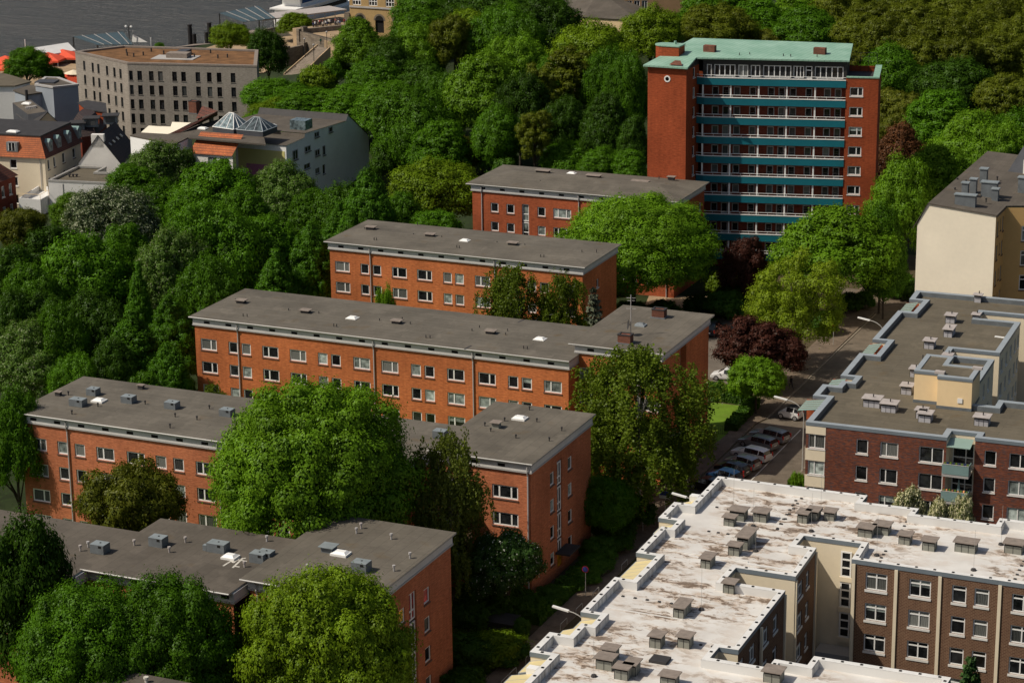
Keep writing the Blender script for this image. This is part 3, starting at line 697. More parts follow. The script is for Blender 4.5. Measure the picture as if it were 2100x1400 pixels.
# ---- white roofed brick building by the street
WT, WR = 13.4, 12.75
def white_building():
    r = thing('brick_apartment_building', 'dark brown brick building with white stained flat roof and cream courtyard corners', 'apartment building', (-55,175,0))
    P = [(-65.6,194.5),(-65.45,186.7),(-67.05,186.65),(-67.0,182.5),(-65.2,182.5),(-65.15,180.6),(-66.0,180.6),(-65.9,174.1),(-64.05,174.1),(-64.0,168.35),
         (-65.6,168.35),(-65.5,160.65),(-63.8,160.65),(-63.75,158.55),(-64.6,158.55),(-64.55,156.0),(-66.25,156.0),(-66.2,152.05),(-64.45,152.05),(-64.3,138),
         (-35.5,138),(-35.5,159.6),(-45.9,159.45),(-45.9,157.7),(-48.5,157.8),(-48.5,156.15),(-53.2,156.15),(-53.2,158.35),(-51.65,158.4),(-51.85,170.9),(-57.1,170.9),(-57.1,174.1),
         (-51.95,174.1),(-52.2,180.8),(-54.0,180.8),(-54.0,183.2),(-48.85,183.25),(-48.65,179.55),(-27,179.55),(-27,193.7),(-39.3,193.55),(-39.25,191.9),(-46.5,191.7),(-46.5,193.2),(-51.6,192.9),(-51.6,194.7)]
    H = {}; MI = {}
    heads = (12.1, 9.35, 6.55, 3.75)
    wk = dict(fr='frame', sill='sillw', fw=.10, sh=.2)
    e = 37; u0 = -48.65; W = []                        # right wing front
    def tw(u, w, hd): return (u-u0, hd-1.55, w, 1.55, dict(xs=(.5,), zs=(.74,)))
    def ts(u, w, hd): return (u-u0, hd-1.55, w, 1.55, dict(zs=(.74,)))
    for hd in (12.45, 9.68, 6.88, 4.1):
        W += [tw(-47.45,1.85,hd), tw(-43.72,1.83,hd), ts(-40.12,1.2,hd), ts(-38.25,1.22,hd), tw(-35.15,1.85,hd), tw(-31.4,1.85,hd)]
    H[37] = W
    # courtyard facades towards +u : edges 32 (v 174.1->180.8) and 28 (v 158.4->170.9)
    H[32] = [(s, hd-1.45, w, 1.45, dict(xs=(.5,) if w > 1.2 else (), zs=(.74,))) for hd in (12.3,9.5,6.7,3.9) for s, w in ((.9,1.65),(3.65,1.0))]
    H[28] = [(s, hd-1.45, w, 1.45, dict(xs=(.5,) if w > 1.2 else (), zs=(.74,))) for hd in (12.3,9.5,6.7,3.9) for s, w in ((.3,1.2),(2.95,1.5),(6.4,1.6),(9.4,1.2))]
    H[21] = []
    for i in range(len(P)): MI[i] = 1
    for i in (37, 32, 28, 38, 20): MI[i] = 0
    # street side walls in brick with plain windows
    for i, L in ((6,6.5),(10,7.7)): MI[i] = 0
    rf = flat_block(r, P, WT, WR, ('brickW','creamw'), 'whiteroof', ('whitecop','copingd'), .5, .34, H, mi=MI, dots=1.45, wkw=wk)
    for u in (-48.62,-44.98,-41.28,-36.3,-32.6):
        b = MB(); b.box((u,179.43,-1),(u+.28,179.56,WT-.36)); part('pilaster', b, M['creamw'], r)
    for u, v in ((-51.62,163.85),(-51.86,170.8),(-51.95,174.15),(-52.2,180.65)):
        b = MB(); b.box((u-.02,v,-1),(u+.16,v+.26,WT-.36)); part('pilaster', b, M['creamw'], r)
    # stair window strip in the courtyard corner
    for k, z in enumerate((10.2,7.4,4.6)):
        t = Vector((1,0,0)); add_window(r, (-50.62,183.0,z), (1,0), .95, 2.35, zs=(.36,.68), sill=None, name='stair_window', pv='pane_dark')
        b = MB(); b.box((-50.7,183.02,z-.42),(-49.6,183.2,z-.01)); part('stair_panel', b, M['creamw'], r)
    b = MB(); b.box((-52.2,181.2,3.5),(-48.9,183.15,3.75)); b.box((-52.2,181.1,3.1),(-48.9,181.195,3.8)); part('porch_canopy', b, M['ledge'], r)
    # loggia roofs of cream glass in the teeth
    for v0, v1, a, bb in ((186.75,188.9,-66.9,-65.5),(180.65,182.4,-66.8,-65.2),(168.4,174.0,-65.9,-64.1),(158.6,160.6,-65.5,-63.85),(156.05,158.4,-66.1,-64.7),(149.8,152.0,-66.2,-64.5),(146.2,149.2,-66.5,-64.5)):
        b = MB(); k = max(1, round((v1-v0)/1.0)); z = 13.15
        for i in range(k): b.obox((a,v0+(v1-v0)*i/k+.03,z-.55),(bb-a,0,.5),(0,(v1-v0)/k-.06,0),(0,0,.05))
        x = part('loggia_roof', b, M['yellowglass'], r)
        b = MB()
        for i in range(k+1): b.obox((a,v0+(v1-v0)*i/k-.03,z-.6),(bb-a,0,.5),(0,.06,0),(0,0,.1))
        b.box((a-.06,v0-.03,z-.7),(a,v1+.03,z-.5)); part('loggia_frame', b, M['coping'], x)
    for (u, v) in ((-66.35,189.0),(-65.35,149.55)):
        b = MB(); b.box((u,v-.35,WT-.5),(u+.85,v+.35,WT+.05)); part('parapet_stub', b, M['white'], r)
    z0 = WR+.005; o = (1080,980)
    def vb(o, x, y, w, d, h, n=2): vent_box(r, at(*zp(o,x,y),z0), w*.92, d*.92, h*.9, ('ventgrey','ventcap'), cap=.07, panels=n)
    vb(o,1437,292,1.45,1.2,1.0); vb(o,1382,328,1.0,.8,.85); vb(o,1592,300,1.35,1.2,.95); vb(o,1415,530,1.05,.9,.95); vb(o,1475,488,1.05,2.6,1.2)
    vb(o,1222,618,.9,1.5,.95); vb(o,1038,955,.95,2.0,.95); vb(o,1380,788,1.0,1.0,.95); vb(o,878,1162,1.0,1.1,1.05); vb(o,1072,1162,1.05,1.1,1.0)
    vb(o,560,1248,1.15,1.0,1.0); vb(o,528,1312,1.4,1.1,1.0); vb(o,645,1378,1.15,1.1,1.0); vb(o,708,1350,.9,1.2,1.0); vb(o,965,1425,1.3,1.0,.9); vb(o,1675,1400,1.4,1.2,.95)
    o = (1540,980)
    vb(o,350,308,.95,1.2,.95); vb(o,420,290,1.0,1.2,.95); vb(o,533,290,1.0,1.0,.85); vb(o,778,405,1.35,1.2,.9); vb(o,890,388,1.35,1.2,.9); vb(o,1047,455,1.05,1.0,.9)
    vb(o,1212,498,1.15,1.1,.95); vb(o,1462,510,1.9,1.2,.95,3); vb(o,1790,518,1.6,1.2,.95)
    b = MB(); p = at(*zp((1080,980),912,1248),z0); b.obox(p+Vector((-.7,-.6,0)),(1.4,0,0),(0,1.2,0),(0,0,.22)); part('roof_hatch', b, M['slate'], r)
    for o, x, y in (((1540,980),478,220),((1540,980),413,365),((1540,980),860,530),((1540,980),1522,630),((1540,980),1710,455),((1080,980),1565,500),((1080,980),1195,900),((1080,980),460,1355),((1080,980),1550,330),((1080,980),1415,200)):
        q = at(*zp(o,x,y),z0); b = MB(); b.tube([q,q+Vector((0,0,.16))],[.26,.2],8,0); b.tube([q+Vector((0,0,.16)),q+Vector((0,0,3.6))],.012,4,1); part('lightning_rod', b, [M['slate'], M['steel']], r)
    # ballast stones in lines where the rods' cables run
    b = MB()
    for (x0,y0),(x1,y1),k,o in (((345,140),(180,350),7,(1540,980)),((1065,300),(1015,385),4,(1540,980)),((920,500),(890,545),3,(1540,980)),((1865,570),(1805,690),5,(1540,980)),((658,808),(990,858),5,(1080,980)),((1840,155),(1715,345),7,(1080,980)),((1245,365),(1440,392),4,(1080,980)),((1430,1175),(1190,1140),4,(1080,980)),((1300,200),(1380,215),2,(1080,980))):
        for i in range(k):
            q = at(*zp(o,lerp(x0,x1,i/max(1,k-1)),lerp(y0,y1,i/max(1,k-1))),z0); b.box((q.x-.11,q.y-.11,q.z),(q.x+.11,q.y+.11,q.z+.07))
    part('cable_holder', b, M['slate'], r)
    b = MB(); b.box((-64.6,173.95+3.2,WR),(-57,174.05+3.2,WR+.1)); b.box((-56.9,176.5,WR),(-52.6,176.75,WR+.13)); b.box((-65.3,163.6,WR),(-58.0,163.72,WR+.05)); part('roof_rib', b, M['parapet'], r)
white_building()
# ---- brown roofed clinker building
BT, BR = 12.9, 12.4
def brown_building():
    r = thing('brick_apartment_building', 'reddish clinker building with sandy brown flat roof and a yellow rendered stair tower', 'apartment building', (-55,235,0))
    A = R(2.0); O = Vector((-63.1,214.0))
    def g(a, b): return (O.x+a*math.cos(A)-b*math.sin(A), O.y+a*math.sin(A)+b*math.cos(A))
    L = [(0,0),(14.0,0),(14.0,2.2),(16.6,2.2),(16.6,.9),(26,.9),(26,13.3),(16.6,13.3),(16.6,11.2),(13.5,11.2),(13.5,27.0),(8.5,27.0),(8.5,29.6),(13.6,29.6),(13.6,42.2),(8.8,42.2),(8.8,45.1),(19,45.1),(19,51.6),
         (-.3,51.6),(-.2,47.5),(1.5,47.5),(1.4,42.3),(-.35,42.3),(-.45,30.1),(1.3,30.1),(1.3,24.5),(-.55,24.5),(-.5,16.0),(1.1,16.0),(1.1,14.2),(.1,14.2),(.1,12.4),(-1.5,12.4),(-1.5,8.4),(0,8.4)]
    P = [g(*p) for p in L]; H = {}; MI = {i: 1 for i in range(len(P))}
    for i in (0, 4, 5, 35, 27, 23): MI[i] = 0
    heads = (11.75, 8.98, 6.2, 3.4)
    H[0] = []
    for hd in heads:
        H[0] += [(.25,hd-1.5,1.7,1.5,dict(xs=(.38,))), (5.1,hd-1.5,1.18,1.5,dict(pv='dark')), (7.5,hd-1.5,1.78,1.5,dict(xs=(.34,))), (11.35,hd-1.62,2.4,1.62,dict(xs=(.53,)))]
    H[2] = [(.2,hd-2.2,2.1,2.2,dict(xs=(.62,),sill=None,name='balcony_door',zs=(.33,))) for hd in heads]
    H[4] = []
    for hd in heads: H[4] += [(.95,hd-1.5,1.15,1.5,{}), (3.35,hd-1.5,1.9,1.5,dict(xs=(.55,))), (7.0,hd-1.5,1.9,1.5,dict(xs=(.55,)))]
    for e, ss in ((9,((10.0,.9),(6.0,1.2),(12.6,1.0))),(13,((1.2,1.2),(4.0,1.0),(6.6,1.2),(9.3,1.0),(11.2,1.0)))): H[e] = [(s,hd-1.5,w,1.5,{}) for s, w in ss for hd in heads]
    rf = flat_block(r, P, BT, BR, ('clinker','creamw'), 'roofbrown', ('coping','copingd'), .6, .3, H, mi=MI, inner='lead', wkw=dict(sill='sillw', sh=.12, fw=.09))
    # rendered corner bay
    b = MB(); z0 = -1.5
    Q = [g(-.03,-.03),g(2.0,-.03),g(2.0,.3),g(.3,.3),g(.3,2.6),g(-.03,2.6)]
    for hd, ht in ((12.55,.8),(10.2,1.22),(7.43,1.22),(4.65,1.22)): b.prism(Q, hd-ht, hd)
    part('corner_render', b, M['creamw'], r)
    # balconies in the recess
    for hd in heads[1:]:
        z = hd+.35
        b = MB(); q = [g(13.75,-.55),g(16.35,-.55),g(16.35,2.15),g(13.75,2.15)]; b.prism(q, z-.22, z, 1)
        b.prism([g(13.75,-.55),g(16.35,-.55),g(16.35,-.48),g(13.75,-.48)], z+.06, z+1.0, 0); b.prism([g(16.28,-.47),g(16.35,-.47),g(16.35,.85),g(16.28,.85)], z+.06, z+1.0, 0)
        x = part('balcony', b, [M['tealband'], M['ledge']], r)
        t = MB(); t.tube([(*g(13.75,-.52),z+1.06),(*g(16.35,-.52),z+1.06)], .035, 6); part('handrail', t, M['steel'], x)
        k = MB()
        for s in range(9):
            c = Vector((*g(13.9+s*.28,-.35),z+1.02)); k.obox(c,(.14,0,0),(0,.14,0),(0,0,.12+.1*((s*37)%5)/5), s%2)
        part('flower_box', k, [M['lawn'], M['pane_blue'] if hd == heads[1] else M['pane_orange']], x)
    for z in (11.95,):
        k = MB(); k.obox((*g(13.9,.0),z), Vector((*g(16.3,.0),z))-Vector((*g(13.9,.0),z)), Vector((*g(13.9,1.9),z+.35))-Vector((*g(13.9,0),z)), (0,0,.06)); part('canopy', k, M['greenglass'], r)
    q = g(15.3,.3); pr = thing('balcony_parasol', 'closed pale green parasol on the clinker building balcony with yellow flowers', 'parasol', (q[0],q[1],heads[2]+.36))
    k = MB(); k.tube([(0,0,0),(0,0,2.15)], .025, 5); lpart('pole', k, M['steel'], pr); k = MB(); k.tube([(0,0,.75),(0,0,1.0),(0,0,1.9),(0,0,2.1)], [.06,.16,.08,.02], 8); lpart('canopy', k, M['tealband'], pr)
    # glass canopies in the teeth of the street side
    for b0, b1, a0, a1 in ((42.6,46.3,-.9,.9),(30.4,34-4.9+4.9,-.9,.9),(30.5,30.6,-.9,.9),(14.9,15.6,-.6,.6),(12.6,13.9,-2.2,-.3),(5.9,7.9,-1.9,-.15)):
        pass
    for b0, b1, a0, a1 in ((42.9,46.9,-.5,.95),(24.9,29.2,-.65,.8),(12.7,15.4,-1.3,.2),(4.4,7.8,-2.1,-.08)):
        c = MB(); k = 5 if b1-b0 > 3 else 3
        X = MB()
        for i in range(k):
            y0, y1 = lerp(b0,b1,i/k)+.05, lerp(b0,b1,(i+1)/k)-.05
            q = [(*g(a0,y0),12.5),(*g(a1,y0),12.8),(*g(a1,y1),12.8),(*g(a0,y1),12.5)]; c.poly(q)
            c.poly([(p[0],p[1],p[2]-.04) for p in reversed(q)])
            X.obox((*g(a0,y1),12.48), Vector((*g(a1,y1),12.81))-Vector((*g(a0,y1),12.5)), Vector((*g(a0,y1+.1),0))-Vector((*g(a0,y1),0)), (0,0,.07))
        q = part('canopy', c, M['greenglass'], r); part('glazing_bar', X, M['ventgrey'], q)
        s = MB(); s.obox((*g(a0,b1+.35),10.4), Vector((*g(a1,b1+.35),0))-Vector((*g(a0,b1+.35),0)), Vector((*g(a0,b1+.5),0))-Vector((*g(a0,b1+.35),0)), (0,0,2.1)); part('loggia_wall', s, M['brickE'], r)
    # yellow stair tower
    T = [g(8.25,11.3),g(10.85,11.3),g(10.85,10.2),g(14.35,10.2),g(14.35,14.4),g(11.0,14.4),g(11.0,17.2),g(8.25,17.2)]
    w = MB(); w.prism(T, 12.72, 15.75); w.prism(inset(T,-.04), 12.405, 12.72, 1); x = part('stair_tower', w, [M['creamy'], M['lead']], r)
    ins = inset(T, .5); c = MB(); o_ = inset(T, -.05); c.ring(o_, inset(T,.46), 15.752, 15.85, 0)
    for i in range(8): c.poly([(*o_[i],15.5),(*o_[(i+1)%8],15.5),(*o_[(i+1)%8],15.752),(*o_[i],15.752)], 1)
    part('coping', c, [M['coping'], M['copingd']], x)
    c = MB(); c.poly([(*p,15.76) for p in ins]); part('tower_roof', c, M['roofbrown'], x)
    for (a, b, s) in ((10.9,11.0,.5),(14.2,13.6,.45)): c = MB(); q = g(a,b); c.box((q[0]-.5,q[1]-.3,15.86),(q[0]+.5,q[1]+.3,16.1)); part('roof_vent', c, M['ventcapl'], x)
    c = MB(); q0 = Vector((*g(12.95,10.17),13.2)); t = Vector((math.cos(A),math.sin(A),0)); c.obox(q0, t*.5, (0,-.06,0), (0,0,.5)); part('wall_box', c, M['white'], x)
    o = (1540,740); z0 = BR+.004; tm = dict(mats=('ventlilac','ventcapl'), cap=.07, tdir=(math.cos(A),math.sin(A)))
    for o, x, y, ww, d, n in ((o,822,318,1.7,1.3,3),(o,938,352,1.5,1.3,3),(o,1060,230,1.1,1.2,2),(o,1185,420,1.25,1.2,2),(o,1160,395,1.0,1.0,2),(o,1573,445,1.4,1.2,3),((1540,400),1360,876,1.05,1.1,2),((1540,400),1345,972,.95,1.9,2),((1540,400),1215,1052,1.1,1.2,2),((1540,400),1115,1245,.9,1.2,2),((1540,400),1535,870,.75,.8,1),((1540,400),1340,1150,.9,.8,1),((1540,400),1548,735,.8,.7,1)):
        P0 = at(*zp(o,x,y),z0); vent_box(r, P0, ww, d, .85, panels=n, **tm)
        stub(r, P0+Vector((.05,.6,.95)), .32, .06, cap=False)
    for x, y in ((1315,1085),(1175,1125),(1520,832),(1670,360+400-34)): stub(r, at(*zp((1540,400),x,y),z0), .55, .06, cap=False)
    b = MB(); p = at(2050,692,z0); b.obox(p+Vector((-.55,-.15,.03)),(1.1,-.12,0),(.03,.3,0),(0,0,.09)); part('pale_sheet', b, M['white'], r)
brown_building()
# ---- cream gable house beyond
def cream_house():
    r = thing('townhouse', 'tall town house with blank cream gable wall and dark roof with blue grey chimneys', 'house', (-65,290,0))
    u0, u1, v0, v1 = -70.2, -60.3, 285.0, 318.0
    w = MB()
    w.poly([(u0,v0,-1),(u1,v0,-1),(u1,v0,18.1),(-68.9,v0,18.9),(u0,v0,16.1)], 0)
    wins = []
    for hd in (17.0,13.9,10.6,7.4,4.2): wins += [(.9,hd-1.9,.8,1.9,dict(zs=(.7,))),(2.6,hd-1.5,.5,1.5,{}),(3.9,hd-1.9,.8,1.9,dict(zs=(.7,)))]
    facade(r, w, (u1,v0), (u1,v0+5.2), -1, 18.1, wins, 1, fr='framegrey', sill='sillb', fw=.08)
    wall_panel(w, (u0,v1), (u0,v0), -1, 16.1, [], 0)
    wall_panel(w, (u1,v0+5.2), (u1+5.5,v0+7.4), -1, 17.9, [(2.2,h-2,1.0,2.0) for h in (15.5,12.3,9.1,5.9)], 1)
    t = Vector((5.5,2.2)).normalized()
    for h in (15.5,12.3,9.1,5.9): q = Vector((u1,v0+5.2))+t*2.2; add_window(r, (q.x,q.y,h-2), t, 1.0, 2.0, zs=(.7,), sill='sillb')
    wall_panel(w, (u1+5.5,v0+7.4), (u1+16,v0+7.4), -1, 15.5, [(s,h-1.9,1.5,1.9) for h in (14.2,11,7.8,4.6) for s in (.9,4.0)], 1)
    for h in (14.2,11,7.8,4.6):
        for s in (.9,4.0): add_window(r, (u1+5.5+s,v0+7.4,h-1.9), (1,0), 1.5, 1.9, xs=(.5,), zs=(.7,), sill='sillb')
    part('wall', w, [M['cream'], M['ochre']], r)
    f = MB()
    f.poly([(-68.9,v0-.15,18.95),(u1+.15,v0-.15,18.15),(u1+.15,v0+5.2,18.15),(u1+3.0,v0+6.4,18.15),(u1+3.0,v1,18.4),(-68.9,v1,18.95)])
    f.poly([(u0-.55,v0-.15,15.6),(-68.9,v0-.15,18.95),(-68.9,v1,18.95),(u0-.55,v1,15.6)])
    f.poly([(u0-.55,v0-.15,15.45),(-68.9,v0-.15,18.8),(-68.9,v0-.15,18.95),(u0-.55,v0-.15,15.6)]); f.poly([(-68.9,v0-.15,18.8),(u1+.15,v0-.15,18.0),(u1+.15,v0-.15,18.15),(-68.9,v0-.15,18.95)])
    f.poly([(u1+.15,v0-.15,17.8),(u1+.15,v0+5.2,17.8),(u1+.15,v0+5.2,18.15),(u1+.15,v0-.15,18.15)])
    part('roof', f, M['roofA'], r)
    f = MB()
    f.poly([(u1+2.6,v0+6.9,18.3),(u1+16,v0+7.0,15.3),(u1+16,v0+13,19.5),(u1+2.6,v0+13,19.5)]); f.poly([(u1+2.6,v0+6.9,18.3),(u1+5.5,v0+6.95,15.3),(u1+16,v0+7.0,15.3)])
    part('tiled_roof', f, M['tiler'], r)
    for x, y, ww, d, h in ((1980,422,2.6,.9,1.4),(1979,405,.8,.8,1.9),(1996,397,.8,.8,1.9),(2017,377,.9,.9,2.0),(2029,402,2.0,1.0,1.8),(2041,408,.8,.8,1.3),(2103,391,1.8,1.0,1.7)):
        P = at(x,y,18.5); b = MB(); b.obox(P-Vector((ww/2,d/2,.8)),(ww,0,0),(0,d,0),(0,0,h+.8)); q = part('chimney', b, M['lead'], r)
        c = MB(); c.obox(P-Vector((ww/2+.12,d/2+.12,-h)),(ww+.24,0,0),(0,d+.24,0),(0,0,.12)); part('cap', c, M['leadtop'], q)
    for x, y in ((1963,373),(1981,377),(1958,393),(2045,370),(2022,415)): stub(r, at(x,y,18.6), .5, .08)
cream_house()
def slate_house():
    r = thing('townhouse', 'corner of a blue slate mansard roof with white dormer window at the right edge', 'house', (-66,330,0))
    p = at(2062,368,17.5); w = MB(); u0, v0 = p.x, p.y
    w.prism([(u0,v0),(u0+12,v0),(u0+12,v0+12),(u0,v0+12)], -1, 17.5); part('wall', w, M['cream'], r)
    f = MB(); q = [(u0-.3,v0-.3),(u0+12,v0-.3),(u0+12,v0+12),(u0-.3,v0+12)]; i = [(u0+2.2,v0+1.8),(u0+10,v0+1.8),(u0+10,v0+10),(u0+2.2,v0+10)]
    for k in range(4): f.poly([(*q[k],17.5),(*q[(k+1)%4],17.5),(*i[(k+1)%4],22.5),(*i[k],22.5)])
    f.poly([(*a,22.5) for a in i]); part('roof', f, M['slateb'], r)
    d = MB(); d.box((u0+2.3,v0-.1,17.9),(u0+3.7,v0+1.6,20.3)); x = part('dormer', d, M['plasterw'], r)
    ORGx = ORG[r.name]; add_window(r, (u0+2.45,v0-.27,18.1), (1,0), 1.1, 1.9, xs=(.5,), zs=(.35,.66), sill=None)
slate_house()
# ---------------------------------------------------------------- the tower with teal galleries
def tower():
    r = thing('apartment_tower', 'tall red brick apartment tower with teal gallery balconies and green copper roof', 'apartment tower', (-100,315,0))
    A = R(13.0); ex = Vector((math.cos(A),math.sin(A))); ey = Vector((-ex.y,ex.x)); G0 = Vector((-108.55,312.0))
    def g(s, d=0): q = G0+ex*s+ey*d; return (q.x, q.y)
    TOP = 27.9; ST = 2.815; w = MB(); LEN = 20.2
    decks = [TOP-.95-ST*k for k in range(10)]
    # wing
    wu0, wu1, wv0, wv1 = -115.2, -109.45, 308.0, 323.0
    w.poly([(wu0,wv0,-3),(wu1,wv0,-3),(wu1,wv0,29.45),(wu0,wv0,29.6)], 0)
    sw = [(2.75,d+.95-.1,1.0,1.45,dict(fw=.12)) for d in decks]
    facade(r, w, (wu1,wv0), (wu1,313.3), -3, 29.4, sw, 0, sill='sillw')
    wall_panel(w, (wu0,wv1), (wu0,wv0), -3, 29.6, [], 0); wall_panel(w, (wu1,wv1),(wu0,wv1), -3, 29.6, [], 0)
    # gallery wall, one storey strip after another
    bays = [( .0,'WD'),(3.95,'WW'),(7.9,'WD'),(11.85,'WW'),(15.8,'WD')]
    for k in range(1, 10):
        d = decks[k]; H = []
        for b, t in bays:
            if t == 'WD': H += [(b+1.3,d+.85,.98,1.3,{}), (b+2.8,d+.02,.95,2.15,dict(name='door',door=True,zs=(.34,)))]
            else: H += [(b+.42,d+.85,.98,1.3,{}), (b+2.65,d+.85,.98,1.3,{})]
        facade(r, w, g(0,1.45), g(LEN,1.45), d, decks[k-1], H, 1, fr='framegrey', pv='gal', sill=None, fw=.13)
    wall_panel(w, g(0,1.45), g(LEN,1.45), -4, decks[9], [], 1)
    # end bay of brick with windows
    H = [(.55,hd-1.28,1.85,1.28,dict(xs=(.62,))) for hd in [26.85-ST*k for k in range(10)]]
    facade(r, w, g(LEN), g(LEN+4.5), -4, 28.15, H, 0, sill='sillw')
    wall_panel(w, g(LEN,1.45), g(LEN), -4, 28.15, [], 0); wall_panel(w, g(LEN+4.5), g(LEN+4.5,10), -4, 28.15, [], 0); wall_panel(w, g(LEN+4.5,10), g(-2,10), -4, 28.15, [], 0)
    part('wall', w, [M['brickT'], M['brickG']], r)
    # penthouse
    p = MB(); d = decks[0]; H = []
    for s, ww, n, dd in ((.55,.7,0,0),(1.6,3.0,4,0),(5.0,1.4,2,1),(6.75,1.35,2,0),(8.5,3.95,5,0),(12.75,1.5,3,0),(14.35-.0,.0,0,0),(14.5,0,0,0)):
        if ww: H.append((s,d+.75 if not dd else d+.75,ww,1.75,dict(xs=tuple((i+1)/n for i in range(n-1)) if n else ())))
    H += [(14.6,d+.75,.0001,1.75,{})]; H = [h for h in H if h[2] > .01]
    H += [(14.45,d+.1,.95,2.4,dict(zs=(.75,),door=True,name='door')), (15.75,d+.75,4.0,1.75,dict(xs=(.2,.4,.6,.8)))]
    facade(r, p, g(0,1.25), g(LEN,1.25), d, 30.35, H, 0, pv='mix', sill=None, fw=.13)
    wall_panel(p, g(LEN,1.25), g(LEN,9.5), d, 30.35, [], 0); wall_panel(p, g(LEN,9.5), g(-2,9.5), d, 30.35, [], 0)
    part('penthouse', p, M['framedark'], r)
    # galleries
    for k, d in enumerate(decks):
        b = MB(); b.prism([g(.35,0),g(LEN,0),g(LEN,1.44),g(-.75,1.44),g(-.75,.35)], d-.2, d, 1)
        x = part('gallery', b, [M['teal'], M['ledge']], r)
        b = MB(); z0, z1 = d-.22, d+.78
        b.prism([g(.35,-.09),g(LEN,-.09),g(LEN,-.005),g(.35,-.005)], z0, z1); b.prism([g(-.75,.30),g(.35,-.088),g(.35,-.006),g(-.75,.38)], z0, z1); part('parapet_panel', b, M['teal'], x)
        b = MB(); b.prism([g(.3,-.13),g(LEN,-.13),g(LEN,.06),g(.3,.06)], z1+.002, z1+.10); b.prism([g(-.75,.25),g(.3,-.13),g(.3,.06),g(-.75,.42)], z1+.003, z1+.099)
        b.tube([(*g(-.75,.33),z1+.42),(*g(.35,0),z1+.42),(*g(LEN,0),z1+.42)], .035, 5)
        for s in np.arange(.4,LEN,1.32): b.tube([(*g(s,0),z1+.05),(*g(s,0),z1+.42)], .025, 4)
        part('railing', b, M['white'], x)
        if k:
            for bb in (0.02,3.95,7.9,11.85,15.8):
                c = MB(); c.prism([g(bb+.02,.08),g(bb+.24,.08),g(bb+.24,.3),g(bb+.02,.3)], d+.005, decks[k-1]-.205); part('column', c, M['white'], x)
    # copper roof : wing part slopes down to the wing front
    f = MB(); t = .22
    W0, W1 = (wu0-.5,wv0-.55), (wu1+.35,wv0-.55)
    e0, e1 = g(-.9,.75), g(LEN+.35,.75); b1, b0 = g(LEN+.35,10.3), (wu0+1.2,323.6)
    zf, ze, zb = 29.85, 30.45, 31.25
    top_ = [(*W0,zf),(*W1,zf),(*e0,ze),(*e1,ze),(*b1,zb),(*b0,zb)]
    f.poly([top_[0],top_[1],top_[2],top_[5]]); f.poly([top_[2],top_[3],top_[4],top_[5]])
    for i in range(6):
        a, b = top_[i], top_[(i+1)%6]; f.poly([(a[0],a[1],a[2]-t),(b[0],b[1],b[2]-t),b,a])
    f.poly([(a[0],a[1],a[2]-t) for a in (top_[5],top_[2],top_[1],top_[0])]); f.poly([(a[0],a[1],a[2]-t) for a in (top_[5],top_[4],top_[3],top_[2])])
    rf = part('roof', f, M['copper'], r)
    wf = MB(); wf.poly([(wu0,wv0,29.6),(wu1,wv0,29.45),(wu1,wv0,29.75),(wu0,wv0,29.75)]); wf.poly([(wu1,wv0,29.4),(wu1,313.3,29.4),(wu1,313.3,30.2),(wu1,wv0,29.65)]); wf.poly([(wu0,wv1,29.6),(wu0,wv0,29.6),(wu0,wv0,29.7),(wu0,wv1,31)]); part('eaves_board', wf, M['framedark'], r)
    # coping of the end terrace
    c = MB(); P = [g(LEN+.05,-.08),g(LEN+4.6,-.08),g(LEN+4.6,10),g(LEN+.05,10)]; c.prism([P[0],P[1],g(LEN+4.6,.45),g(LEN+.05,.45)], 28.152, 28.32); c.prism([g(LEN+3.7,.451),g(LEN+4.6,.451),P[2],g(LEN+3.7,10)], 28.15, 28.318)
    part('terrace_coping', c, M['copper'], r)
    c = MB(); c.prism([g(LEN,.5),g(LEN+3.7,.5),g(LEN+3.7,9.9),g(LEN,9.9)], 27.3, 27.34); part('terrace_floor', c, M['slate'], r)
    c = MB(); 
    for z in (28.9,29.5,30.1): c.tube([(*g(LEN+.3,9.6),z),(*g(LEN+3.9,9.6),z)], .03, 4)
    for s in (.3,1.5,2.7,3.9): c.tube([(*g(LEN+s,9.6),27.3),(*g(LEN+s,9.6),30.1)], .03, 4)
    part('terrace_railing', c, M['framedark'], r)
    # lift house on the wing roof, chimneys, small vents
    o = (1080,0); P = at(*zp(o,978,385),30.3); c = MB()
    q = []
    for a in np.linspace(math.pi/2, 3*math.pi/2, 9): q.append((P.x-1.1+1.25*math.cos(a), P.y+.9+1.25*math.sin(a)))
    q += [(P.x+1.5,P.y-.35),(P.x+1.5,P.y+2.15)]
    c.prism(q, 29.7, 31.7); x = part('roof_house', c, M['brickT'], rf); 
    c = MB(); c.prism(inset(q,-.1), 31.702, 31.85); c.tube([(P.x+.4,P.y+1.2,31.85),(P.x+.4,P.y+1.2,32.3)], .2, 8); part('roof_house_cap', c, M['copper'], rf)
    for o, x, y in (((1080,0),1250,345),((1540,0),470,362)):
        p = at(*zp(o,x,y),30.9); c = MB(); c.obox(p-Vector((.85,.3,.3)),(1.7,0,0),(0,.9,0),(0,0,1.0)); part('chimney', c, M['chimney'], rf)
    for o, x, y in (((1080,0),1105,308),((1080,0),1088,330),((1080,0),1073,365),((1080,0),1455,378),((1080,0),1525,375),((1080,0),1755,385),((1080,0),1805,388),((1540,0),222,385),((1540,0),272,388),((1540,0),452,390)):
        stub(rf, at(*zp(o,x,y),30.6), .35, .06, cap=False)
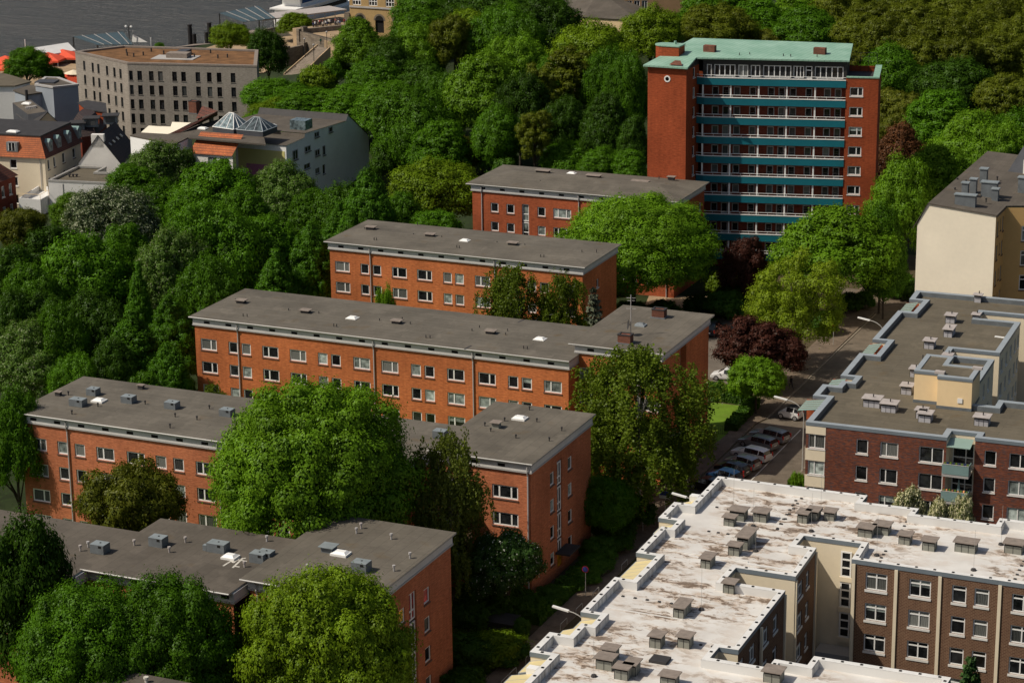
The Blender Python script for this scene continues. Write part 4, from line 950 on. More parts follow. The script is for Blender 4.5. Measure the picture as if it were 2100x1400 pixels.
    p = at(*zp((1080,0),1025,440),30.1); c = MB(); c.poly([p+Vector((-1,-.4,-.05)),p+Vector((1.0,-.4,-.05)),p+Vector((.4,.5,.45)),p+Vector((-.4,.5,.45))]); c.poly([p+Vector((-1,-.4,-.05)),p+Vector((-.4,.5,.45)),p+Vector((-.7,.9,.1))]); part('roof_dormer', c, M['chimney'], rf)
    # porthole
    q = atv(*zp((1080,0),962,540), wv0); c = MB()
    for i in range(20):
        a0, a1 = 2*math.pi*i/20, 2*math.pi*(i+1)/20
        def P_(a, rr, y): return (q.x+rr*math.cos(a), wv0+y, q.z+rr*math.sin(a))
        c.poly([P_(a0,.28,-.06),P_(a1,.28,-.06),P_(a1,.47,-.06),P_(a0,.47,-.06)][::-1]); c.poly([P_(a0,.47,-.06),P_(a1,.47,-.06),P_(a1,.47,.02),P_(a0,.47,.02)])
    x = part('porthole', c, M['white'], r); c = MB(); c.poly([(q.x+.3*math.cos(a),wv0-.03,q.z+.3*math.sin(a)) for a in np.linspace(0,2*math.pi,17)[:-1]]); part('pane', c, M['pane_dark'], x)
tower()
# ---------------------------------------------------------------- quarter by the river
def wallrun(mb, pts, z0, z1, m=0):
    for a, b in zip(pts, pts[1:]): wall_panel(mb, a, b, z0, z1, [], m)
def grey_office():
    ZT = 4.0
    P = [at(*zp((0,0),x,y),ZT) for x, y in ((513,352),(870,430),(1755,450),(1765,342),(850,313))]
    P = [(p.x,p.y) for p in P]
    r = thing('office_building', 'long pale grey brick office with rusty planted roof beside the river', 'office building', (P[1][0],P[1][1]+10,-14))
    H = {0: [], 1: []}
    L0 = (Vector(P[1])-Vector(P[0])).length; L1 = (Vector(P[2])-Vector(P[1])).length
    for k in range(5):
        hd = 2.35-3.0*k
        for f in (.145,.31,.42,.585,.725,.84): H[0].append((f*L0,hd-2.0,.85,2.0,{}))
        for x in (890-30,920,1000,1063,1160,1222,1320,1398,1465,1560): H[1].append(((x-870+15)/885*L1 if x > 870 else .25,hd-2.0,1.0 if x > 900 else .8,2.0,{}))
    w = MB()
    for i in range(5): facade(r, w, P[i], P[(i+1)%5], -16, ZT-.01, H.get(i, []), 0, .3, fr='framedark', sill='sillg', pv='dark', fw=.07, sh=.1)
    part('wall', w, M['brickgrey'], r)
    ins = inset(P, .7); f = MB(); f.poly([(*p,ZT-.35) for p in inset(P,.65)]); part('roof', f, M['roofgreen'], r)
    c = MB(); c.ring(inset(P,-.06), ins, ZT-.3, ZT+.05); part('coping', c, M['ventcap'], r)
    o = (0,0); z = ZT-.34
    for x, y, ww, d, h, m in ((1200,405,4.6,2.6,1.1,'ventcap'),(1225,385,2.0,3.5,.9,'slateb')): p = at(*zp(o,x,y),z); b = MB(); b.obox(p-Vector((ww/2,0,0)),(ww,.8,0),(-.5,d,0),(0,0,h)); part('plant_room', b, M[m], r)
    b = MB(); p = at(*zp(o,1150,412),z); b.obox(p-Vector((4,0.5,0)),(9,2,0),(-1,5,0),(0,0,.12)); part('roof_pad', b, M['ledge'], r)
    for x, y in ((865,362),(915,390),(980,380),(1035,355),(1120,372),(1290,375),(1330,395),(1440,365),(1490,400),(1555,395),(870,382)): stub(r, at(*zp(o,x,y),z), .8, .16, 'slate', cap=False)
    for a in ((.23),(.5)): pass
grey_office()
def fr(o, pB, pA, pC, z):
    "right-angled frame of a house: corner B, front edge towards A, side edge towards C, at eaves height z"
    B, A, Cc = (at(*zp2(o,*p),z) for p in (pB, pA, pC))
    t = (A-B); t.z = 0; L = t.length; t.normalize(); n = Vector((-t.y,t.x,0))
    if n.dot(Cc-B) < 0: n = -n
    D = (Cc-B).dot(n); return B, t, n, L, D
def zp2(o, x, y): return o[0]+x*o[2], o[1]+y*o[2]
OA = (0,170,280/1508); OB = (260,200,280/1867); OC = (0,60,220/1867); OD = (500,0,220/1867)
def quad_house(o, pB, pA, pC, ze, over=0): 
    B, t, n, L, D = fr(o, pB, pA, pC, ze)
    return B, t, n, L, D
def P2(B, t, n, s, d, z): q = B+t*s+n*d; return (q.x, q.y, z)
def orange_house():
    ze = -1.0; B, t, n, L, D = fr(OA, (492,832), (0,806), (872,652), ze)
    L = max(L, 16); r = thing('townhouse', 'cream town house with orange mansard roof and four grey side dormers', 'house', (B.x,B.y,-12))
    P = lambda s, d, z: P2(B, t, n, s, d, z)
    w = MB(); a, b, c, d = P(L,0,0)[:2], P(0,0,0)[:2], P(0,D,0)[:2], P(L,D,0)[:2]
    W = [(L-s-w_,hd-1.7,w_,1.7,{}) for hd in (-1.5,-4.75,-8) for s, w_ in ((9.2,1.5),(5.6,1.4))]
    facade(r, w, a, b, -16, ze, W, 0, fr='frame', sill='sillw', pv='dark')
    W = [(s,hd-1.9,w_,1.9,{}) for hd in (-1.55,-4.8,-8) for s, w_ in ((1.0,.9),(3.3,.9),(6.8,1.2),(11.0,1.2),(15.5,1.2))]
    W = [x for x in W if x[0] < D-1.4]
    facade(r, w, b, c, -16, ze, W, 0, fr='frame', sill='sillb', pv='dark')
    wallrun(w, [c, d, a], -16, ze); part('wall', w, M['creamw'], r)
    f = MB(); zt = ze+3.6; o = .45; i = 1.25
    lo = [P(L+5,-o,ze-.05), P(-o,-o,ze-.05), P(-o,D+o,ze-.05), P(L+5,D+o,ze-.05)]
    hi = [P(L+5,i,zt), P(i,i,zt), P(i,D-i,zt), P(L+5,D-i,zt)]
    f.poly([lo[0],lo[1],hi[1],hi[0]],0); f.poly([lo[1],lo[2],hi[2],hi[1]],1); f.poly([lo[2],lo[3],hi[3],hi[2]],1); f.poly(lo[::-1],2)
    part('mansard_roof', f, [M['tileo'],M['tiler'],M['ledge']], r)
    f = MB(); hh = [P(L+5,i-.15,zt), P(i-.15,i-.15,zt), P(i-.15,D-i+.15,zt), P(L+5,D-i+.15,zt)]; tp = [(x,y,z+.3) for x,y,z in hh]; tp[1] = (tp[1][0],tp[1][1],zt+.2)
    for k in range(3): f.poly([hh[k],hh[k+1],tp[k+1],tp[k]])
    f.poly(tp); part('flat_roof', f, M['slate'], r)
    for s in (1.8,5.2,9.3,13.4):
        b_ = MB(); q = Vector(P(-.12,s,ze+.75)); n2 = -t if False else t; b_.obox(q, n*1.5, t*1.7, (0,0,1.75)); x = part('dormer', b_, M['zinc'], r)
        g_ = MB(); e = Vector(P(-.12,s,ze+2.5)); g_.poly([e,e+n*1.5,e+n*.75+Vector((0,0,.55))]); g_.poly([e,e+n*.75+Vector((0,0,.55)),e+n*.75+t*1.8+Vector((0,0,.55)),e+t*1.8]); g_.poly([e+n*1.5,e+n*1.5+t*1.8,e+n*.75+t*1.8+Vector((0,0,.55)),e+n*.75+Vector((0,0,.55))]); part('dormer_roof', g_, M['tealband'], x)
        g_ = MB(); e = Vector(P(-.15,s+.35,ze+1.0)); g_.poly([e,e+n*.8,e+n*.8+Vector((0,0,1.3)),e+Vector((0,0,1.3))]); part('pane', g_, M['pane_blind'], x)
    q = Vector(P(6.3,-.1,ze+.9)); b_ = MB(); b_.obox(q+t*-1.1, t*2.2, n*1.6, (0,0,1.7)); x = part('dormer', b_, M['zinc'], r); g_ = MB(); e = q-t*.7-n*.03+Vector((0,0,.2)); g_.poly([e+t*1.4,e,e+Vector((0,0,1.4)),e+t*1.4+Vector((0,0,1.4))]); part('pane', g_, M['pane_dark'], x)
    g_ = MB(); 
    for s in (0,.65,1.3): g_.obox(e+t*s-n*.03,t*.1,n*.02,(0,0,1.4))
    part('window_frame', g_, M['white'], x)
    q = Vector(P(10.0,.12,ze+1.0)); b_ = MB(); b_.obox(q,t*1.2,n*.12,n*.75+Vector((0,0,1.9))); part('roof_window', b_, M['greenglassroof'], r)
    skylight(r, at(*zp2(OA,145,545),zt+.35), 2.2, 1.3)
    d_ = MB(); q = P(.9,-.12,0); d_.tube([(q[0],q[1],ze),(q[0],q[1],-14)], .07, 6); part('downpipe', d_, M['pipe'], r)
orange_house()
def gable(name, label, cat, o, pL, pR, pTop, ze, pBack, depth=None, wallm='plasterw', rm='tiled', zg=-16, side='slate', chim=None, ridge_px=None):
    "house whose gable end faces the viewer: eaves corners pL, pR at height ze, ridge from its pixel; depth along the normal"
    A, B = at(*zp2(o,*pL),ze), at(*zp2(o,*pR),ze); t = (B-A); t.z = 0; L = t.length; t.normalize(); n = Vector((-t.y,t.x,0))
    # ridge : intersect ray with the gable plane
    d = ray(*zp2(o,*pTop)); c0 = Vector((0,0,CH)); k = (A-c0).dot(n)/d.dot(n); T = c0+d*k; s = (T-A).dot(t)
    Dp = depth
    r = thing(name, label, cat, (A.x,A.y,zg))
    w = MB(); w.poly([(A.x,A.y,zg),(B.x,B.y,zg),(B.x,B.y,ze),tuple(T),(A.x,A.y,ze)])
    e = n*Dp
    w.poly([tuple(B+Vector((0,0,zg-ze))),tuple(B+e+Vector((0,0,zg-ze))),tuple(B+e),tuple(B)]); w.poly([tuple(A+e+Vector((0,0,zg-ze))),tuple(A+Vector((0,0,zg-ze))),tuple(A),tuple(A+e)])
    w.poly([tuple(B+e+Vector((0,0,zg-ze))),tuple(A+e+Vector((0,0,zg-ze))),tuple(A+e),tuple(T+e),tuple(B+e)])
    part('wall', w, M[wallm], r)
    f = MB(); up = Vector((0,0,.15)); so = .35
    dR = (B-T).normalized()*so; dL = (A-T).normalized()*so; q = n*-.12
    f.poly([tuple(p) for p in (T+q+up,B+dR+q+up,B+dR+e+up,T+e+up)][::1], 0); f.poly([tuple(p) for p in (A+dL+q+up,T+q+up,T+e+up,A+dL+e+up)], 1)
    f.poly([tuple(p) for p in (T+q,B+dR+q,B+dR+q+up,T+q+up)],2); f.poly([tuple(p) for p in (A+dL+q,T+q,T+q+up,A+dL+q+up)],2)
    f.poly([tuple(p) for p in (B+dR+q,B+dR+e,B+dR+e+up,B+dR+q+up)],2)
    part('roof', f, [M[rm], M[side], M['slate']], r)
    return r, A, B, T, t, n
def small_houses():
    r, A, B, T, t, n = gable('townhouse', 'narrow white gabled house with broad chimney and dark brown tiled roof', 'house', OA, (868,885), (1330,890), (1082,585), -3.0, None, 12, 'plasterw', 'tiled')
    b = MB(); b.obox(T-t*1.3-Vector((0,0,2.2)), t*2.3, n*1.0, (0,0,2.4)); part('chimney', b, M['plasterw'], r)
    for k in range(4):
        p = B+(T-B)*.62+n*(1.2+k*2.6)+Vector((0,0,.2)); b = MB(); b.obox(p,t*.5-Vector((0,0,.4)),n*.5,(.1,0,.18)); part('roof_vent', b, M['zinc'], r)
    r, A, B, T, t, n = gable('townhouse', 'house with small yellow gable, dark tiled roof and grey roof part with skylight', 'house', OA, (372,485), (662,458), (525,328), .2, None, 14, 'creamy', 'tiled', side='slate')
    b = MB(); A0 = at(*zp2(OA,308,358),1.7); Tn = T+n*.25-t*.3; e = n*13; up = Vector((0,0,.16))
    b.poly([A0+up,Tn+up,Tn+e+up,A0+e+up]); b.poly([(A0.x,A0.y,-12),(Tn.x,Tn.y,-12),tuple(Tn+up),tuple(A0+up)],1); b.poly([tuple(A0+e+up),(A0.x+e.x,A0.y+e.y,-12),(A0.x,A0.y,-12),tuple(A0+up)],1)
    b.v = [tuple(q) for q in b.v]; x = part('rear_wing', b, [M['roofA'], M['slateb']], r); skylight(r, A0.lerp(Tn,.62)+n*9.5+up, 1.9, 1.4)
    for k in range(6): stub(r, A0.lerp(Tn,.25+.1*k)+n*4.5+up, .45, .16, 'pipe')
    # blue grey modern house at the far left
    r = thing('modern_house', 'blue grey rendered modern house with stepped flat roofs, left of the pale office', 'house', (*at(60,230,-12).xy,-12))
    ze = 1.0; P = [at(*zp2(OA,*p),ze) for p in ((160,92),(300,140),(590,96),(560,30),(330,40))]; P = [(p.x,p.y) for p in P]
    w = MB(); w.prism(P, -14, ze-.02); part('wall', w, M['plasterb'], r); f = MB(); f.prism(inset(P,-.25), ze, ze+.25); part('flat_roof', f, M['roofA'], r)
    a, b = Vector(P[0]), Vector(P[1]); t = (b-a).normalized()
    for hd in (-.6,-4.2):
        for s in (1.6,): q = a+t*s; add_window(r, (q.x+.0,q.y,hd-1.9), t, 1.1, 1.9, xs=(.5,), sill='sillw')
    bq = MB(); c = at(*zp2(OA,290,90),ze+1.2); bq.tube([(c.x,c.y,-8),(c.x,c.y,ze+1.4)], .3, 8); part('flue', bq, M['slate'], r)
    ze2 = 2.6; P = [at(*zp2(OA,*p),ze2) for p in ((390,20),(585,50),(862,22),(650,-55),(500,-60))]; P = [(p.x,p.y) for p in P]
    w = MB(); w.prism(P, -14, ze2-.02); part('upper_storey', w, M['plasterb'], r); f = MB(); f.ring(inset(P,-.15), inset(P,.5), ze2-.2, ze2+.15); f.poly([(*p,ze2) for p in inset(P,.45)],1); part('upper_roof', f, [M['ledge'],M['roofA']], r)
    b = MB(); p = at(*zp2(OC,600,945),ze2); b.obox(p,(4,1.0,0),(-.8,3.0,0),(0,0,.3)); part('solar_panel', b, M['slateb'], r)
    # low roofs at the left edge
    r = thing('warehouse', 'low building with brown pitched roof at the left edge under the green tree', 'building', (*at(20,190,-12).xy,-12))
    P = [at(*zp2(OC,*p),1.2) for p in ((-60,1000),(250,1000),(520,930),(90,800),(-60,790))]; P = [(p.x,p.y) for p in P]
    w = MB(); w.prism(P, -16, 1.18); part('wall', w, M['plasterg'], r); f = MB(); f.prism(inset(P,-.3), 1.2, 1.45); part('roof', f, M['roofbrown'], r)
    # white flat-roofed house
    zt = -3.4; r = thing('modern_house', 'white flat roofed modern house in front of the narrow gabled house', 'house', (*at(150,400,-12).xy,-12))
    P = [at(*zp2(OA,*p),zt) for p in ((532,1075),(1262,1108),(1345,1050),(1330,993),(1065,985),(1175,928),(862,915))]; P = [(p.x,p.y) for p in P]
    w = MB(); facade(r, w, P[0], P[1], -12, zt-.02, [((Vector(P[1])-Vector(P[0])).length*.7,zt-3.1,3.4,1.9,dict(xs=(.33,.67),fr='framegrey',sill=None))]); wallrun(w, P[1:]+P[:1], -12, zt-.02); part('wall', w, M['plasterg'], r)
    f = MB(); f.poly([(*p,zt-.4) for p in inset(P,.4)]); part('roof', f, M['roofbrown'], r)
    f = MB(); f.ring(inset(P,-.05), inset(P,.42), zt-.3, zt+.04); part('coping', f, M['fascia'], r)
    for k in range(3): stub(r, at(*zp2(OA,768+k*40,1040),zt-.4), .5, .16)
    b = MB(); p0 = at(*zp2(OA,700,1110),zt-.5); b.tube([p0-Vector((0,.2,0)),p0-Vector((0,.2,6))], .12, 6); part('downpipe', b, M['pipe'], r)
    # terrace with planter
    zt = -6.2; r = thing('roof_terrace', 'grey walled roof terrace with glass railing left of the white flat roofed house', 'terrace', (*at(70,410,-12).xy,-12))
    P = [at(*zp2(OA,*p),zt) for p in ((205,1275),(445,1290),(540,1240),(520,1100),(480,1100))]; P = [(p.x,p.y) for p in P]
    w = MB(); w.prism(P, -14, zt-.9); w.ring(P, inset(P,.25), zt-.9, zt); part('wall', w, M['plasterg'], r)
    f = MB(); 
    for a, b in zip(P, P[1:3]): f.tube([(*a,zt+.9),(*b,zt+.9)], .04, 5)
    for q in P[:3]: f.tube([(*q,zt),(*q,zt+.9)], .04, 5)
    part('railing', f, M['creamy'], r)
    # brick corner house bottom-left
    ze = -3.2; B, t, n, L, D = fr(OA, (168,1018), (-60,1120), (-30,860), ze)
    A_ = at(*zp2(OA,-90,1120),ze); B_ = at(*zp2(OA,165,1022),ze); t = (B_-A_); t.z = 0; L = t.length; t.normalize(); n = Vector((-t.y,t.x,0))
    r = thing('townhouse', 'red brown brick corner house with tiled roof and dormer at the left edge', 'house', (B_.x,B_.y,-14)); w = MB()
    c = lambda s, d: tuple((A_+t*s+n*d).xy)
    facade(r, w, c(0,0), c(L,0), -16, ze, [(L-s,hd-2,1.0,2.0,{}) for hd in (-4.3,-8.0) for s in (2.2,4.6,7.2)], 0, sill='sillw', pv='mix'); wallrun(w, [c(L,0),c(L,9),c(0,9),c(0,0)], -16, ze); part('wall', w, M['brickG'], r)
    f = MB(); q = [(*c(-1,-.5),ze),(*c(L+.4,-.5),ze),(*c(L+.4,9.4),ze),(*c(-1,9.4),ze)]; a, b = (*c(-1,4.4),ze+4.6), (*c(L-3.2,4.4),ze+4.6); f.poly([q[0],q[1],b,a]); f.poly([q[1],q[2],b]); f.poly([q[2],q[3],a,b]); part('roof', f, M['tiler'], r)
    d_ = MB(); p = Vector((*c(L-5.5,.6),ze+1.0)); d_.obox(p, t*1.6, n*2.4, (0,0,1.9)); x = part('dormer', d_, M['zinc'], r); d_ = MB(); e = p+t*.25-n*.02+Vector((0,0,.3)); d_.poly([e,e+t*1.1,e+t*1.1+Vector((0,0,1.4)),e+Vector((0,0,1.4))]); part('pane', d_, M['pane_net'], x)
    # dark dormered roofs between
    for nm, lb, pts, z, m, h in (('townhouse','dark roofed house with zinc dormers behind the orange mansard',((770,470),(900,600),(1060,580),(1180,470),(1000,330),(860,400)),-1.5,'tiled',2.6),
                              ('townhouse','rust red house wedged between dark roofs and the pale office',((870,225),(960,300),(1170,330),(1160,235),(960,205)),1.0,'brickT',0)):
        P = [at(*zp2(OA,*p),z) for p in pts]; P = [(p.x,p.y) for p in P]; a = sum((Vector(p) for p in P), Vector((0,0)))/len(P)
        r = thing(nm, lb, 'house', (a.x,a.y,-12)); w = MB(); w.prism(P, -14, z-.01); part('wall', w, M['brickT' if not h else 'brickG'], r)
        f = MB()
        if h:
            k = [tuple(Vector(p).lerp(a,.55)) for p in P]
            for i in range(len(P)): j = (i+1)%len(P); f.poly([(*P[i],z),(*P[j],z),(*k[j],z+h),(*k[i],z+h)])
            f.poly([(*p,z+h) for p in k]); part('roof', f, M['tiled'], r)
            for (px,py,zz) in ((860,500,.6),(1010,450,1.2),(1220,420,1.6)):
                q = at(*zp2(OA,px,py+40),z+zz); b = MB(); e = Vector((.88,.47,0)); nn = Vector((-.47,.88,0)); b.obox(q-e*1.3,e*2.6,nn*2.6,(0,0,1.5)); x = part('dormer', b, M['zinc'], r)
                b = MB(); b.obox(q-e*1.6-nn*.3+Vector((0,0,1.5)),e*3.2,nn*3.1,(0,0,.2)); part('dormer_roof', b, M['slate'], x)
                b = MB(); s = q-e*.9-nn*.02+Vector((0,0,.35)); b.poly([s,s+e*1.8,s+e*1.8+Vector((0,0,1.0)),s+Vector((0,0,1.0))]); part('pane', b, M['pane_net'], x)
                b = MB(); s = q+e*1.32+nn*.4+Vector((0,0,.3)); b.poly([s,s+nn*1.6,s+nn*1.6+Vector((0,0,1.0)),s+Vector((0,0,1.0))]); part('pane', b, M['pane_net'], x)
        else: f.prism(inset(P,-.2), z, z+.2); part('roof', f, M['slate'], r)
small_houses()
def mural_house():
    z1 = 7.0; r = thing('apartment_house', 'large grey white house with stepped grey roof, glass pyramid skylights and painted colour panels', 'apartment building', (*at(520,380,-6).xy,-6))
    f2 = (540,0,560/1867)
    E1 = at(*zp2(f2,155,995),z1-1.6)            # front edge of the right wing at its eaves
    # right wing: long side wall facing right from front corner to back gable
    A = at(*zp2(f2,155,998),4.6); Bk = at(*zp2(f2,720,930),4.6)
    t = Vector((0,1,0)); nw = n = Vector((-1,0,0))      # t runs back along the side wall, n along the front wall
    g = lambda s, d, z: tuple((A+t*s+n*d).xy)+(z,)
    def zat(px, py, s_px=None):                       # point of the side wall plane seen at a pixel
        d = ray(*zp2(f2,px,py)); k = (A-Vector((0,0,CH))).dot(nw)/d.dot(nw); q = Vector((0,0,CH))+d*k; return (q-A).dot(t), q.z
    L = zat(720,930)[0]
    prof = [zat(155,998),zat(275,945),zat(280,915),zat(560,830),zat(575,785),zat(720,930)]
    w = MB(); top_ = [g(s,0,z) for s, z in prof]
    wins = []
    for x0, x1, y0, y1 in ((200,232,1018,1100),(282,320,990,1045),(280,322,1110,1165),(348,378,895,945),(352,382,1015,1072),(405,420,992,1065),(357,386,1142,1195),(407,424,1120,1195),(446,470,862,910)):
        sa, za = zat(x0,y1); sb, zb = zat(x1,y0); wins.append((sa,za,max(.5,sb-sa),max(.8,zb-za),dict(xs=(.5,) if x1-x0 > 28 else ())))
    zmin = min(z for s, z in prof)
    facade(r, w, g(0,0,0), g(L,0,0), -18, zmin-.05, [x for x in wins if x[1]+x[3] < zmin-.1], 0, sill='sillg', fr='framegrey', pv='dark', fw=.09)
    w.poly([g(0,0,zmin-.05),g(L,0,zmin-.05)]+[p for p in reversed(top_)])
    for s, z, ww, h, k in wins:
        if z+h >= zmin-.1: q = g(s,-.2,z); add_window(r, q, t, ww, h, fr='framegrey', sill='sillg', pv='dark', **k)
    D = 10.0; s4, z4 = prof[4]
    def wl(p, q, z0, za, zb, m=0): w.poly([(*p[:2],z0),(*q[:2],z0),(*q[:2],zb),(*p[:2],za)], m)
    wl(g(0,D,0), g(0,0,0), -18, prof[0][1], prof[0][1])
    wl(g(L,0,0), g(L,D,0), -18, prof[5][1], prof[5][1])
    part('wall', w, M['plasterh'], r)
    f = MB(); zr = [z for s, z in prof]
    q = lambda s, d, z: g(s,d,z)
    f.poly([q(-.2,-.15,zr[0]+.1),q(prof[1][0],-.15,zr[1]+.1),q(prof[1][0],D,zr[1]+.1),q(-.2,D,zr[0]+.1)]); f.poly([q(prof[2][0],-.15,zr[2]+.1),q(prof[3][0],-.15,zr[3]+.1),q(prof[3][0],D+8,zr[3]+.1),q(prof[2][0],D+8,zr[2]+.1)])
    f.poly([q(prof[1][0],-.15,zr[1]),q(prof[2][0],-.15,zr[2]),q(prof[2][0],D,zr[2]),q(prof[1][0],D,zr[1])])
    f.poly([q(prof[3][0],-.15,zr[3]),q(s4,-.15,z4+.1),q(s4,D+8,z4+.1),q(prof[3][0],D+8,zr[3])],1); f.poly([q(s4,-.15,z4+.1),q(L+.2,-.15,zr[5]),q(L+.2,D+8,zr[5]),q(s4,D+8,z4+.1)],1)
    part('roof', f, [M['roofA'], M['slate']], r)
    # front wall of the right wing with the yellow panel
    fw_ = MB(); p0, p1 = Vector(g(0,10.5,0)), Vector(g(0,0,0)); e = (p1-p0).normalized(); m_ = t*-.06
    z = prof[0][1]
    fw_.obox(p0+e*1.0+m_+Vector((0,0,z-4.6)), e*9.2, t*.05, (0,0,3.6)); fw_.obox(p0+e*2.6+m_*2+Vector((0,0,z-6.2)), e*5.4, t*.05, (0,0,2.6), 1)
    part('colour_panel', fw_, [plain('panel_pale_yellow',(.62,.56,.22),.8,.05), plain('panel_pink',(.45,.16,.26),.8,.05)], r)
    sw = MB(); c = p0+e*8.6+m_*3+Vector((0,0,z-3.9))
    for a, b in (((-.9,.3),(.2,.0)),((.2,.9),(.0,-.2)),((.9,.1),(-.1,-.3)),((-.2,-.9),(.15,0))):
        sw.poly([c+e*a[0]+Vector((0,0,a[1])),c+e*b[0]+Vector((0,0,b[1])),c+e*(b[0]*.2)+Vector((0,0,-.4))])
    part('painted_bird', sw, plain('panel_blue',(.05,.16,.34),.8,.05), r)
    # middle: orange roof between the wings and left wing
    zm = 4.0; P = [at(*zp2(OB,*p),zm) for p in ((850,760),(1435,805),(1500,590),(835,562))]
    f = MB(); up = [0,0,2.9,2.9]; f.poly([(p.x,p.y,zm+u) for p, u in zip([P[0],P[1],P[1]+n*0+t*4.2,P[0]+t*4.2],up)]); part('tiled_roof', f, M['tileo'], r)
    w = MB(); wins = [(L_,zm-3.1,1.7,2.6,dict(xs=(.5,))) for L_ in ((P[1]-P[0]).length*.42,(P[1]-P[0]).length*.7)]; a, b = P[0]+t*.3, P[1]+t*.3
    facade(r, w, a.xy, b.xy, -8, zm, wins, 0, fr='framegrey', sill=None); w.poly([tuple(a)[:2]+(zm,),tuple(a+t*4.5)[:2]+(zm,),tuple(a+t*4.5)[:2]+(zm+3,)]); part('middle_wall', w, M['plasterw'], r)
    zl = 6.3; P = [at(*zp2(OB,*p),zl) for p in ((45,515),(650,640),(835,548),(1600,612),(1900,640),(1860,480),(1250,300),(560,500),(190,478))]
    f = MB(); f.prism([(p.x,p.y) for p in P], zl-.25, zl); part('middle_roof', f, M['roofA'], r)
    w = MB(); wallrun(w, [P[0].xy, P[1].xy], -8, zl-.26); wallrun(w, [P[1].xy, P[2].xy], -8, zl-.26); wallrun(w, [P[8].xy,P[0].xy], -8, zl-.26); part('left_wall', w, M['plasterh'], r)
    e = (P[1]-P[0]); e.z = 0; e.normalize(); nn = Vector((e.y,-e.x,0)); w = MB(); w.obox(P[0]+e*1.2+nn*.03-Vector((0,0,8)), e*5, nn*.05, (0,0,4.6)); part('colour_panel', w, plain('panel_deep_yellow',(.72,.40,.06),.8,.05), r)
    # red-brown roof ridge behind and terrace walls
    f = MB(); a = [at(*zp2(OB,*p),z_) for p, z_ in (((570,500),6.4),((1245,185),8.6),((1240,250),6.4),((735,480),6.35))]; f.poly([tuple(p) for p in (a[0],a[3],a[2],a[1])]); b_ = [at(*zp2(OB,*p),z_) for p, z_ in (((940,300),7.0),((1245,185),8.6),((1030,115),8.6))]; f.poly([tuple(p) for p in b_]); part('rear_tiled_roof', f, M['tiler'], r)
    w = MB(); P = [at(*zp2(OB,*p),5.4) for p in ((190,480),(575,505),(880,345),(620,335),(600,400),(430,395),(300,385))]; w.prism([(p.x,p.y) for p in P], -4, 5.4); part('rear_terrace', w, M['cream'], r)
    chimney(r, at(*zp2(OB,925,215),7.0), 1.6, 1.2, 2.2)
    # glass pyramids
    for (x0,y0,x1,y1,hh,fm) in ((1172,400,1460,440,2.3,'white'),(1500,440,1860,470,1.9,'coping')):
        a, b = at(*zp2(OB,x0,y0),zl+.9), at(*zp2(OB,x1,y1),zl+.9); e = (b-a); e.z = 0; Ls = e.length; e.normalize(); nn = Vector((-e.y,e.x,0)); dd = Ls*.95
        k = MB(); k.obox(a-Vector((0,0,.95)), e*Ls, nn*dd, (0,0,.95)); x = part('skylight_base', k, M['slateb'], r)
        ap0 = a+e*Ls*.40+nn*dd*.5+Vector((0,0,hh)); ap1 = a+e*Ls*.62+nn*dd*.5+Vector((0,0,hh)); c0, c1, c2, c3 = a, a+e*Ls, a+e*Ls+nn*dd, a+nn*dd
        k = MB(); k.poly([c0,c1,ap1,ap0]); k.poly([c1,c2,ap1]); k.poly([c2,c3,ap0,ap1]); k.poly([c3,c0,ap0]); part('skylight_glass', k, M['greenglassroof'], x)
        k = MB()
        for p, q_ in ((c0,ap0),(c1,ap1),(c2,ap1),(c3,ap0),(c0,c1),(c1,c2),(ap0,ap1),(c0.lerp(c1,.33),ap0.lerp(ap1,.2)),(c0.lerp(c1,.66),ap0.lerp(ap1,.8)),(c1.lerp(c2,.33),ap1),(c1.lerp(c2,.66),ap1)): k.tube([p,q_], .09, 5)
        part('skylight_frame', k, M[fm], x)
    skylight(r, at(*zp2(OB,1040,432),zl+.02), 1.7, 1.2); skylight(r, at(*zp2(f2,50,862),zl+.1), 1.9, 1.3)
    for x, y in ((1690,490),(1775,495),(1860,510)): stub(r, at(*zp2(OB,x,y),zl), .7, .14)
    k = MB(); p = at(*zp2(f2,245,885),8.0); k.obox(p-Vector((1.5,.5,0)),(3,0,0),(0,2.5,0),(0,0,1.6)); part('roof_lantern', k, M['greenglassroof'], r)
mural_house()
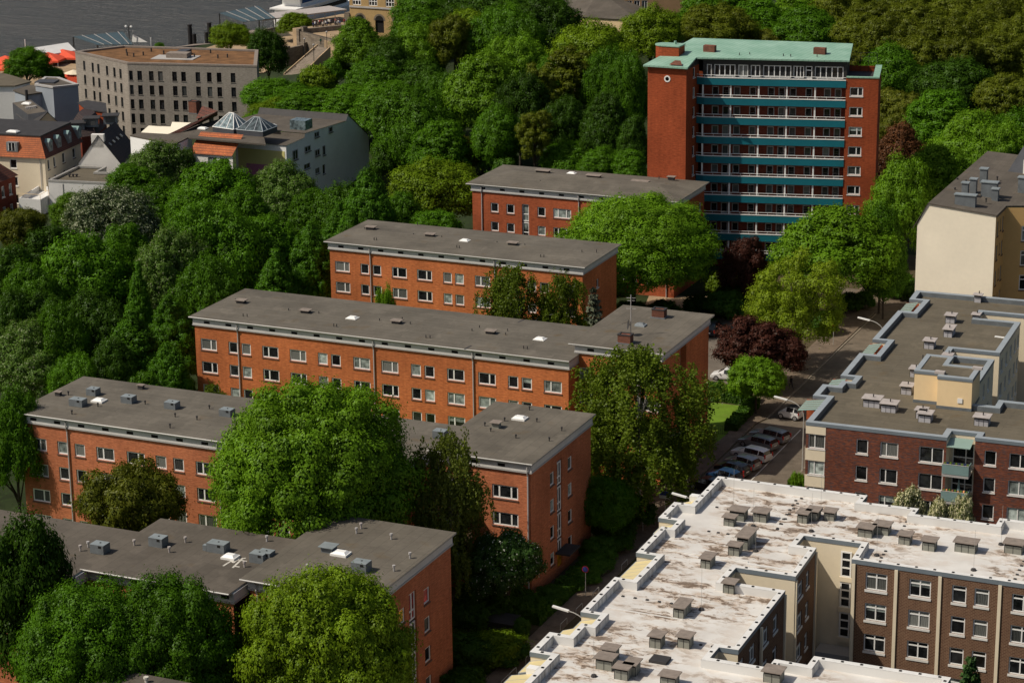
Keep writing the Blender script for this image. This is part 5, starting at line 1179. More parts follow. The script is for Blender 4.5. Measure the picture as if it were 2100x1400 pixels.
# ---------------------------------------------------------------- ground, roads, water
def setting():
    xs = list(np.arange(-480,-430,20))+list(np.arange(-430,-40,5))+list(np.arange(-40,261,25)); ys = list(np.arange(40,780,6))+list(np.arange(780,1300,40))
    v = []; f = []
    for y in ys:
        for x in xs: v.append((x,y,ground(x,y)))
    nx = len(xs)
    for j in range(len(ys)-1):
        for i in range(nx-1): a = j*nx+i; f.append((a,a+1,a+nx+1,a+nx))
    g = MB(); g.v = v; g.f = f; g.m = [0]*len(f); struct('ground', g, M['soil'], True)
    far = MB(); far.poly([(-4000,-500,-31),(4000,-500,-31),(4000,5000,-31),(-4000,5000,-31)]); struct('terrain', far, M['soil'])
    w = MB(); w.poly([(-3000,100,-21),(-250,100,-21),(-250,4500,-21),(-3000,4500,-21)]); struct('river_water', w, M['water'])
    def sheet(name, pts, z, m): b = MB(); b.poly([(x,y,z) for x,y in pts]); return struct(name, b, M[m])
    sheet('yard', [(-100,60),(-30,60),(-30,330),(-100,330)], .012, 'verge')
    sheet('road', [(-75.4,60),(-69.6,60),(-69.6,300),(-60,301),(-60,308),(-92,309),(-78.6,298),(-78.4,250),(-79.0,247.8),(-79.0,224.5),(-75.4,222)], .03, 'road')
    for nm, p, z in (('pavement',[(-79.4,60),(-77.3,60),(-77.3,222),(-79.2,224.5),(-79.2,247.8),(-78.6,250),(-78.8,298),(-82.4,300),(-82.0,252),(-81.0,243),(-81.6,228),(-81.4,214),(-79.4,210)],.13),('pavement',[(-69.4,60),(-62.9,60),(-62.9,296),(-69.4,296)],.13)):
        b = MB(); b.prism(p, -.3, z, 1, 0, False); struct(nm, b, [M['pave'],M['kerb']])
    b = MB(); b.box((-75.6,60,-.2),(-75.42,222,.12)); b.box((-69.598,60,-.2),(-69.41,296,.122)); b.box((-78.58,250.1,-.2),(-78.4,297.5,.121)); struct('kerb', b, M['kerb'])
    b = MB(); b.box((-77.295,60,-.2),(-75.605,222,.10)); struct('verge', b, M['verge'])
    b = MB(); 
    b.poly([(-73.78,224,.035),(-73.66,224,.035),(-73.66,247.8,.035),(-73.78,247.8,.035)])
    for v_ in np.arange(100,222,9.): b.poly([(-72.55,v_,.035),(-72.45,v_,.035),(-72.45,v_+4,.035),(-72.55,v_+4,.035)])
    struct('road_marking', b, M['line'])
    sheet('parking_lot', [(-99,258),(-86.5,257),(-86,272),(-88,289),(-100,291)], .034, 'lot')
    sheet('path', [(-108,287),(-94,290.5),(-88,292),(-88,299),(-96,300),(-110,295)], .032, 'sand')
    sheet('plaza', [(-84,299),(-60,301.5),(-60,316),(-84,314)], .034, 'pave')
    b = MB(); b.poly([(-104,240.5,.04),(-81.0,240.5,.04),(-81.6,253.6,.04),(-104,253.6,.04)]); b.poly([(-105,271,.042),(-97,271,.042),(-99,286,.042),(-106,286,.042)]); b.poly([(-136,199,.041),(-84,207,.041),(-84,221,.041),(-136,221,.041)]); b.poly([(-136,235,.0415),(-106,241.5,.0415),(-106,257,.0415),(-136,257,.0415)]); struct('lawn', b, M['lawn'])
    b = MB(); b.poly([(-136,172,.043),(-84,172,.043),(-84,184,.043),(-136,184,.043)]); struct('lawn', b, M['lawn'])
setting()
# ---------------------------------------------------------------- street furniture
def lamp_post(x, y, h=8.0, label='', rot=math.pi):
    r = thing('street_lamp', label, 'street lamp', (x,y,.05), rot, group='curved arm street lamps')
    b = MB(); b.tube([(0,0,0),(0,0,1.2),(0,0,h-1.9)], [.11,.085,.06], 8); pts = [(0,0,h-1.9)]
    for a in np.linspace(0,1,7)[1:]: pts.append((2.0*(1-math.cos(a*math.pi/2)), 0, h-1.9+1.75*math.sin(a*math.pi/2)))
    b.tube(pts, [.06]+[.05]*6, 8); lpart('pole', b, M['steel'], r)
    e = Vector(pts[-1]); c = MB(); c.obox(e+Vector((-.1,-.15,-.06)), (1.5,0,.22), (0,.3,0), (0,0,.13)); lpart('lamp_head', c, M['white'], r)
for x, y, l in ((-69.5,234.7,'curved street lamp arching over the parked cars, beside the white microcar'),(-69.5,268,'farthest curved street lamp, at the shaded bend of the road'),(-69.5,202.2,'curved street lamp between the white roof corner and the black parked car'),(-69.5,172.3,'curved street lamp nearest the viewer, over the road beside the toothed white roof')): lamp_post(x, y, 8.0, l)
def mushroom_lamp():
    p = at(1553,617,0); r = thing('path_lamp', 'small mushroom topped lamp beside the sandy path near the tower', 'lamp', (p.x,p.y,0))
    b = MB(); b.tube([(0,0,0),(0,0,3.4)], .06, 8); lpart('pole', b, M['steel'], r); b = MB(); b.tube([(0,0,3.35),(0,0,3.5),(0,0,3.62)], [.42,.5,.12], 12); lpart('lamp_head', b, M['white'], r)
mushroom_lamp()
def sign(x, y, label, h=2.7, kind='nostop'):
    r = thing('traffic_sign', label, 'road sign', (x,y,.13)); b = MB(); b.tube([(0,0,0),(0,0,h)], .04, 6); lpart('post', b, M['steel'], r)
    def disc(z, rad, m, y=-.06, th=.03):
        c = MB(); c.tube([(0,y,z),(0,y-th,z)], rad, 16); return lpart('sign_plate', c, m, r)
    blue = plain('sign_blue',(.05,.07,.32),.5,.03); red = plain('sign_red',(.42,.02,.025),.5,.03)
    if kind == 'nostop':
        disc(h-.1,.34,red,-.05); disc(h-.1,.27,blue,-.083,.01)
        c = MB(); c.obox((-.22,-.1,h-.1-.22-.035),(.42,0,.42),(0,.006,0),(.05,0,-.05+.1)); lpart('sign_stripe', c, red, r)
    if kind == 'double': disc(h-.3,.36,red); disc(h-1.05,.34,red); 
    if kind == 'info':
        c = MB(); c.box((-.65,-.07,h-.9),(.65,-.04,h)); lpart('sign_plate', c, M['white'], r); c = MB(); c.box((-.58,-.085,h-.55),(.58,-.072,h-.07)); lpart('sign_panel', c, blue, r)
    if kind == 'plain': disc(h-.3,.3,red)
sign(-78.2,192.9,'round no stopping sign with blue face and red ring on the near pavement',2.9,'nostop')
sign(-79.2,211.0,'post with two red and white round signs by the bushes',2.6,'double')
sign(-78.4,215.4,'blue and white panel sign on two posts under the birch, beside the road',3.0,'info')
sign(-79.7,281.5,'red sign on a thin post at the shaded bend of the road',3.0,'plain')
def hoops():
    r0 = thing('bicycle_stand', 'low steel tube rail along the pavement edge', 'railing', (-77.35,168,.13), math.pi/2, group='steel tube rails along the pavement')
    b = MB(); b.tube([(0,0,0),(0,0,.55),(.08,0,.62),(1.52,0,.62),(1.6,0,.55),(1.6,0,0)], .03, 6); lpart('rail', b, M['steel'], r0)
    for v in (171.2,176.6,180.9,184.6,188.4,192.6,200.2,205.0,172.9): c = copy_tree(r0); c.location = (-77.35,v,.13)
hoops()
def bicycle(x, y, rz, label, col):
    r = thing('bicycle', label, 'bicycle', (x,y,.13), rz)
    fr_ = MB(); P = dict(r=(-.52,0,.34),f=(.52,0,.34),b=(-.05,0,.3),s=(-.2,0,.85),h=(.38,0,.85))
    for a, c in (('r','b'),('r','s'),('b','s'),('b','h'),('s','h'),('h','f')): fr_.tube([P[a],P[c]], .022, 6)
    fr_.tube([P['h'],(.34,0,1.0)], .02, 6); lpart('frame', fr_, col, r)
    for k in ('r','f'):
        w = MB(); c = P[k]; w.tube([(c[0]+.33*math.cos(a),0,c[2]+.33*math.sin(a)) for a in np.linspace(0,2*math.pi,17)], .022, 5, cap=False); x_ = lpart('wheel', w, M['rubber'], r)
        s = MB()
        for a in np.linspace(0,math.pi,5)[:-1]: s.tube([(c[0]-.32*math.cos(a),0,c[2]-.32*math.sin(a)),(c[0]+.32*math.cos(a),0,c[2]+.32*math.sin(a))], .006, 3)
        lpart('spokes', s, M['alloy'], x_)
    s = MB(); s.prism([(-.34,-.07),(-.06,-.03),(-.06,.03),(-.34,.07)], .87, .93); lpart('saddle', s, M['rubber'], r)
    s = MB(); s.tube([(.3,-.28,1.05),(.36,-.1,1.0),(.36,.1,1.0),(.3,.28,1.05)], .018, 5); lpart('handlebar', s, M['rubber'], r)
    s = MB(); s.obox((-.75,-.16,.72),(.4,0,0),(0,.32,0),(0,0,.02)); lpart('carrier', s, M['rubber'], r)
dk = plain('bike_black',(.02,.02,.022),.4,.05)
p = at(1062,1362,0); bicycle(p.x,p.y,R(75),'dark bicycle on the pavement at the bottom edge, near the white roof corner',dk)
p = at(1243,1180,0); bicycle(p.x,p.y,R(80),'dark bicycle locked to a pavement rail left of the toothed white roof',plain('bike_blue',(.08,.09,.14),.4,.05))
p = at(1405,955,0); bicycle(p.x,p.y,R(60),'pale bicycle leaning at the railing beside the parked cars',plain('bike_grey',(.2,.22,.24),.4,.05))
def scooter():
    p = at(1220,1168,0); r = thing('kick_scooter', 'bright green electric kick scooter standing by the hedge', 'scooter', (p.x,p.y,.13), R(20)); g = plain('scooter_green',(.02,.50,.20),.4,.05)
    b = MB(); b.obox((-.45,-.08,.14),(.85,0,0),(0,.16,0),(0,0,.07)); lpart('deck', b, g, r); b = MB(); b.tube([(.42,0,.15),(.52,0,.5),(.45,0,1.12)], .035, 6); b.tube([(.45,-.25,1.12),(.45,.25,1.12)], .025, 6); lpart('stem', b, g, r)
    for x in (-.5,.52): b = MB(); b.tube([(x,-.04,.11),(x,.04,.11)], .11, 12); lpart('wheel', b, M['rubber'], r)
scooter()
def railings():
    r = thing('garden_fence', 'dark metal garden gate and fence beside the hedged lawn', 'fence', (-82,242.5,0)); b = MB()
    a, c = Vector((-83.2,242.6,0)), Vector((-80.9,243.0,0))
    for k in range(12): q = a.lerp(c,k/11); b.tube([q,q+Vector((0,0,1.15))], .02, 4)
    for z in (.15,1.1): b.tube([a+Vector((0,0,z)),c+Vector((0,0,z))], .025, 4)
    part('fence_panel', b, M['framedark'], r)
    r = thing('garden_fence', 'grey tube railing along the pavement beside the birch', 'fence', (-81.5,234,0)); b = MB(); a, c = Vector((-81.4,229,.13)), Vector((-81.5,240.5,.13))
    for k in range(9): q = a.lerp(c,k/8); b.tube([q,q+Vector((0,0,1.0))], .025, 4)
    for z in (.5,1.0): b.tube([a+Vector((0,0,z)),c+Vector((0,0,z))], .025, 4)
    part('fence_panel', b, M['steel'], r)
    r = thing('retaining_wall', 'low brick wall at the back of the parking lot', 'wall', (-94,290,0)); b = MB(); b.box((-100,289.6,0),(-88.5,290.1,1.2)); part('wall', b, M['brickG'], r)
    r = thing('waste_container', 'dark covered bin shelter behind the low shrubs at the front', 'bin store', (-88,181,0)); p = at(1020,1270,1.2); b = MB(); x, y = p.x, p.y
    b.box((x-1.8,y-.8,0),(x+1.8,y+.8,1.25)); part('body', b, M['framedark'], r); b = MB(); b.obox((x-1.95,y-.95,1.27),(3.9,0,0),(0,1.9,.25),(0,0,.08)); part('lid', b, M['slate'], r)
    p = at(1537,628,0); r = thing('garden_parasol', 'folded dark blue cover of a parasol on the sandy path', 'parasol', (p.x,p.y,0)); b = MB(); b.tube([(0,0,0),(0,0,1.1),(0,0,1.9),(0,0,2.2)], [.9,1.0,.7,.15], 10); lpart('canopy', b, plain('navy_cover',(.035,.035,.06),.8,.1), r)
    b = MB(); b.tube([(0,0,0),(0,0,2.35)], .04, 6); lpart('pole', b, M['steel'], r)
railings()
# ---------------------------------------------------------------- cars
CARS = {
 'wagon': (4.75,[(2.37,.70,.52,.58),(2.2,.82,.66,.74),(1.25,.88,.88,.97),(.45,.88,.93,1.41),(-.5,.89,.94,1.47),(-1.5,.88,.96,1.45),(-2.12,.86,.98,1.36),(-2.33,.83,.93,.99),(-2.38,.78,.55,.6)],1.42),
 'hatch': (4.1,[(2.05,.68,.52,.58),(1.9,.80,.68,.76),(1.1,.85,.9,1.0),(.35,.86,.95,1.43),(-.5,.86,.97,1.48),(-1.2,.85,1.0,1.43),(-1.7,.83,1.02,1.30),(-2.0,.79,.95,1.0),(-2.05,.74,.55,.6)],1.26),
 'micro': (2.7,[(1.35,.62,.50,.56),(1.25,.74,.70,.80),(.85,.77,.92,1.02),(.3,.78,.97,1.48),(-.2,.78,.98,1.54),(-.7,.77,1.0,1.52),(-1.05,.76,1.0,1.42),(-1.28,.73,.95,1.0),(-1.35,.68,.55,.6)],.92),
 'suv': (4.7,[(2.35,.74,.6,.66),(2.2,.86,.78,.88),(1.2,.92,1.02,1.12),(.5,.93,1.08,1.68),(-.5,.93,1.1,1.75),(-1.5,.92,1.12,1.74),(-2.1,.9,1.12,1.62),(-2.32,.87,1.05,1.1),(-2.36,.82,.6,.66)],1.4)}
_cars = {}
def car(kind, x, y, hdg, paint, label, rails=False, dark_roof=False):
    L, st, wb = CARS[kind]; key = (kind, paint.name, rails)
    r = thing('parked_car', label, 'car', (x,y,.035), hdg, group='parked cars')
    body, glass = MB(), MB(); rings = []
    for i, (sx, hw, belt, tp) in enumerate(st):
        cab = 3 <= i <= 6; k = .76 if cab else .9
        lo = .24 if 0 < i < 8 else .32
        h = [(hw*.93,lo),(hw,lo+.2),(hw*1.0,belt),(hw*k,tp-.035),(hw*k*.55,tp)]
        rings.append([(sx,yy,zz) for yy,zz in h]+[(sx,-yy,zz) for yy,zz in reversed(h)])
    n = 10
    for i in range(8):
        for j in range(n-1):
            q = [rings[i][j],rings[i][j+1],rings[i+1][j+1],rings[i+1][j]]
            side = j in (2,6); topc = j in (3,4,5)
            g_ = (side and 3 <= i <= 5) or (side and i == 2) or (topc and i in (2,6)) or (side and i == 6)
            if g_ and not (side and i in (2,)): (glass).poly(q)
            elif side and i == 2: glass.poly([rings[3][j] if j==2 else rings[2][j+1], rings[3][j+1] if j==2 else rings[3][j], rings[2][j] if j==2 else rings[3][j+1]]) if False else body.poly(q)
            else: body.poly(q)
        body.poly([rings[i][0],rings[i+1][0],rings[i+1][9],rings[i][9]])
    body.poly(rings[0]); body.poly(rings[8][::-1])
    b = lpart('body', body, paint, r); lpart('windows', glass, M['glass'], r)
    for s in (1,-1):                                   # pillars proud of the glass
        for i, w in ((3,.07),(4,.05),(5,.05)):
            p0, p1 = Vector(rings[i][2 if s>0 else 7]), Vector(rings[i][3 if s>0 else 6]); pl = MB(); pl.obox(p0+Vector((-w,s*.004,0)),(2*w,0,0),(0,s*.012,0),p1-p0); lpart('pillar', pl, paint if i != 4 else M['framedark'], r)
    wr = .32 if kind != 'suv' else .37
    for s in (1,-1):
        for wx in (wb, -wb+.02):
            hw = st[2][1]; t = MB(); t.tube([(wx,s*(hw-.2),wr),(wx,s*(hw+.02),wr)], wr, 18); wh = lpart('wheel', t, M['rubber'], r)
            q = MB(); q.tube([(wx,s*(hw+.0),wr),(wx,s*(hw+.035),wr)], wr*.66, 14); lpart('rim', q, M['alloy'], wh)
        x0 = st[1][0]; h = MB(); h.obox((x0-.22,s*st[1][1]*.98-(.3 if s>0 else 0),st[1][2]-.12),(.24,0,-.03),(0,.3,0),(0,0,.17)); lpart('headlight', h, M['lampclear'], r)
        xr = st[7][0]; h = MB(); h.obox((xr-.05,s*st[7][1]*1.0-(.2 if s>0 else 0),.68),(.12,0,0),(0,.2,0),(0,0,.42 if kind in('wagon','suv') else .3)); lpart('tail_light', h, M['lampred'], r)
        m_ = MB(); m_.obox((st[2][0]-.35,s*(st[2][1]+.02) if s>0 else -(st[2][1]+.18),.92),(.12,0,0),(0,.16,0),(0,0,.12)); lpart('mirror', m_, paint, r)
        if rails: m_ = MB(); m_.tube([(.4,s*.60,1.43),(.3,s*.62,1.50),(-1.9,s*.62,1.48),(-2.0,s*.60,1.40)], .02, 5); lpart('roof_rail', m_, M['framedark'], r)
    p_ = MB(); p_.obox((st[8][0]-.02,-.26,.62),(.02,0,0),(0,.52,0),(0,0,.11)); lpart('number_plate', p_, M['white'], r)
    if dark_roof:
        t = MB(); a = [rings[i][j] for i in (3,4,5,6) for j in (3,6)]
        for i in (3,4,5): t.poly([tuple(Vector(rings[i][3])+Vector((0,0,.045))),tuple(Vector(rings[i][6])+Vector((0,0,.045))),tuple(Vector(rings[i+1][6])+Vector((0,0,.045))),tuple(Vector(rings[i+1][3])+Vector((0,0,.045)))])
        lpart('roof_panel', t, M['framedark'], r)
    return r
sil = car_paint('paint_silver',(.34,.345,.35),.4); gry = car_paint('paint_grey',(.26,.265,.27),.4); wht = car_paint('paint_white',(.75,.75,.74),0); blk = car_paint('paint_black',(.012,.012,.014),.2); blu = car_paint('paint_blue',(.012,.045,.11),.3)
hd = math.atan2(.30,-.954)
for px, kind, pt, lb, rl in (((1662,540),'wagon',sil,'silver estate car with roof rails, farthest of the row of angled parked cars',True),((1580,590),'wagon',gry,'darker grey estate car, second from the far end of the angled row',True),
    ((1535,668),'wagon',wht,'white estate car parked between two silver grey cars',False),((1475,728),'hatch',sil,'silver hatchback parked between the white estate and the black car',False),
    ((1405,772),'hatch',blk,'glossy black hatchback in the angled row, right behind the white roof corner',False),((1352,822),'hatch',blu,'bright blue car half hidden by the white roof corner',False),((1235,880),'hatch',blk,'black car nearest the viewer, beside the trees at the end of the row',False)):
    p = at(*zp((1080,740),*px),0); car(kind, p.x, p.y, hd, pt, lb, rl)
p = at(*zp((1080,740),1806,392),0); car('micro', p.x, p.y, hd+.12, wht, 'tiny white two seat car with dark roof panel, alone ahead of the parked row', dark_roof=True)
p = at(*zp((1080,400),1375,1262),0); car('hatch', p.x, p.y, R(183), wht, 'white car in the parking lot, half hidden by the bright green bush tree')
p = at(*zp((1080,400),1272,945),0); car('suv', p.x, p.y, R(95), car_paint('paint_dark_blue',(.02,.024,.035),.3), 'dark off road car at the back of the parking lot behind the brick gable')
p = at(*zp((1540,400),955,585),0); car('wagon', p.x, p.y, R(20), blk, 'dark car in deep shade between the tree and the cream gable wall')
# ---------------------------------------------------------------- people
def person_mesh(stride=.18, arm=.1):
    me = bpy.data.meshes.new('person_skeleton')
    V = [(0,0,.95),(0,0,1.18),(0,0,1.42),(0,0,1.52),(0,.01,1.66),
         (.10,0,.90),(.11,stride,.50),(.11,stride*1.0,.07),(.11,stride+.14,.04),(-.10,0,.90),(-.11,-stride*.6,.50),(-.11,-stride*1.6,.09),(-.11,-stride*1.6+.14,.04),
         (.19,0,1.40),(.25,-arm,1.14),(.24,arm*.6,.90),(-.19,0,1.40),(-.25,arm,1.14),(-.24,arm*2.6,.92)]
    E_ = [(0,1),(1,2),(2,3),(3,4),(0,5),(5,6),(6,7),(7,8),(0,9),(9,10),(10,11),(11,12),(2,13),(13,14),(14,15),(2,16),(16,17),(17,18)]
    RR = [.14,.14,.15,.055,.105,.10,.065,.045,.04,.10,.065,.045,.04,.06,.045,.035,.06,.045,.035]
    me.from_pydata(V, E_, []); o = bpy.data.objects.new('person_skeleton', me); C.objects.link(o)
    m = o.modifiers.new('s','SKIN'); s2 = o.modifiers.new('u','SUBSURF'); s2.levels = 1; s2.render_levels = 1
    for i, rr in enumerate(RR):
        sv = me.skin_vertices[0].data[i]; sv.radius = (rr, rr*.8 if i in (0,1,2) else rr); sv.use_root = (i == 0)
    dg = bpy.context.evaluated_depsgraph_get(); out = bpy.data.meshes.new_from_object(o.evaluated_get(dg)); bpy.data.objects.remove(o)
    out.name = 'person_body'; out.materials.clear()
    for k in (M['cloth'], M['framedark'], M['skin']): out.materials.append(k)
    for p in out.polygons:
        c = p.center; p.use_smooth = True
        p.material_index = 2 if c.z > 1.5 or (abs(c.x) > .2 and c.z < .98 and c.z > .8) else (1 if c.z < .92 else 0)
    h = MB(); n = 8
    for k, (z, rr) in enumerate(((1.64,.112),(1.70,.118),(1.76,.09),(1.79,.02))):
        h.v += [(rr*math.cos(2*math.pi*i/n),rr*math.sin(2*math.pi*i/n)-.012,z) for i in range(n)]
    for k in range(3):
        for i in range(n): h.f.append((k*n+i,k*n+(i+1)%n,(k+1)*n+(i+1)%n,(k+1)*n+i)); h.m.append(0)
    return out, h.mesh('hair', M['hair'])
PM = [person_mesh(.02,.03), person_mesh(.2,.12)]
def person(x, y, z, rz, col, label, v=0, group=None):
    o = link('person', PM[v][0]); o.location = (x,y,z); o.rotation_euler = (0,0,rz); o.color = (*col,1); tag(o, label, 'person', group)
    link('hair', PM[v][1], o)
p = at(1622,801,0); person(p.x,p.y,.13,R(150),(.015,.015,.02),'lone pedestrian in dark clothes walking on the shaded pavement',1)
# ---------------------------------------------------------------- river bank
def river():
    CG, nt, bb = _mat('canopy_glass_blue'); n_ = N(nt); bb.inputs['Base Color'].default_value = (.06,.10,.11,1); bb.inputs['Roughness'].default_value = .15
    mx = n_('MixShader', {0: .55, 1: n_('BsdfTransparent', {'Color': (.75,.85,.87,1)}).outputs[0], 2: bb.outputs[0]}); nt.links.new(mx.outputs[0], [q for q in nt.nodes if q.type == 'OUTPUT_MATERIAL'][0].inputs[0])
    # quay and landing terrace
    b = MB(); q = [at(x,y,-17.6) for x, y in ((0,165),(0,128),(150,112),(420,100),(540,62),(700,30),(830,22),(830,60),(600,120),(540,150),(160,180))]; b.prism([(p.x,p.y) for p in q], -24, -17.5); struct('quay', b, M['sand'])
    # station building of yellow stone
    zg = -12.0; A = at(718,50,zg); B = at(842,58,zg); t = (B-A); t.z = 0; L = t.length; t.normalize(); n = Vector((-t.y,t.x,0))
    r = thing('station_building', 'ochre stone river station with round arches and white lattice windows at the top edge', 'building', tuple(A)); w = MB()
    ar = [(L*f,-13.9,2.6,3.4,dict(open=True)) for f in (.10,.42,.72)]; wi = [(L*f,-6.7,2.6,3.6,dict(xs=(.33,.67),zs=(.33,.67),sill=None,pv='pane_dark',fw=.16)) for f in (.05,.32,.60,.86)]
    c = lambda s, d: tuple((A+t*s+n*d).xy)
    facade(r, w, c(0,0), c(L,0), -18, 3, ar+[x for x in wi if x[0]+2.6 < L], 0, .5); wallrun(w, [c(L,0),c(L,14),c(0,14),c(0,0)], -18, 3); part('wall', w, M['stonewall'] if 'stonewall' in M else plain('stone_ochre',(.40,.27,.12),.9,.2,.4), r)
    for f in (.10,.42,.72):
        k = MB(); cx = L*f+1.3
        for i in range(9):
            a0, a1 = math.pi*i/9, math.pi*(i+1)/9
            P = lambda a, rr: tuple(A+t*(cx+rr*math.cos(a))-n*.04)[:2]+(-10.5+rr*math.sin(a)*1.0,)
            k.poly([P(a0,0),P(a0,1.3),P(a1,1.3)])
            k.poly([P(a0,1.3),P(a0,1.75),P(a1,1.75),P(a1,1.3)],1)
        k.poly([tuple(A+t*(cx-1.3)+n*.4)[:2]+(-13.9,),tuple(A+t*(cx+1.3)+n*.4)[:2]+(-13.9,),tuple(A+t*(cx+1.3)+n*.4)[:2]+(-10.5,),tuple(A+t*(cx-1.3)+n*.4)[:2]+(-10.5,)])
        part('arch', k, [M['dark'],M['stone']], r)
    k = MB(); k.obox(A-n*.25+Vector((0,0,-7.4+12)), t*L, n*.3, (0,0,.45)); part('cornice', k, M['ledge'], r)
    k = MB(); k.prism([c(-.5,-.6),c(L+.5,-.6),c(L+.5,14.5),c(-.5,14.5)], 3.002, 3.5); part('roof', k, M['copper'], r)
    k = MB(); k.obox(A-t*1.6-n*.3+Vector((0,0,-6)), t*1.6, n*2.5, (0,0,9)); part('corner_pier', k, M['stone'], r)
    # stone ramp walls and terrace
    for nm, lab, pts, z0, z1 in (('stone_wall','weathered stone ramp wall below the crowd',((612,64),(690,84)),-15,-9.6),('stone_wall','dark stone retaining wall left of the stairway',((590,100),(625,92)),-17,-12.5),('stone_wall','low stone parapet in front of the crowd',((625,60),(722,50)),-12,-9.0)):
        a, c_ = at(*pts[0],z1), at(*pts[1],z1); e = (c_-a); e.z = 0; l = e.length; e.normalize(); nn = Vector((-e.y,e.x,0)); r = thing(nm, lab, 'wall', tuple(a.xy)+(z0,)); k = MB(); k.obox(a.xy.to_3d()+Vector((0,0,z0)), e*l, nn*.9, (0,0,z1-z0)); part('wall', k, M['stone'], r)
        k = MB(); k.obox(a.xy.to_3d()+Vector((0,0,z0))-e*.6-nn*.3, e*1.3, nn*1.5, (0,0,z1-z0+.6)); k.obox(a.xy.to_3d()+Vector((0,0,z0))+e*(l-.7)-nn*.3, e*1.3, nn*1.5, (0,0,z1-z0+.6)); part('pillar', k, M['stone'], r)
    b = MB(); q = [at(*p,-10.2) for p in ((650,75),(690,95),(720,80),(735,58),(720,46),(600,58),(612,66))]; b.prism([(p.x,p.y) for p in q], -20, -10.2); struct('terrace', b, M['sand'])
    # stairway
    a, c_ = at(680,88,-10.3), at(586,158,-17.0); tl, tr = at(652,96,-10.3), at(676,100,-10.3); bl, br = at(583,156,-17), at(612,162,-17)
    r = thing('stairway', 'long broad stone stairway climbing the green slope to the terrace', 'stairs', tuple(bl.xy)+(-17,)); k = MB(); ns = 22
    for i in range(ns):
        f0, f1 = i/ns, (i+1)/ns; p = [bl.lerp(tl,f0), br.lerp(tr,f0), br.lerp(tr,f1), bl.lerp(tl,f1)]; z = lerp(-17,-10.3,f1)
        k.prism([(v.x,v.y) for v in p], -22, z)
    part('steps', k, M['step'], r)
    for u, v, nm in ((bl,tl,'l'),(br,tr,'r')):
        k = MB(); e = (v-u).xy.to_3d().normalized(); nn = Vector((-e.y,e.x,0))*(.5 if nm=='l' else -.5)
        k.obox((u.x,u.y,-19), Vector((v.x-u.x,v.y-u.y,6.7)), nn, (0,0,2.6)); part('cheek_wall', k, M['sand'], r)
    for f, s in ((.05,0),(.62,0),(.5,1),(.92,1)):
        q = (bl.lerp(tl,f) if not s else br.lerp(tr,f)); z = lerp(-17,-10.3,f); lab = ('lowest','upper left','middle right','top right')[(0 if f<.1 else 1 if f>.6 and not s else 2 if f<.6 else 3)]
        r2 = thing('stair_lamp', f'thin dark lamp post at the {lab} side of the stairway', 'lamp', (q.x,q.y,z)); k = MB(); k.tube([(0,0,0),(0,0,4.6)], .08, 6); lpart('pole', k, M['framedark'], r2); k = MB(); k.tube([(0,0,4.6),(0,0,4.75),(0,0,5.0)], [.2,.28,.1], 8); lpart('lamp_head', k, M['pipe'], r2)
    # ferry
    p = at(632,14,-21); A2 = at(578,64,-21); B2 = at(738,16,-21); e = (B2-A2); e.z = 0; L = 46; e.normalize(); nn = Vector((-e.y,e.x,0)); ang = math.atan2(e.y,e.x); c0 = A2
    r = thing('passenger_boat', 'white passenger boat moored at the landing stage, cut by the top edge', 'boat', tuple(c0), ang); hull = MB(); st = [(0,2.6),(3,4.2),(12,4.8),(34,4.8),(42,3.2),(46,.3)]
    for (x0,w0),(x1,w1) in zip(st,st[1:]):
        for s in (1,-1):
            q = [(x0,s*w0,3.2),(x1,s*w1,3.2),(x1,s*w1*.8,-.5),(x0,s*w0*.8,-.5)]; hull.poly(q if s < 0 else q[::-1])
        hull.poly([(x0,-w0,3.2),(x0,w0,3.2),(x1,w1,3.2),(x1,-w1,3.2)][::-1])
    hull.poly([(0,-2.6,3.2),(0,-2.1,-.5),(0,2.1,-.5),(0,2.6,3.2)]); lpart('hull', hull, M['white'], r)
    k = MB(); k.prism([(3,-3.9),(33,-3.9),(37,0),(33,3.9),(3,3.9)], 3.205, 5.9); lpart('main_cabin', k, M['white'], r); k = MB(); k.box((4,-3.93,4.0),(32,-3.905,5.2)); lpart('cabin_windows', k, M['pane_dark'], r)
    k = MB(); k.prism([(1,-4.4),(34,-4.4),(39,0),(34,4.4),(1,4.4)], 5.905, 6.3); lpart('upper_deck', k, M['pane_blue'] if False else M['white'], r); k = MB(); k.prism([(6,-3),(24,-3),(26,0),(24,3),(6,3)], 6.305, 8.6); x_ = lpart('upper_cabin', k, M['white'], r); k = MB(); k.box((7,-3.02,7.1),(23,-3.002,8.1)); lpart('cabin_windows', k, M['pane_blue'], r)
    k = MB(); k.prism([(4,-3.6),(27,-3.6),(29,0),(27,3.6),(4,3.6)], 8.605, 8.85); lpart('sun_roof', k, M['white'], r)
    # pontoon with canopy
    a, c_ = at(540,56,-16.2), at(712,34,-16.2); e = (c_-a); e.z = 0; l = e.length; e.normalize(); nn = Vector((-e.y,e.x,0))
    r = thing('pier_canopy', 'long pale flat canopy over the landing pier with people beneath', 'canopy', tuple(a.xy)+(-19,)); k = MB(); k.obox(Vector((a.x,a.y,-14.5)), e*l, nn*9, (0,0,.35)); part('roof', k, M['ventcapl'], r)
    for i in range(9): k = MB(); q = a+e*(l*i/8*.98+.3)+nn*.6; k.tube([(q.x,q.y,-19.5),(q.x,q.y,-14.5)], .12, 6); part('post', k, M['pipe'], r)
    b = MB(); q = a-nn*4; b.obox(Vector((q.x,q.y,-20.8)), e*l*1.05, nn*18, (0,0,1.5)); struct('pontoon', b, M['ventcap'])
    # crowd
    rng = random.Random(5)
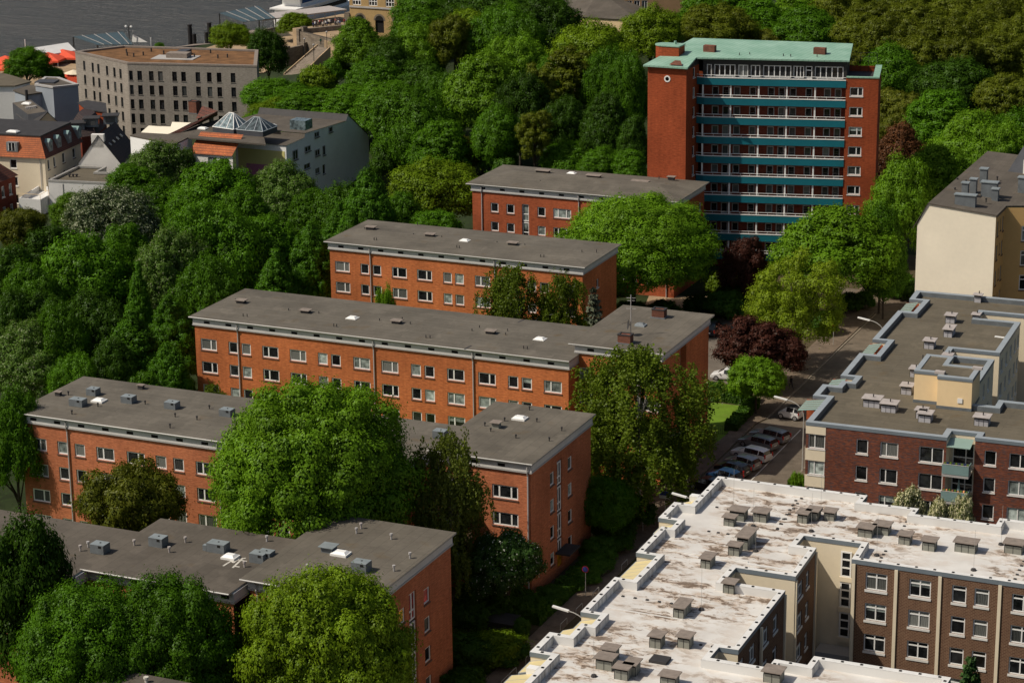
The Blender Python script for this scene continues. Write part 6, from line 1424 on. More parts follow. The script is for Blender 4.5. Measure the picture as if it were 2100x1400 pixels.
    for i in range(34):
        x = rng.uniform(640,716); q = at(x, rng.uniform(51,57)-(x-640)*.06, -9.95)
        person(q.x,q.y,-10.2,rng.uniform(0,6.3),rng.choice([(.6,.6,.58),(.35,.03,.03),(.03,.05,.15),(.02,.02,.02),(.25,.2,.15),(.5,.45,.4)]),'one of the crowd of people standing on the river terrace',i%2,'people on the river terrace')
    p = at(658,92,-10.2); person(p.x,p.y,-10.2,1.,(.03,.16,.10),'person in green top at the head of the stairway',0)
    # glass wave canopies
    for lab, pts, z in (('large pale blue green glass canopy over the pier, left of the boat',((450,28),(530,13),(565,38),(500,46)),-12.5),('blue green glass canopy on posts behind the grey office',((150,76),(252,66),(272,92),(200,93)),-13.5)):
        P = [at(*q,z) for q in pts]; cc = sum(P, Vector((0,0,0)))/4; r = thing('glass_canopy', lab, 'canopy', tuple(cc.xy)+(-18,)); k = MB(); k.prism([(q.x,q.y) for q in (P if (P[1]-P[0]).cross(P[2]-P[1]).z > 0 else P[::-1])], z, z+.12); part('glass_roof', k, CG, r)
        k = MB()
        for f in (.18,.42,.66,.9): k.tube([P[0].lerp(P[1],f)+Vector((0,0,.2)),P[3].lerp(P[2],f)+Vector((0,0,.2))], .07, 5)
        part('frame', k, M['ventcapl'], r)
        for q in P: k = MB(); k.tube([(q.x,q.y,-20),(q.x,q.y,z)], .2, 6); part('post', k, M['framedark'], r)
    # mooring piles
    for x, y0, y1, lab in ((391,46,95,'tall black mooring pile left of the small tree, leftmost'),(399,68,95,'short black mooring pile beside the leftmost pile'),(431,42,94,'tallest black mooring pile right of the jetty'),(425,64,94,'short black mooring pile beside the tallest pile')):
        q = at(x,y1,-20); h = (y1-y0)/8.4; r = thing('mooring_pile', lab, 'pile', (q.x,q.y,-22)); k = MB(); k.tube([(0,0,0),(0,0,h+2)], .62, 10); lpart('post', k, plain('pile_black',(.022,.02,.02),.7,.2), r); k = MB(); k.tube([(0,0,h+2),(0,0,h+2.25)], .68, 10); lpart('cap', k, M['slate'], r)
    q = at(266,96,-17); r = thing('quay_lamp', 'twin globe lamp post standing behind the grey office roof', 'lamp', (q.x,q.y,-17.4)); k = MB(); k.tube([(0,0,0),(0,0,6.0)], .12, 6); k.tube([(-.8,0,5.8),(0,0,6.1),(.8,0,5.8)], .06, 5); lpart('pole', k, M['framedark'], r)
    for s in (-.8,.8): k = MB(); k.tube([(s,0,5.5),(s,0,5.8),(s,0,6.15)], [.2,.4,.15], 8); lpart('globe', k, M['white'], r)
    for x, y0, y1, lab in ((54,75,125,'tall white flag pole among the trees at the left edge'),(310,72,94,'short white flag pole behind the grey office roof')):
        q = at(x,y1,-17); h = (y1-y0)/8.3; r = thing('flag_pole', lab, 'flagpole', (q.x,q.y,-17.4)); k = MB(); k.tube([(0,0,0),(0,0,h)], .12, 6); lpart('pole', k, M['white'], r)
    q = at(283,88,-16); r = thing('sail', 'small white sail shaped awning behind the grey office', 'awning', tuple(q)); k = MB(); k.poly([(-2,0,0),(2.6,.6,.2),(-1.6,.2,2.2)]); k.poly([(-2,.05,0),(-1.6,.25,2.2),(2.6,.65,.2)]); lpart('cloth', k, M['white'], r)
    # jetty
    a, c_ = at(350,96,-19), at(430,88,-19); b = MB(); e = (c_-a); b.obox(Vector((a.x,a.y,-20.5)), (e.x,e.y,0), (3,8,0), (0,0,1.2)); struct('jetty', b, M['ventcap'])
    # tents and stalls
    red = plain('tent_red',(.75,.10,.045),.7,.08)
    def tent(px, py, w, d, z, lab, m, h=1.7):
        q = at(px,py,z); r = thing('market_tent', lab, 'tent', (q.x,q.y,-17.4), .2, group='tents on the quay'); k = MB(); w2, d2 = w/2, d/2; zz = z+17.4
        c_ = [(-w2,-d2,zz-h),(w2,-d2,zz-h),(w2,d2,zz-h),(-w2,d2,zz-h)]
        for i in range(4): k.poly([c_[i],c_[(i+1)%4],(0,0,zz)])
        for i in range(4): a_, b_ = c_[i], c_[(i+1)%4]; k.poly([(a_[0],a_[1],a_[2]-.5),(b_[0],b_[1],b_[2]-.5),b_,a_])
        lpart('canopy', k, m, r)
        for i in range(4): k = MB(); k.tube([(c_[i][0]*.96,c_[i][1]*.96,0),(c_[i][0]*.96,c_[i][1]*.96,zz-h)], .07, 5); lpart('pole', k, M['pipe'], r)
    for px, py, w, d, lab in ((10,114,9,7,'bright red peaked tent at the left edge'),(24,125,8,6,'bright red tent in front of another, by the left tree'),(72,118,7,6,'bright red tent half behind the left tree'),(98,107,8,6,'bright red peaked tent left of the white marquee'),(128,101,10,6,'bright red peaked tent behind the white marquee')): tent(px, py, w, d, -14.2, lab, red)
    a = at(86,123,-16); q = at(156,112,-16); e = (q-a); e.z = 0; l = e.length; e.normalize(); nn = Vector((-e.y,e.x,0)); r = thing('marquee', 'long white ridge marquee beside the grey office', 'tent', tuple(a.xy)+(-17.4,)); k = MB(); z0, z1, z2 = -17.4, -14.9, -13.2; d = 6.5; P = lambda s, dd, z: tuple((a+e*s+nn*dd).xy)+(z,)
    k.poly([P(0,0,z1),P(l,0,z1),P(l,d/2,z2),P(0,d/2,z2)]); k.poly([P(l,d,z1),P(0,d,z1),P(0,d/2,z2),P(l,d/2,z2)]); k.poly([P(0,d,z0),P(0,0,z0),P(0,0,z1),P(0,d/2,z2),P(0,d,z1)]); part('roof', k, M['white'], r); k = MB(); k.poly([P(0,0,z0),P(l,0,z0),P(l,0,z1),P(0,0,z1)]); part('side_wall', k, M['plasterg'], r)
    q = at(147,163,-16); r = thing('market_stall', 'red stall with pale round parasol beside the grey office', 'stall', (q.x,q.y,-17.4)); k = MB(); k.box((-3,-1,0),(3,1.5,2.2)); lpart('counter', k, red, r); k = MB(); k.tube([(0,1,2.8),(0,1,3.6)],[2.4,.2],10); lpart('parasol', k, M['creamw'], r); k = MB(); k.tube([(0,1,0),(0,1,3.7)],.06,5); lpart('pole', k, M['pipe'], r)
    # hill building
    zg = 2.0; r = None
    A = at(1262,42,4); B = at(1404,40,4); t = (B-A); t.z = 0; L = t.length; t.normalize(); n = Vector((-t.y,t.x,0)); c = lambda s, d: tuple((A+t*s+n*d).xy)
    r = thing('hostel_building', 'beige rendered building with grey hipped wing roof on the wooded hill at the top edge', 'building', tuple(A.xy)+(-2,)); w = MB()
    wi = [(L*f,hd-2.1,1.3,2.1,dict(xs=(.5,))) for hd in (12.6,8.4) for f in (.05,.16,.27,.38,.62,.73)]
    facade(r, w, c(0,0), c(L,0), -4, 16, [x for x in wi if not (x[1] < 8 and x[0] > L*.5)], 0, sill='sillw', pv='dark'); wallrun(w, [c(L,0),c(L,12),c(0,12),c(0,0)], -4, 16); part('wall', w, plain('render_beige',(.40,.25,.13),.9,.12,.3), r)
    P = [at(*q,7.0) for q in ((1142,2),(1195,36),(1310,42),(1330,20),(1250,-14),(1150,-20))]; f = MB(); ap = [sum(((P[i].xy.to_3d()) for i in range(6)),Vector((0,0,0)))/6+Vector((0,0,10.2))]
    for i in range(6): f.poly([tuple(P[(i+1)%6]),tuple(P[i]),tuple(ap[0])])
    part('wing_roof', f, M['roofA'], r); f = MB(); P2_ = [(p.x,p.y) for p in P]; 
    f.prism(inset(P2_,.3) if Vector((P[1]-P[0]).xy).to_3d().cross((P[2]-P[1]).xy.to_3d()).z > 0 else inset(P2_[::-1],.3), -4, 6.95); part('wing_wall', f, M['creamy'], r)
    P = [at(*q,5.2) for q in ((1300,46),(1420,42),(1420,36),(1300,38))]; f = MB(); f.prism([(p.x,p.y) for p in P], 2, 5.2); part('porch_roof', f, M['slateb'], r)
river()
# ---------------------------------------------------------------- vegetation
def leaf_mat(name, col, tip, var=.35, flower=None, fl=0., trans=.28):
    m, nt, b = _mat(name); n = N(nt); nt.nodes.remove(b); out = [x for x in nt.nodes if x.type == 'OUTPUT_MATERIAL'][0]
    g = n('NewGeometry').outputs['Random Per Island']; oi = n('ObjectInfo').outputs['Random']
    c = n.mix(g, col, tip)
    f = n.noise(n('TexCoord').outputs['Object'], .33, 3)
    k = n.math('MULTIPLY', n.ramp(f, .3, .7, 1-var*.7, 1+var*.7), n.ramp(oi, 0, 1, 1-var*.6, 1+var*.6))
    c = n.mix(1., c, n('CombineColor', {0: k, 1: k, 2: k}).outputs[0], 'MULTIPLY')
    if flower: 
        h = n.math('FRACT', n.math('MULTIPLY', g, 17.31)); c = n.mix(n.ramp(h, 1-fl-.01, 1-fl), c, flower)
    d = n('BsdfDiffuse', {'Color': c}); t = n('BsdfTranslucent', {'Color': n.mix(1., c, (1.15,1.2,.55), 'MULTIPLY')})
    gl = n('BsdfGlossy', {'Color': (.9,.95,.9,1), 'Roughness': .42})
    s = n('MixShader', {0: trans, 1: d.outputs[0], 2: t.outputs[0]}); s2 = n('MixShader', {0: .008, 1: s.outputs[0], 2: gl.outputs[0]})
    nt.links.new(s2.outputs[0], out.inputs[0]); return m
LM = dict(
 mg=leaf_mat('leaf_mid_green',(.047,.122,.005),(.088,.200,.009)),
 bg=leaf_mat('leaf_bright_green',(.084,.182,.008),(.142,.262,.014)),
 lg=leaf_mat('leaf_pale_green',(.066,.132,.016),(.104,.182,.030), flower=(.24,.27,.14), fl=.08),
 yg=leaf_mat('leaf_yellow_green',(.105,.180,.007),(.165,.245,.012)),
 dg=leaf_mat('leaf_dark_green',(.028,.070,.005),(.052,.112,.008)),
 ol=leaf_mat('leaf_olive_gold',(.082,.112,.008),(.138,.160,.013)),
 bo=leaf_mat('leaf_bronze_green',(.088,.112,.010),(.138,.146,.016)),
 cb=leaf_mat('leaf_copper',(.052,.018,.013),(.088,.033,.022), trans=.18),
 rb=leaf_mat('leaf_red_brown',(.075,.030,.012),(.110,.048,.020), trans=.18),
 wf=leaf_mat('leaf_white_blossom',(.055,.090,.030),(.085,.120,.045), flower=(.34,.37,.24), fl=.26),
 cr=leaf_mat('leaf_cream_blossom',(.075,.110,.022),(.11,.14,.04), flower=(.72,.68,.44), fl=.55),
 hw=leaf_mat('leaf_hawthorn',(.030,.075,.014),(.05,.10,.02), flower=(.60,.62,.52), fl=.03),
 lm=leaf_mat('leaf_lime_yellow',(.150,.225,.010),(.225,.300,.018)),
 br=leaf_mat('leaf_birch',(.082,.130,.009),(.130,.180,.016)),
 bd=leaf_mat('leaf_birch_dark',(.075,.100,.013),(.110,.135,.020)),
 cg=leaf_mat('leaf_linden',(.046,.128,.007),(.084,.195,.011)),
 sb=leaf_mat('needle_blue_spruce',(.085,.105,.075),(.13,.14,.085), trans=.05),
 sg=leaf_mat('needle_spruce',(.030,.075,.022),(.06,.12,.03), trans=.05),
 hd=leaf_mat('leaf_hedge',(.040,.105,.010),(.075,.150,.016)))
M['bark'] = plain('bark', (.060,.048,.036), .95, .3, 1.5, obj=True); M['barkb'] = plain('bark_birch', (.34,.33,.30), .9, .35, 1.2, obj=True)
def quads(P, Nn, size, rng, asp=1.5):
    "leaf cards: positions, normals, sizes -> arrays"
    n = len(P); Nn = Nn/np.linalg.norm(Nn, axis=1, keepdims=True)
    r = rng.normal(size=(n,3)); t = np.cross(Nn, r); t /= np.linalg.norm(t, axis=1, keepdims=True)+1e-9; b = np.cross(Nn, t)
    s = size[:,None]; h = s*asp*.5; w = s*.5
    bend = Nn*s*.16
    V = np.stack([P-t*h-bend, P-b*w, P+t*h-bend, P+b*w], 1).reshape(-1,3)
    return V
def leaf_mesh(name, V, mat):
    n = len(V)//4; me = bpy.data.meshes.new(name)
    me.vertices.add(len(V)); me.vertices.foreach_set('co', V.astype(np.float32).ravel())
    me.loops.add(len(V)); me.loops.foreach_set('vertex_index', np.arange(len(V), dtype=np.int32))
    me.polygons.add(n); me.polygons.foreach_set('loop_start', np.arange(0, len(V), 4, dtype=np.int32))
    me.materials.append(mat); me.update(calc_edges=True); return me
def crown_pts(seed, R0, z0, z1, shape, ncl, nl, leaf, rc=(.17,.30)):
    rng = np.random.default_rng(seed); zc = (z0+z1)/2; hz = (z1-z0)/2
    cl = []
    lob = rng.normal(size=(7,3)); lob /= np.linalg.norm(lob,axis=1,keepdims=True); la = rng.uniform(-.42,.30,7)
    tries = 0
    while len(cl) < ncl and tries < 9000:
        tries += 1
        d = rng.normal(size=3); d /= np.linalg.norm(d)
        if d[2] < -.55 or (d[2] < -.1 and rng.random() < .45): continue
        k = 1+float((la*np.maximum(0, lob@d)**3).sum())
        rr = rng.uniform(.58,.95)**.8*k
        if rng.random() < .14: rr *= rng.uniform(.35,.8)
        zf = d[2]
        if shape == 'round': wx = 1.
        elif shape == 'cone': wx = np.clip(1.02-.82*((zf*rr+1)/2), .12, 1)*1.12
        elif shape == 'tall': wx = np.clip(1.05-.35*((zf+1)/2), .2, 1)
        elif shape == 'spread': wx = np.clip(.72+.42*zf, .35, 1.08)
        else: wx = 1.
        r_ = R0*rng.uniform(*rc)*(1 if shape != 'cone' else .75)
        c = np.array([d[0]*rr*wx*R0, d[1]*rr*wx*R0, zc+d[2]*rr*hz*.93])
        if shape == 'cone': c[2] = zc+(d[2]*rr)*hz*.97
        if any(np.linalg.norm((c-q)*(1,1,1.2)) < (r_+s)*.58 for q, s in cl): continue
        cl.append((c, r_))
    tot = sum(s*s for q, s in cl); Ps, Ns, Ss = [], [], []
    cc = np.array([0,0,zc-hz*.35])
    fl = .62 if shape == 'spread' else .82
    for c, s in cl:
        n = int(nl*s*s/tot); out = (c-cc)/ (np.linalg.norm(c-cc)+1e-6)
        d = rng.normal(size=(n*2,3)); d /= np.linalg.norm(d,axis=1,keepdims=True)
        w = d@out*.6+d[:,2]*.6; d = d[w > rng.uniform(-1.15,.25,size=n*2)][:n]
        wob = 1+.26*np.sin(d[:,0]*7+c[0]*3)*np.cos(d[:,1]*6+c[1]*2)+.16*np.sin(d[:,2]*9+c[2])
        rad = s*wob*np.where(rng.random(len(d))<.10, rng.uniform(1.0,1.38,size=len(d)), rng.uniform(.70,1.06,size=len(d)))
        P = c+d*rad[:,None]*np.array([1,1,fl]); Ps.append(P)
        Ns.append(d*1.0+out*.2+np.array([0,0,.25])+rng.normal(size=d.shape)*.26); Ss.append(leaf*rng.uniform(.65,1.3,size=len(d)))
    return np.concatenate(Ps), np.concatenate(Ns), np.concatenate(Ss), rng, cl
def trunk_mesh(name, H, zt, R0, rad, seed, cl, mat, limbs=9):
    rng = random.Random(seed); m = MB(); top_ = Vector((rng.uniform(-.3,.3), rng.uniform(-.3,.3), zt))
    m.tube([(0,0,-1.5),(0,0,.3),(top_.x*.3,top_.y*.3,zt*.45),tuple(top_)], [rad*1.35,rad*1.05,rad*.85,rad*.3], 8)
    for c, s in (rng.sample(cl, min(limbs, len(cl))) if cl else []):
        b = Vector((top_.x*.3,top_.y*.3,zt*rng.uniform(.3,.62))); c = Vector(c); mid = b.lerp(c,.5)+Vector((0,0,rng.uniform(.0,.6)))
        m.tube([b,mid,c], [rad*.48,rad*.28,rad*.08], 6)
    return m.mesh(name, M[mat], smoothed=True)
TREES = {}
def proto(key, sp, shape, R0, H, z0, ncl, nl, leaf, seed, rc=(.17,.30), bark='bark', rad=.32):
    big = key in 'FGHK'; leaf *= .36 if big else .47; nl = int(nl*(4.6 if big else 2.9))
    P, Nn, S, rng, cl = crown_pts(seed, R0, z0, H, shape, ncl, nl, leaf, rc)
    TREES.setdefault(key, []).append((leaf_mesh('crown_'+sp, quads(P,Nn,S,rng), LM[sp]), trunk_mesh('trunk', H, H*.72, R0, rad, seed, cl, bark), R0, H))
def birch(key, sp, R0, H, npl, seed, leaf=.17):
    "weeping crown: plumes of hanging strands with gaps between them"
    rng = np.random.default_rng(seed); Ps, Ns, Ss = [], [], []; cl = []
    for i in range(npl):
        a = rng.uniform(0, 2*np.pi); t_ = (i+.5)/npl; z = H*(.97-.62*t_); env = R0*min(1., .22+1.25*np.sqrt(t_)); r_ = env*rng.uniform(.35,1.0) if t_ > .08 else .3
        c = np.array([r_*np.cos(a), r_*np.sin(a), z]); cl.append((c, .6)); out = np.array([np.cos(a), np.sin(a), 0])
        for k in range(rng.integers(9,17)):
            st = c+rng.normal(size=3)*np.array([.62,.62,.35]); ln = rng.uniform(.9,3.4)*(.6+.6*t_); ln = min(ln, st[2]-.8); n = int(ln/.042)+3
            if ln < .4: continue
            t = np.linspace(0,1,n); sw = rng.uniform(.1,.7)
            p = st+out*(sw*np.sqrt(t))[:,None]+np.stack([.1*np.sin(t*6+k),.1*np.cos(t*5+k),.25*np.sin(t*2.6)-ln*t],1)+rng.normal(size=(n,3))*np.array([.15,.15,.07])
            Ps.append(p); q = rng.normal(size=(n,3))*.8+out*.7+np.array([0,0,.4]); Ns.append(q); Ss.append(leaf*rng.uniform(.6,1.25,size=n))
    P, Nn, S = np.concatenate(Ps), np.concatenate(Ns), np.concatenate(Ss)
    TREES.setdefault(key, []).append((leaf_mesh('crown_'+sp, quads(P,Nn,S,rng,1.5), LM[sp]), trunk_mesh('trunk', H, H*.92, R0, .17, seed, cl, 'barkb', 22), R0, H))
def spruce(key, sp, R0, H, seed, leaf=.22):
    rng = np.random.default_rng(seed); Ps, Ns, Ss = [], [], []
    z = .5
    while z < H:
        rr = R0*(1-z/H)**.85+.12
        for i in range(int(7+rr*2.2)):
            a = rng.uniform(0,2*np.pi); L = rr*rng.uniform(.75,1.12); n = int(L/.028)+14; t = rng.random(n)**.75; w = .30*L*(1-t)*.8+.1
            side = rng.uniform(-1,1,n)*w; d = np.array([np.cos(a),np.sin(a),0]); s = np.array([-np.sin(a),np.cos(a),0])
            Ps.append(np.array([0,0,z])+d*(L*t)[:,None]+s*side[:,None]+np.stack([0*t,0*t,.25*L*t*(t-.9)-abs(side)*.3],1)+rng.normal(size=(n,3))*.05); q = rng.normal(size=(n,3))*.5+np.array([0,0,1])+d*.6; Ns.append(q); Ss.append(leaf*rng.uniform(.6,1.2,size=n))
        z += .42+.25*(1-z/H)
    P, Nn, S = np.concatenate(Ps), np.concatenate(Ns), np.concatenate(Ss)
    TREES.setdefault(key, []).append((leaf_mesh('crown_'+sp, quads(P,Nn,S,rng,2.2), LM[sp]), trunk_mesh('trunk', H, H*.97, R0, .18, seed, [], 'bark', 0), R0, H))
for k, sp in enumerate(('mg','bg','yg','dg')):
    proto(sp, sp, 'round', 6, 13, 3.2, 95, 21000, .40, 11+k); proto(sp, sp, 'tall', 5.6, 15, 3.2, 105, 22000, .40, 31+k)
proto('mg','mg','tall',5.2,16,3,110,22000,.40,71); proto('mg','mg','round',7,12,2.8,105,23000,.40,72)
for k, sp in enumerate(('ol','bo')): proto(sp, sp, 'spread', 6.5, 13, 3.0, 85, 18000, .38, 51+k, (.14,.26)); proto(sp, sp, 'round', 6.5, 12.5, 2.6, 110, 22000, .36, 57+k, (.13,.24))
for k, sp in enumerate(('lg','wf')): proto(sp, sp, 'round', 6, 13, 2.8, 120, 24000, .34, 61+k, (.14,.23))
proto('cb','cb','round',4.5,8.5,1.2,80,17000,.34,81,(.15,.26)); proto('rb','rb','tall',4.5,11,1.5,80,16000,.36,82)
proto('cg','cg','cone',5,15,1.5,150,22000,.36,91,(.16,.26)); proto('cg','cg','cone',5.5,14,1.5,150,23000,.36,92,(.16,.26))
proto('ys','lm','round',6.2,12,.8,85,17000,.30,95,(.12,.22)); proto('os','ol','spread',6,17,3,75,14000,.36,96,(.11,.2)); proto('os','ol','tall',5,18,3,85,14000,.36,97,(.11,.2))
proto('F','bg','round',8.4,18,3.0,190,52000,.40,101,(.13,.21),rad=.4); proto('G','yg','round',7.2,15,3.0,160,44000,.38,102,(.13,.21)); proto('H','mg','round',7.2,15,2.6,165,44000,.38,103,(.13,.21)); proto('K','bg','round',8.4,16,2.6,190,46000,.40,104,(.13,.21))
proto('bush','hd','round',1.6,2.2,.1,42,6500,.20,111,(.22,.36),rad=.08); proto('bushd','dg','round',1.7,2.4,.1,42,6500,.20,112,(.22,.36),rad=.08); proto('bushy','yg','round',1.6,2.0,.1,42,6000,.20,113,(.22,.36),rad=.08)
proto('bb','bg','round',3.4,5.6,.8,85,17000,.26,114,(.15,.26),rad=.14); proto('hw','hw','round',3.4,7.5,1.2,90,16000,.26,115,(.15,.25),rad=.16); proto('crm','cr','round',2.4,6,1.2,70,11000,.22,116,(.16,.26),rad=.12)
proto('bt','bo','spread',6.0,9,2.2,80,17000,.30,117,(.12,.22),rad=.2)
birch('br','br',5.2,16,96,121); birch('bs','br',4.2,12,44,122); birch('bs','br',3.8,12,40,125); birch('bd','bd',4.2,14.5,56,123)
spruce('sb','sb',2.3,9,131); spruce('sg','sg',2.4,8,132)
_rt_ = random.Random(3)
def tree(x, y, w, H, key, label, group=None, v=None, name='tree', cat='tree', k=None, g=None):
    "a tree whose top the survey sees at (x, y), w pixels wide and H metres tall"
    if v is not None: p = atv(x, y, v); gz = ground(p.x,p.y) if g is None else g; H = p.z-gz
    else:
        gz = 0.
        for _ in range(8): p = at(x, y, gz+H); gz = ground(p.x, p.y) if g is None else g
    dist = (p-Vector((0,0,CH))).length; rad = w/2*dist/F
    var = TREES[key]; i = _rt_.randrange(len(var)) if k is None else k; cm, tm, R0, H0 = var[i]
    r = link(name, None); r.location = (p.x, p.y, gz); r.rotation_euler = (0,0,_rt_.uniform(0,6.28)); s = rad/R0*1.03; r.scale = (s, s, H/H0)
    tag(r, label, cat, group)
    link('trunk', tm, r); link('crown', cm, r); return r
exec(TREE_LIST) if 'TREE_LIST' in globals() else None
# --- near trees
NEAR = [
 (655,1170,345,0,'G','bright yellow green maple in the bottom centre, in front of the stepped brick block',None,146),
 (345,1172,300,0,'H','dark leafy tree at the bottom left, right one of the pair before the brown roof',None,143),
 (150,1195,330,0,'H','dark leafy tree in the bottom left corner, left one of the pair',None,138),
 (20,1062,195,0,'dg','very dark tree at the left edge shading the brownish roof',None,144),
 (650,772,420,0,'F','largest bright green tree, standing in the middle before the red orange block',None,176),
 (275,955,255,0,'bt','bronze green spreading tree between the two nearest brick blocks at left',None,176),
 (915,882,165,0,'bd','dark drooping birch right of the biggest bright green tree',None,183),
 (1040,1085,150,9.5,'hw','small dark tree with white blossom specks below the balcony corner'),
 (1312,708,265,0,'br','tall weeping birch in front of the long block with the raised cross wing',None,215),
 (1058,540,150,0,'bs','weeping birch left of the blue spruce, before the plain roofed block',None,250),
 (1150,552,100,0,'bs','smaller weeping birch touching the blue spruce',None,252),
 (1217,586,92,0,'sb','blue grey spruce beside the birches',None,250),
 (1300,400,320,0,'K','huge bright green tree covering the hipped block near the tower foot',None,283),
 (782,603,46,14,'bg','tip of a light green tree peeping over the long flat roof'),
 (1572,666,158,8.5,'cb','dark purple copper beech beside the road, behind the bright bush tree'),
 (1552,736,116,6.8,'bb','bright green small round tree beside the hedged lawn'),
 (1640,545,192,13.5,'ys','bright yellow green tree at the bend of the road'),
 (1705,420,215,16,'bg','big green tree before the right end of the tower, above the yellow green one'),
 (1520,497,95,9.5,'cb','small purple tree close to the lowest teal galleries'),
 (1862,345,135,17,'bg','bright green tree touching the left edge of the cream gable wall'),
 (1245,985,115,7,'mg','dark green tree under the tall weeping birch'),
 (1385,880,84,7,'hw','white flecked bush tree at the right foot of the tall weeping birch'),
]
for a in NEAR: tree(*a)
tree(440,783,55,0,'bs','thin sapling before the left end of the long orange block', v=219)
tree(1992,1338,125,0,'sg','green spruce rising in the courtyard at the bottom right', v=169)
tree(1872,990,82,0,'crm','cream blossoming tree between the white roof and the clinker facade', v=207)
tree(1930,1012,60,0,'crm','cream blossoming bush right of the taller blossoming tree', v=205)
tree(1975,1003,52,0,'crm','cream blossoming bush before the recessed balconies, rightmost of three', v=205)
tree(1637,970,42,0,'bb','small green shrub at the corner of the clinker building', v=222)
# --- left wood between the blocks and the river quarter
LW = [
 (322,290,150,14,'lg','pale green tree highest in the left wood, before the grey house with orange tiles'),
 (212,388,205,16,'wf','big tree white with blossom on the left, below the roof terrace'),
 (432,328,175,17,'mg','mid green tree right of the pale one, under the orange tiled roof'),
 (578,333,160,16,'lg','pale grey green tree under the yellow and pink painted panel'),
 (690,378,120,14,'mg','dark tree squeezed under the right corner of the grey house'),
 (758,330,135,18,'cg','pointed green tree at the right end of the grey house'),
 (890,328,185,13,'yg','yellow green spreading tree left of the hipped brick block'),
 (825,395,90,12,'mg','green tree between the pointed tree and the yellow green tree'),
 (630,442,140,16,'cg','pointed green tree left of the plain roofed block, taller of two'),
 (560,518,125,14,'cg','pointed green tree left of the plain roofed block, lower of two'),
 (38,408,120,13,'bo','bronze tree at the left edge beneath the brick corner house'),
 (150,388,80,9,'bg','light green small tree right under the roof terrace'),
 (115,455,160,16,'dg','dark tree left of the white blossoming tree'),
 (25,500,150,16,'dg','dark tree at the left edge, above the pale one'),
 (175,478,190,17,'mg','green tree directly below the white blossoming tree'),
 (345,470,170,17,'lg','pale blossom sprinkled tree right of the big white one'),
 (440,430,190,18,'mg','tall green tree in the middle of the left wood'),
 (545,440,150,16,'mg','green tree between the grey house and the pointed pair'),
 (280,545,75,14,'cg','slim pointed tree in the dark gap of the left wood'),
 (348,588,135,14,'cg','pointed green tree left of the long block, right one of two'),
 (268,640,180,14,'cg','broad pointed green tree left of the long block, left one of two'),
 (58,663,185,13,'lg','pale green round tree at the left edge above the nearest long roof'),
 (150,735,110,10,'mg','green tree right of the pale round one, behind the nearest long roof'),
 (22,800,120,16,'mg','green tree at the left edge beside the red orange block'),
 (85,590,150,15,'dg','dark tree above the pale round tree'),
 (200,600,150,15,'dg','dark tree left of the slim pointed one'),
 (420,545,150,15,'mg','green tree left of the lower pointed tree'),
 (490,480,130,15,'dg','dark tree above the lower pointed tree'),
 (20,600,120,15,'dg','dark tree at the far left, behind the pale round one'),
 (345,690,120,12,'cg','lower green tree touching the left corner of the long block'),
 (690,420,100,12,'cg','green tree directly behind the left roof corner of the plain block'),
 (255,455,120,17,'mg','green tree in the heart of the left wood'),
 (500,380,120,16,'mg','round green tree below the painted panel, left of the pale tree'),
 (262,335,120,12,'mg','green tree below the pale highest tree, beside the white flat house'), (322,372,130,13,'mg','green tree directly under the pale highest tree'), (390,395,110,14,'mg','green tree under the orange tiled roof, lower'),
 (640,385,110,13,'mg','green tree under the grey house windows'), (720,455,110,14,'dg','dark tree behind the plain roofed block'), (800,470,110,13,'mg','green tree right above the plain roofed block'), (900,430,120,11,'mg','green tree under the yellow green spreading tree'), (960,480,70,8,'dg','dark tree left wall side of the hipped block'),
 (300,760,90,12,'mg','low green tree before the left end of the long block'), (120,640,120,14,'mg','green tree between the pale round tree and the dark gap'), (70,540,130,15,'mg','green tree left of the dark gap'), (230,690,110,12,'dg','dark tree under the broad pointed one'),
]
for a in LW: tree(*a, group='trees of the left wood')
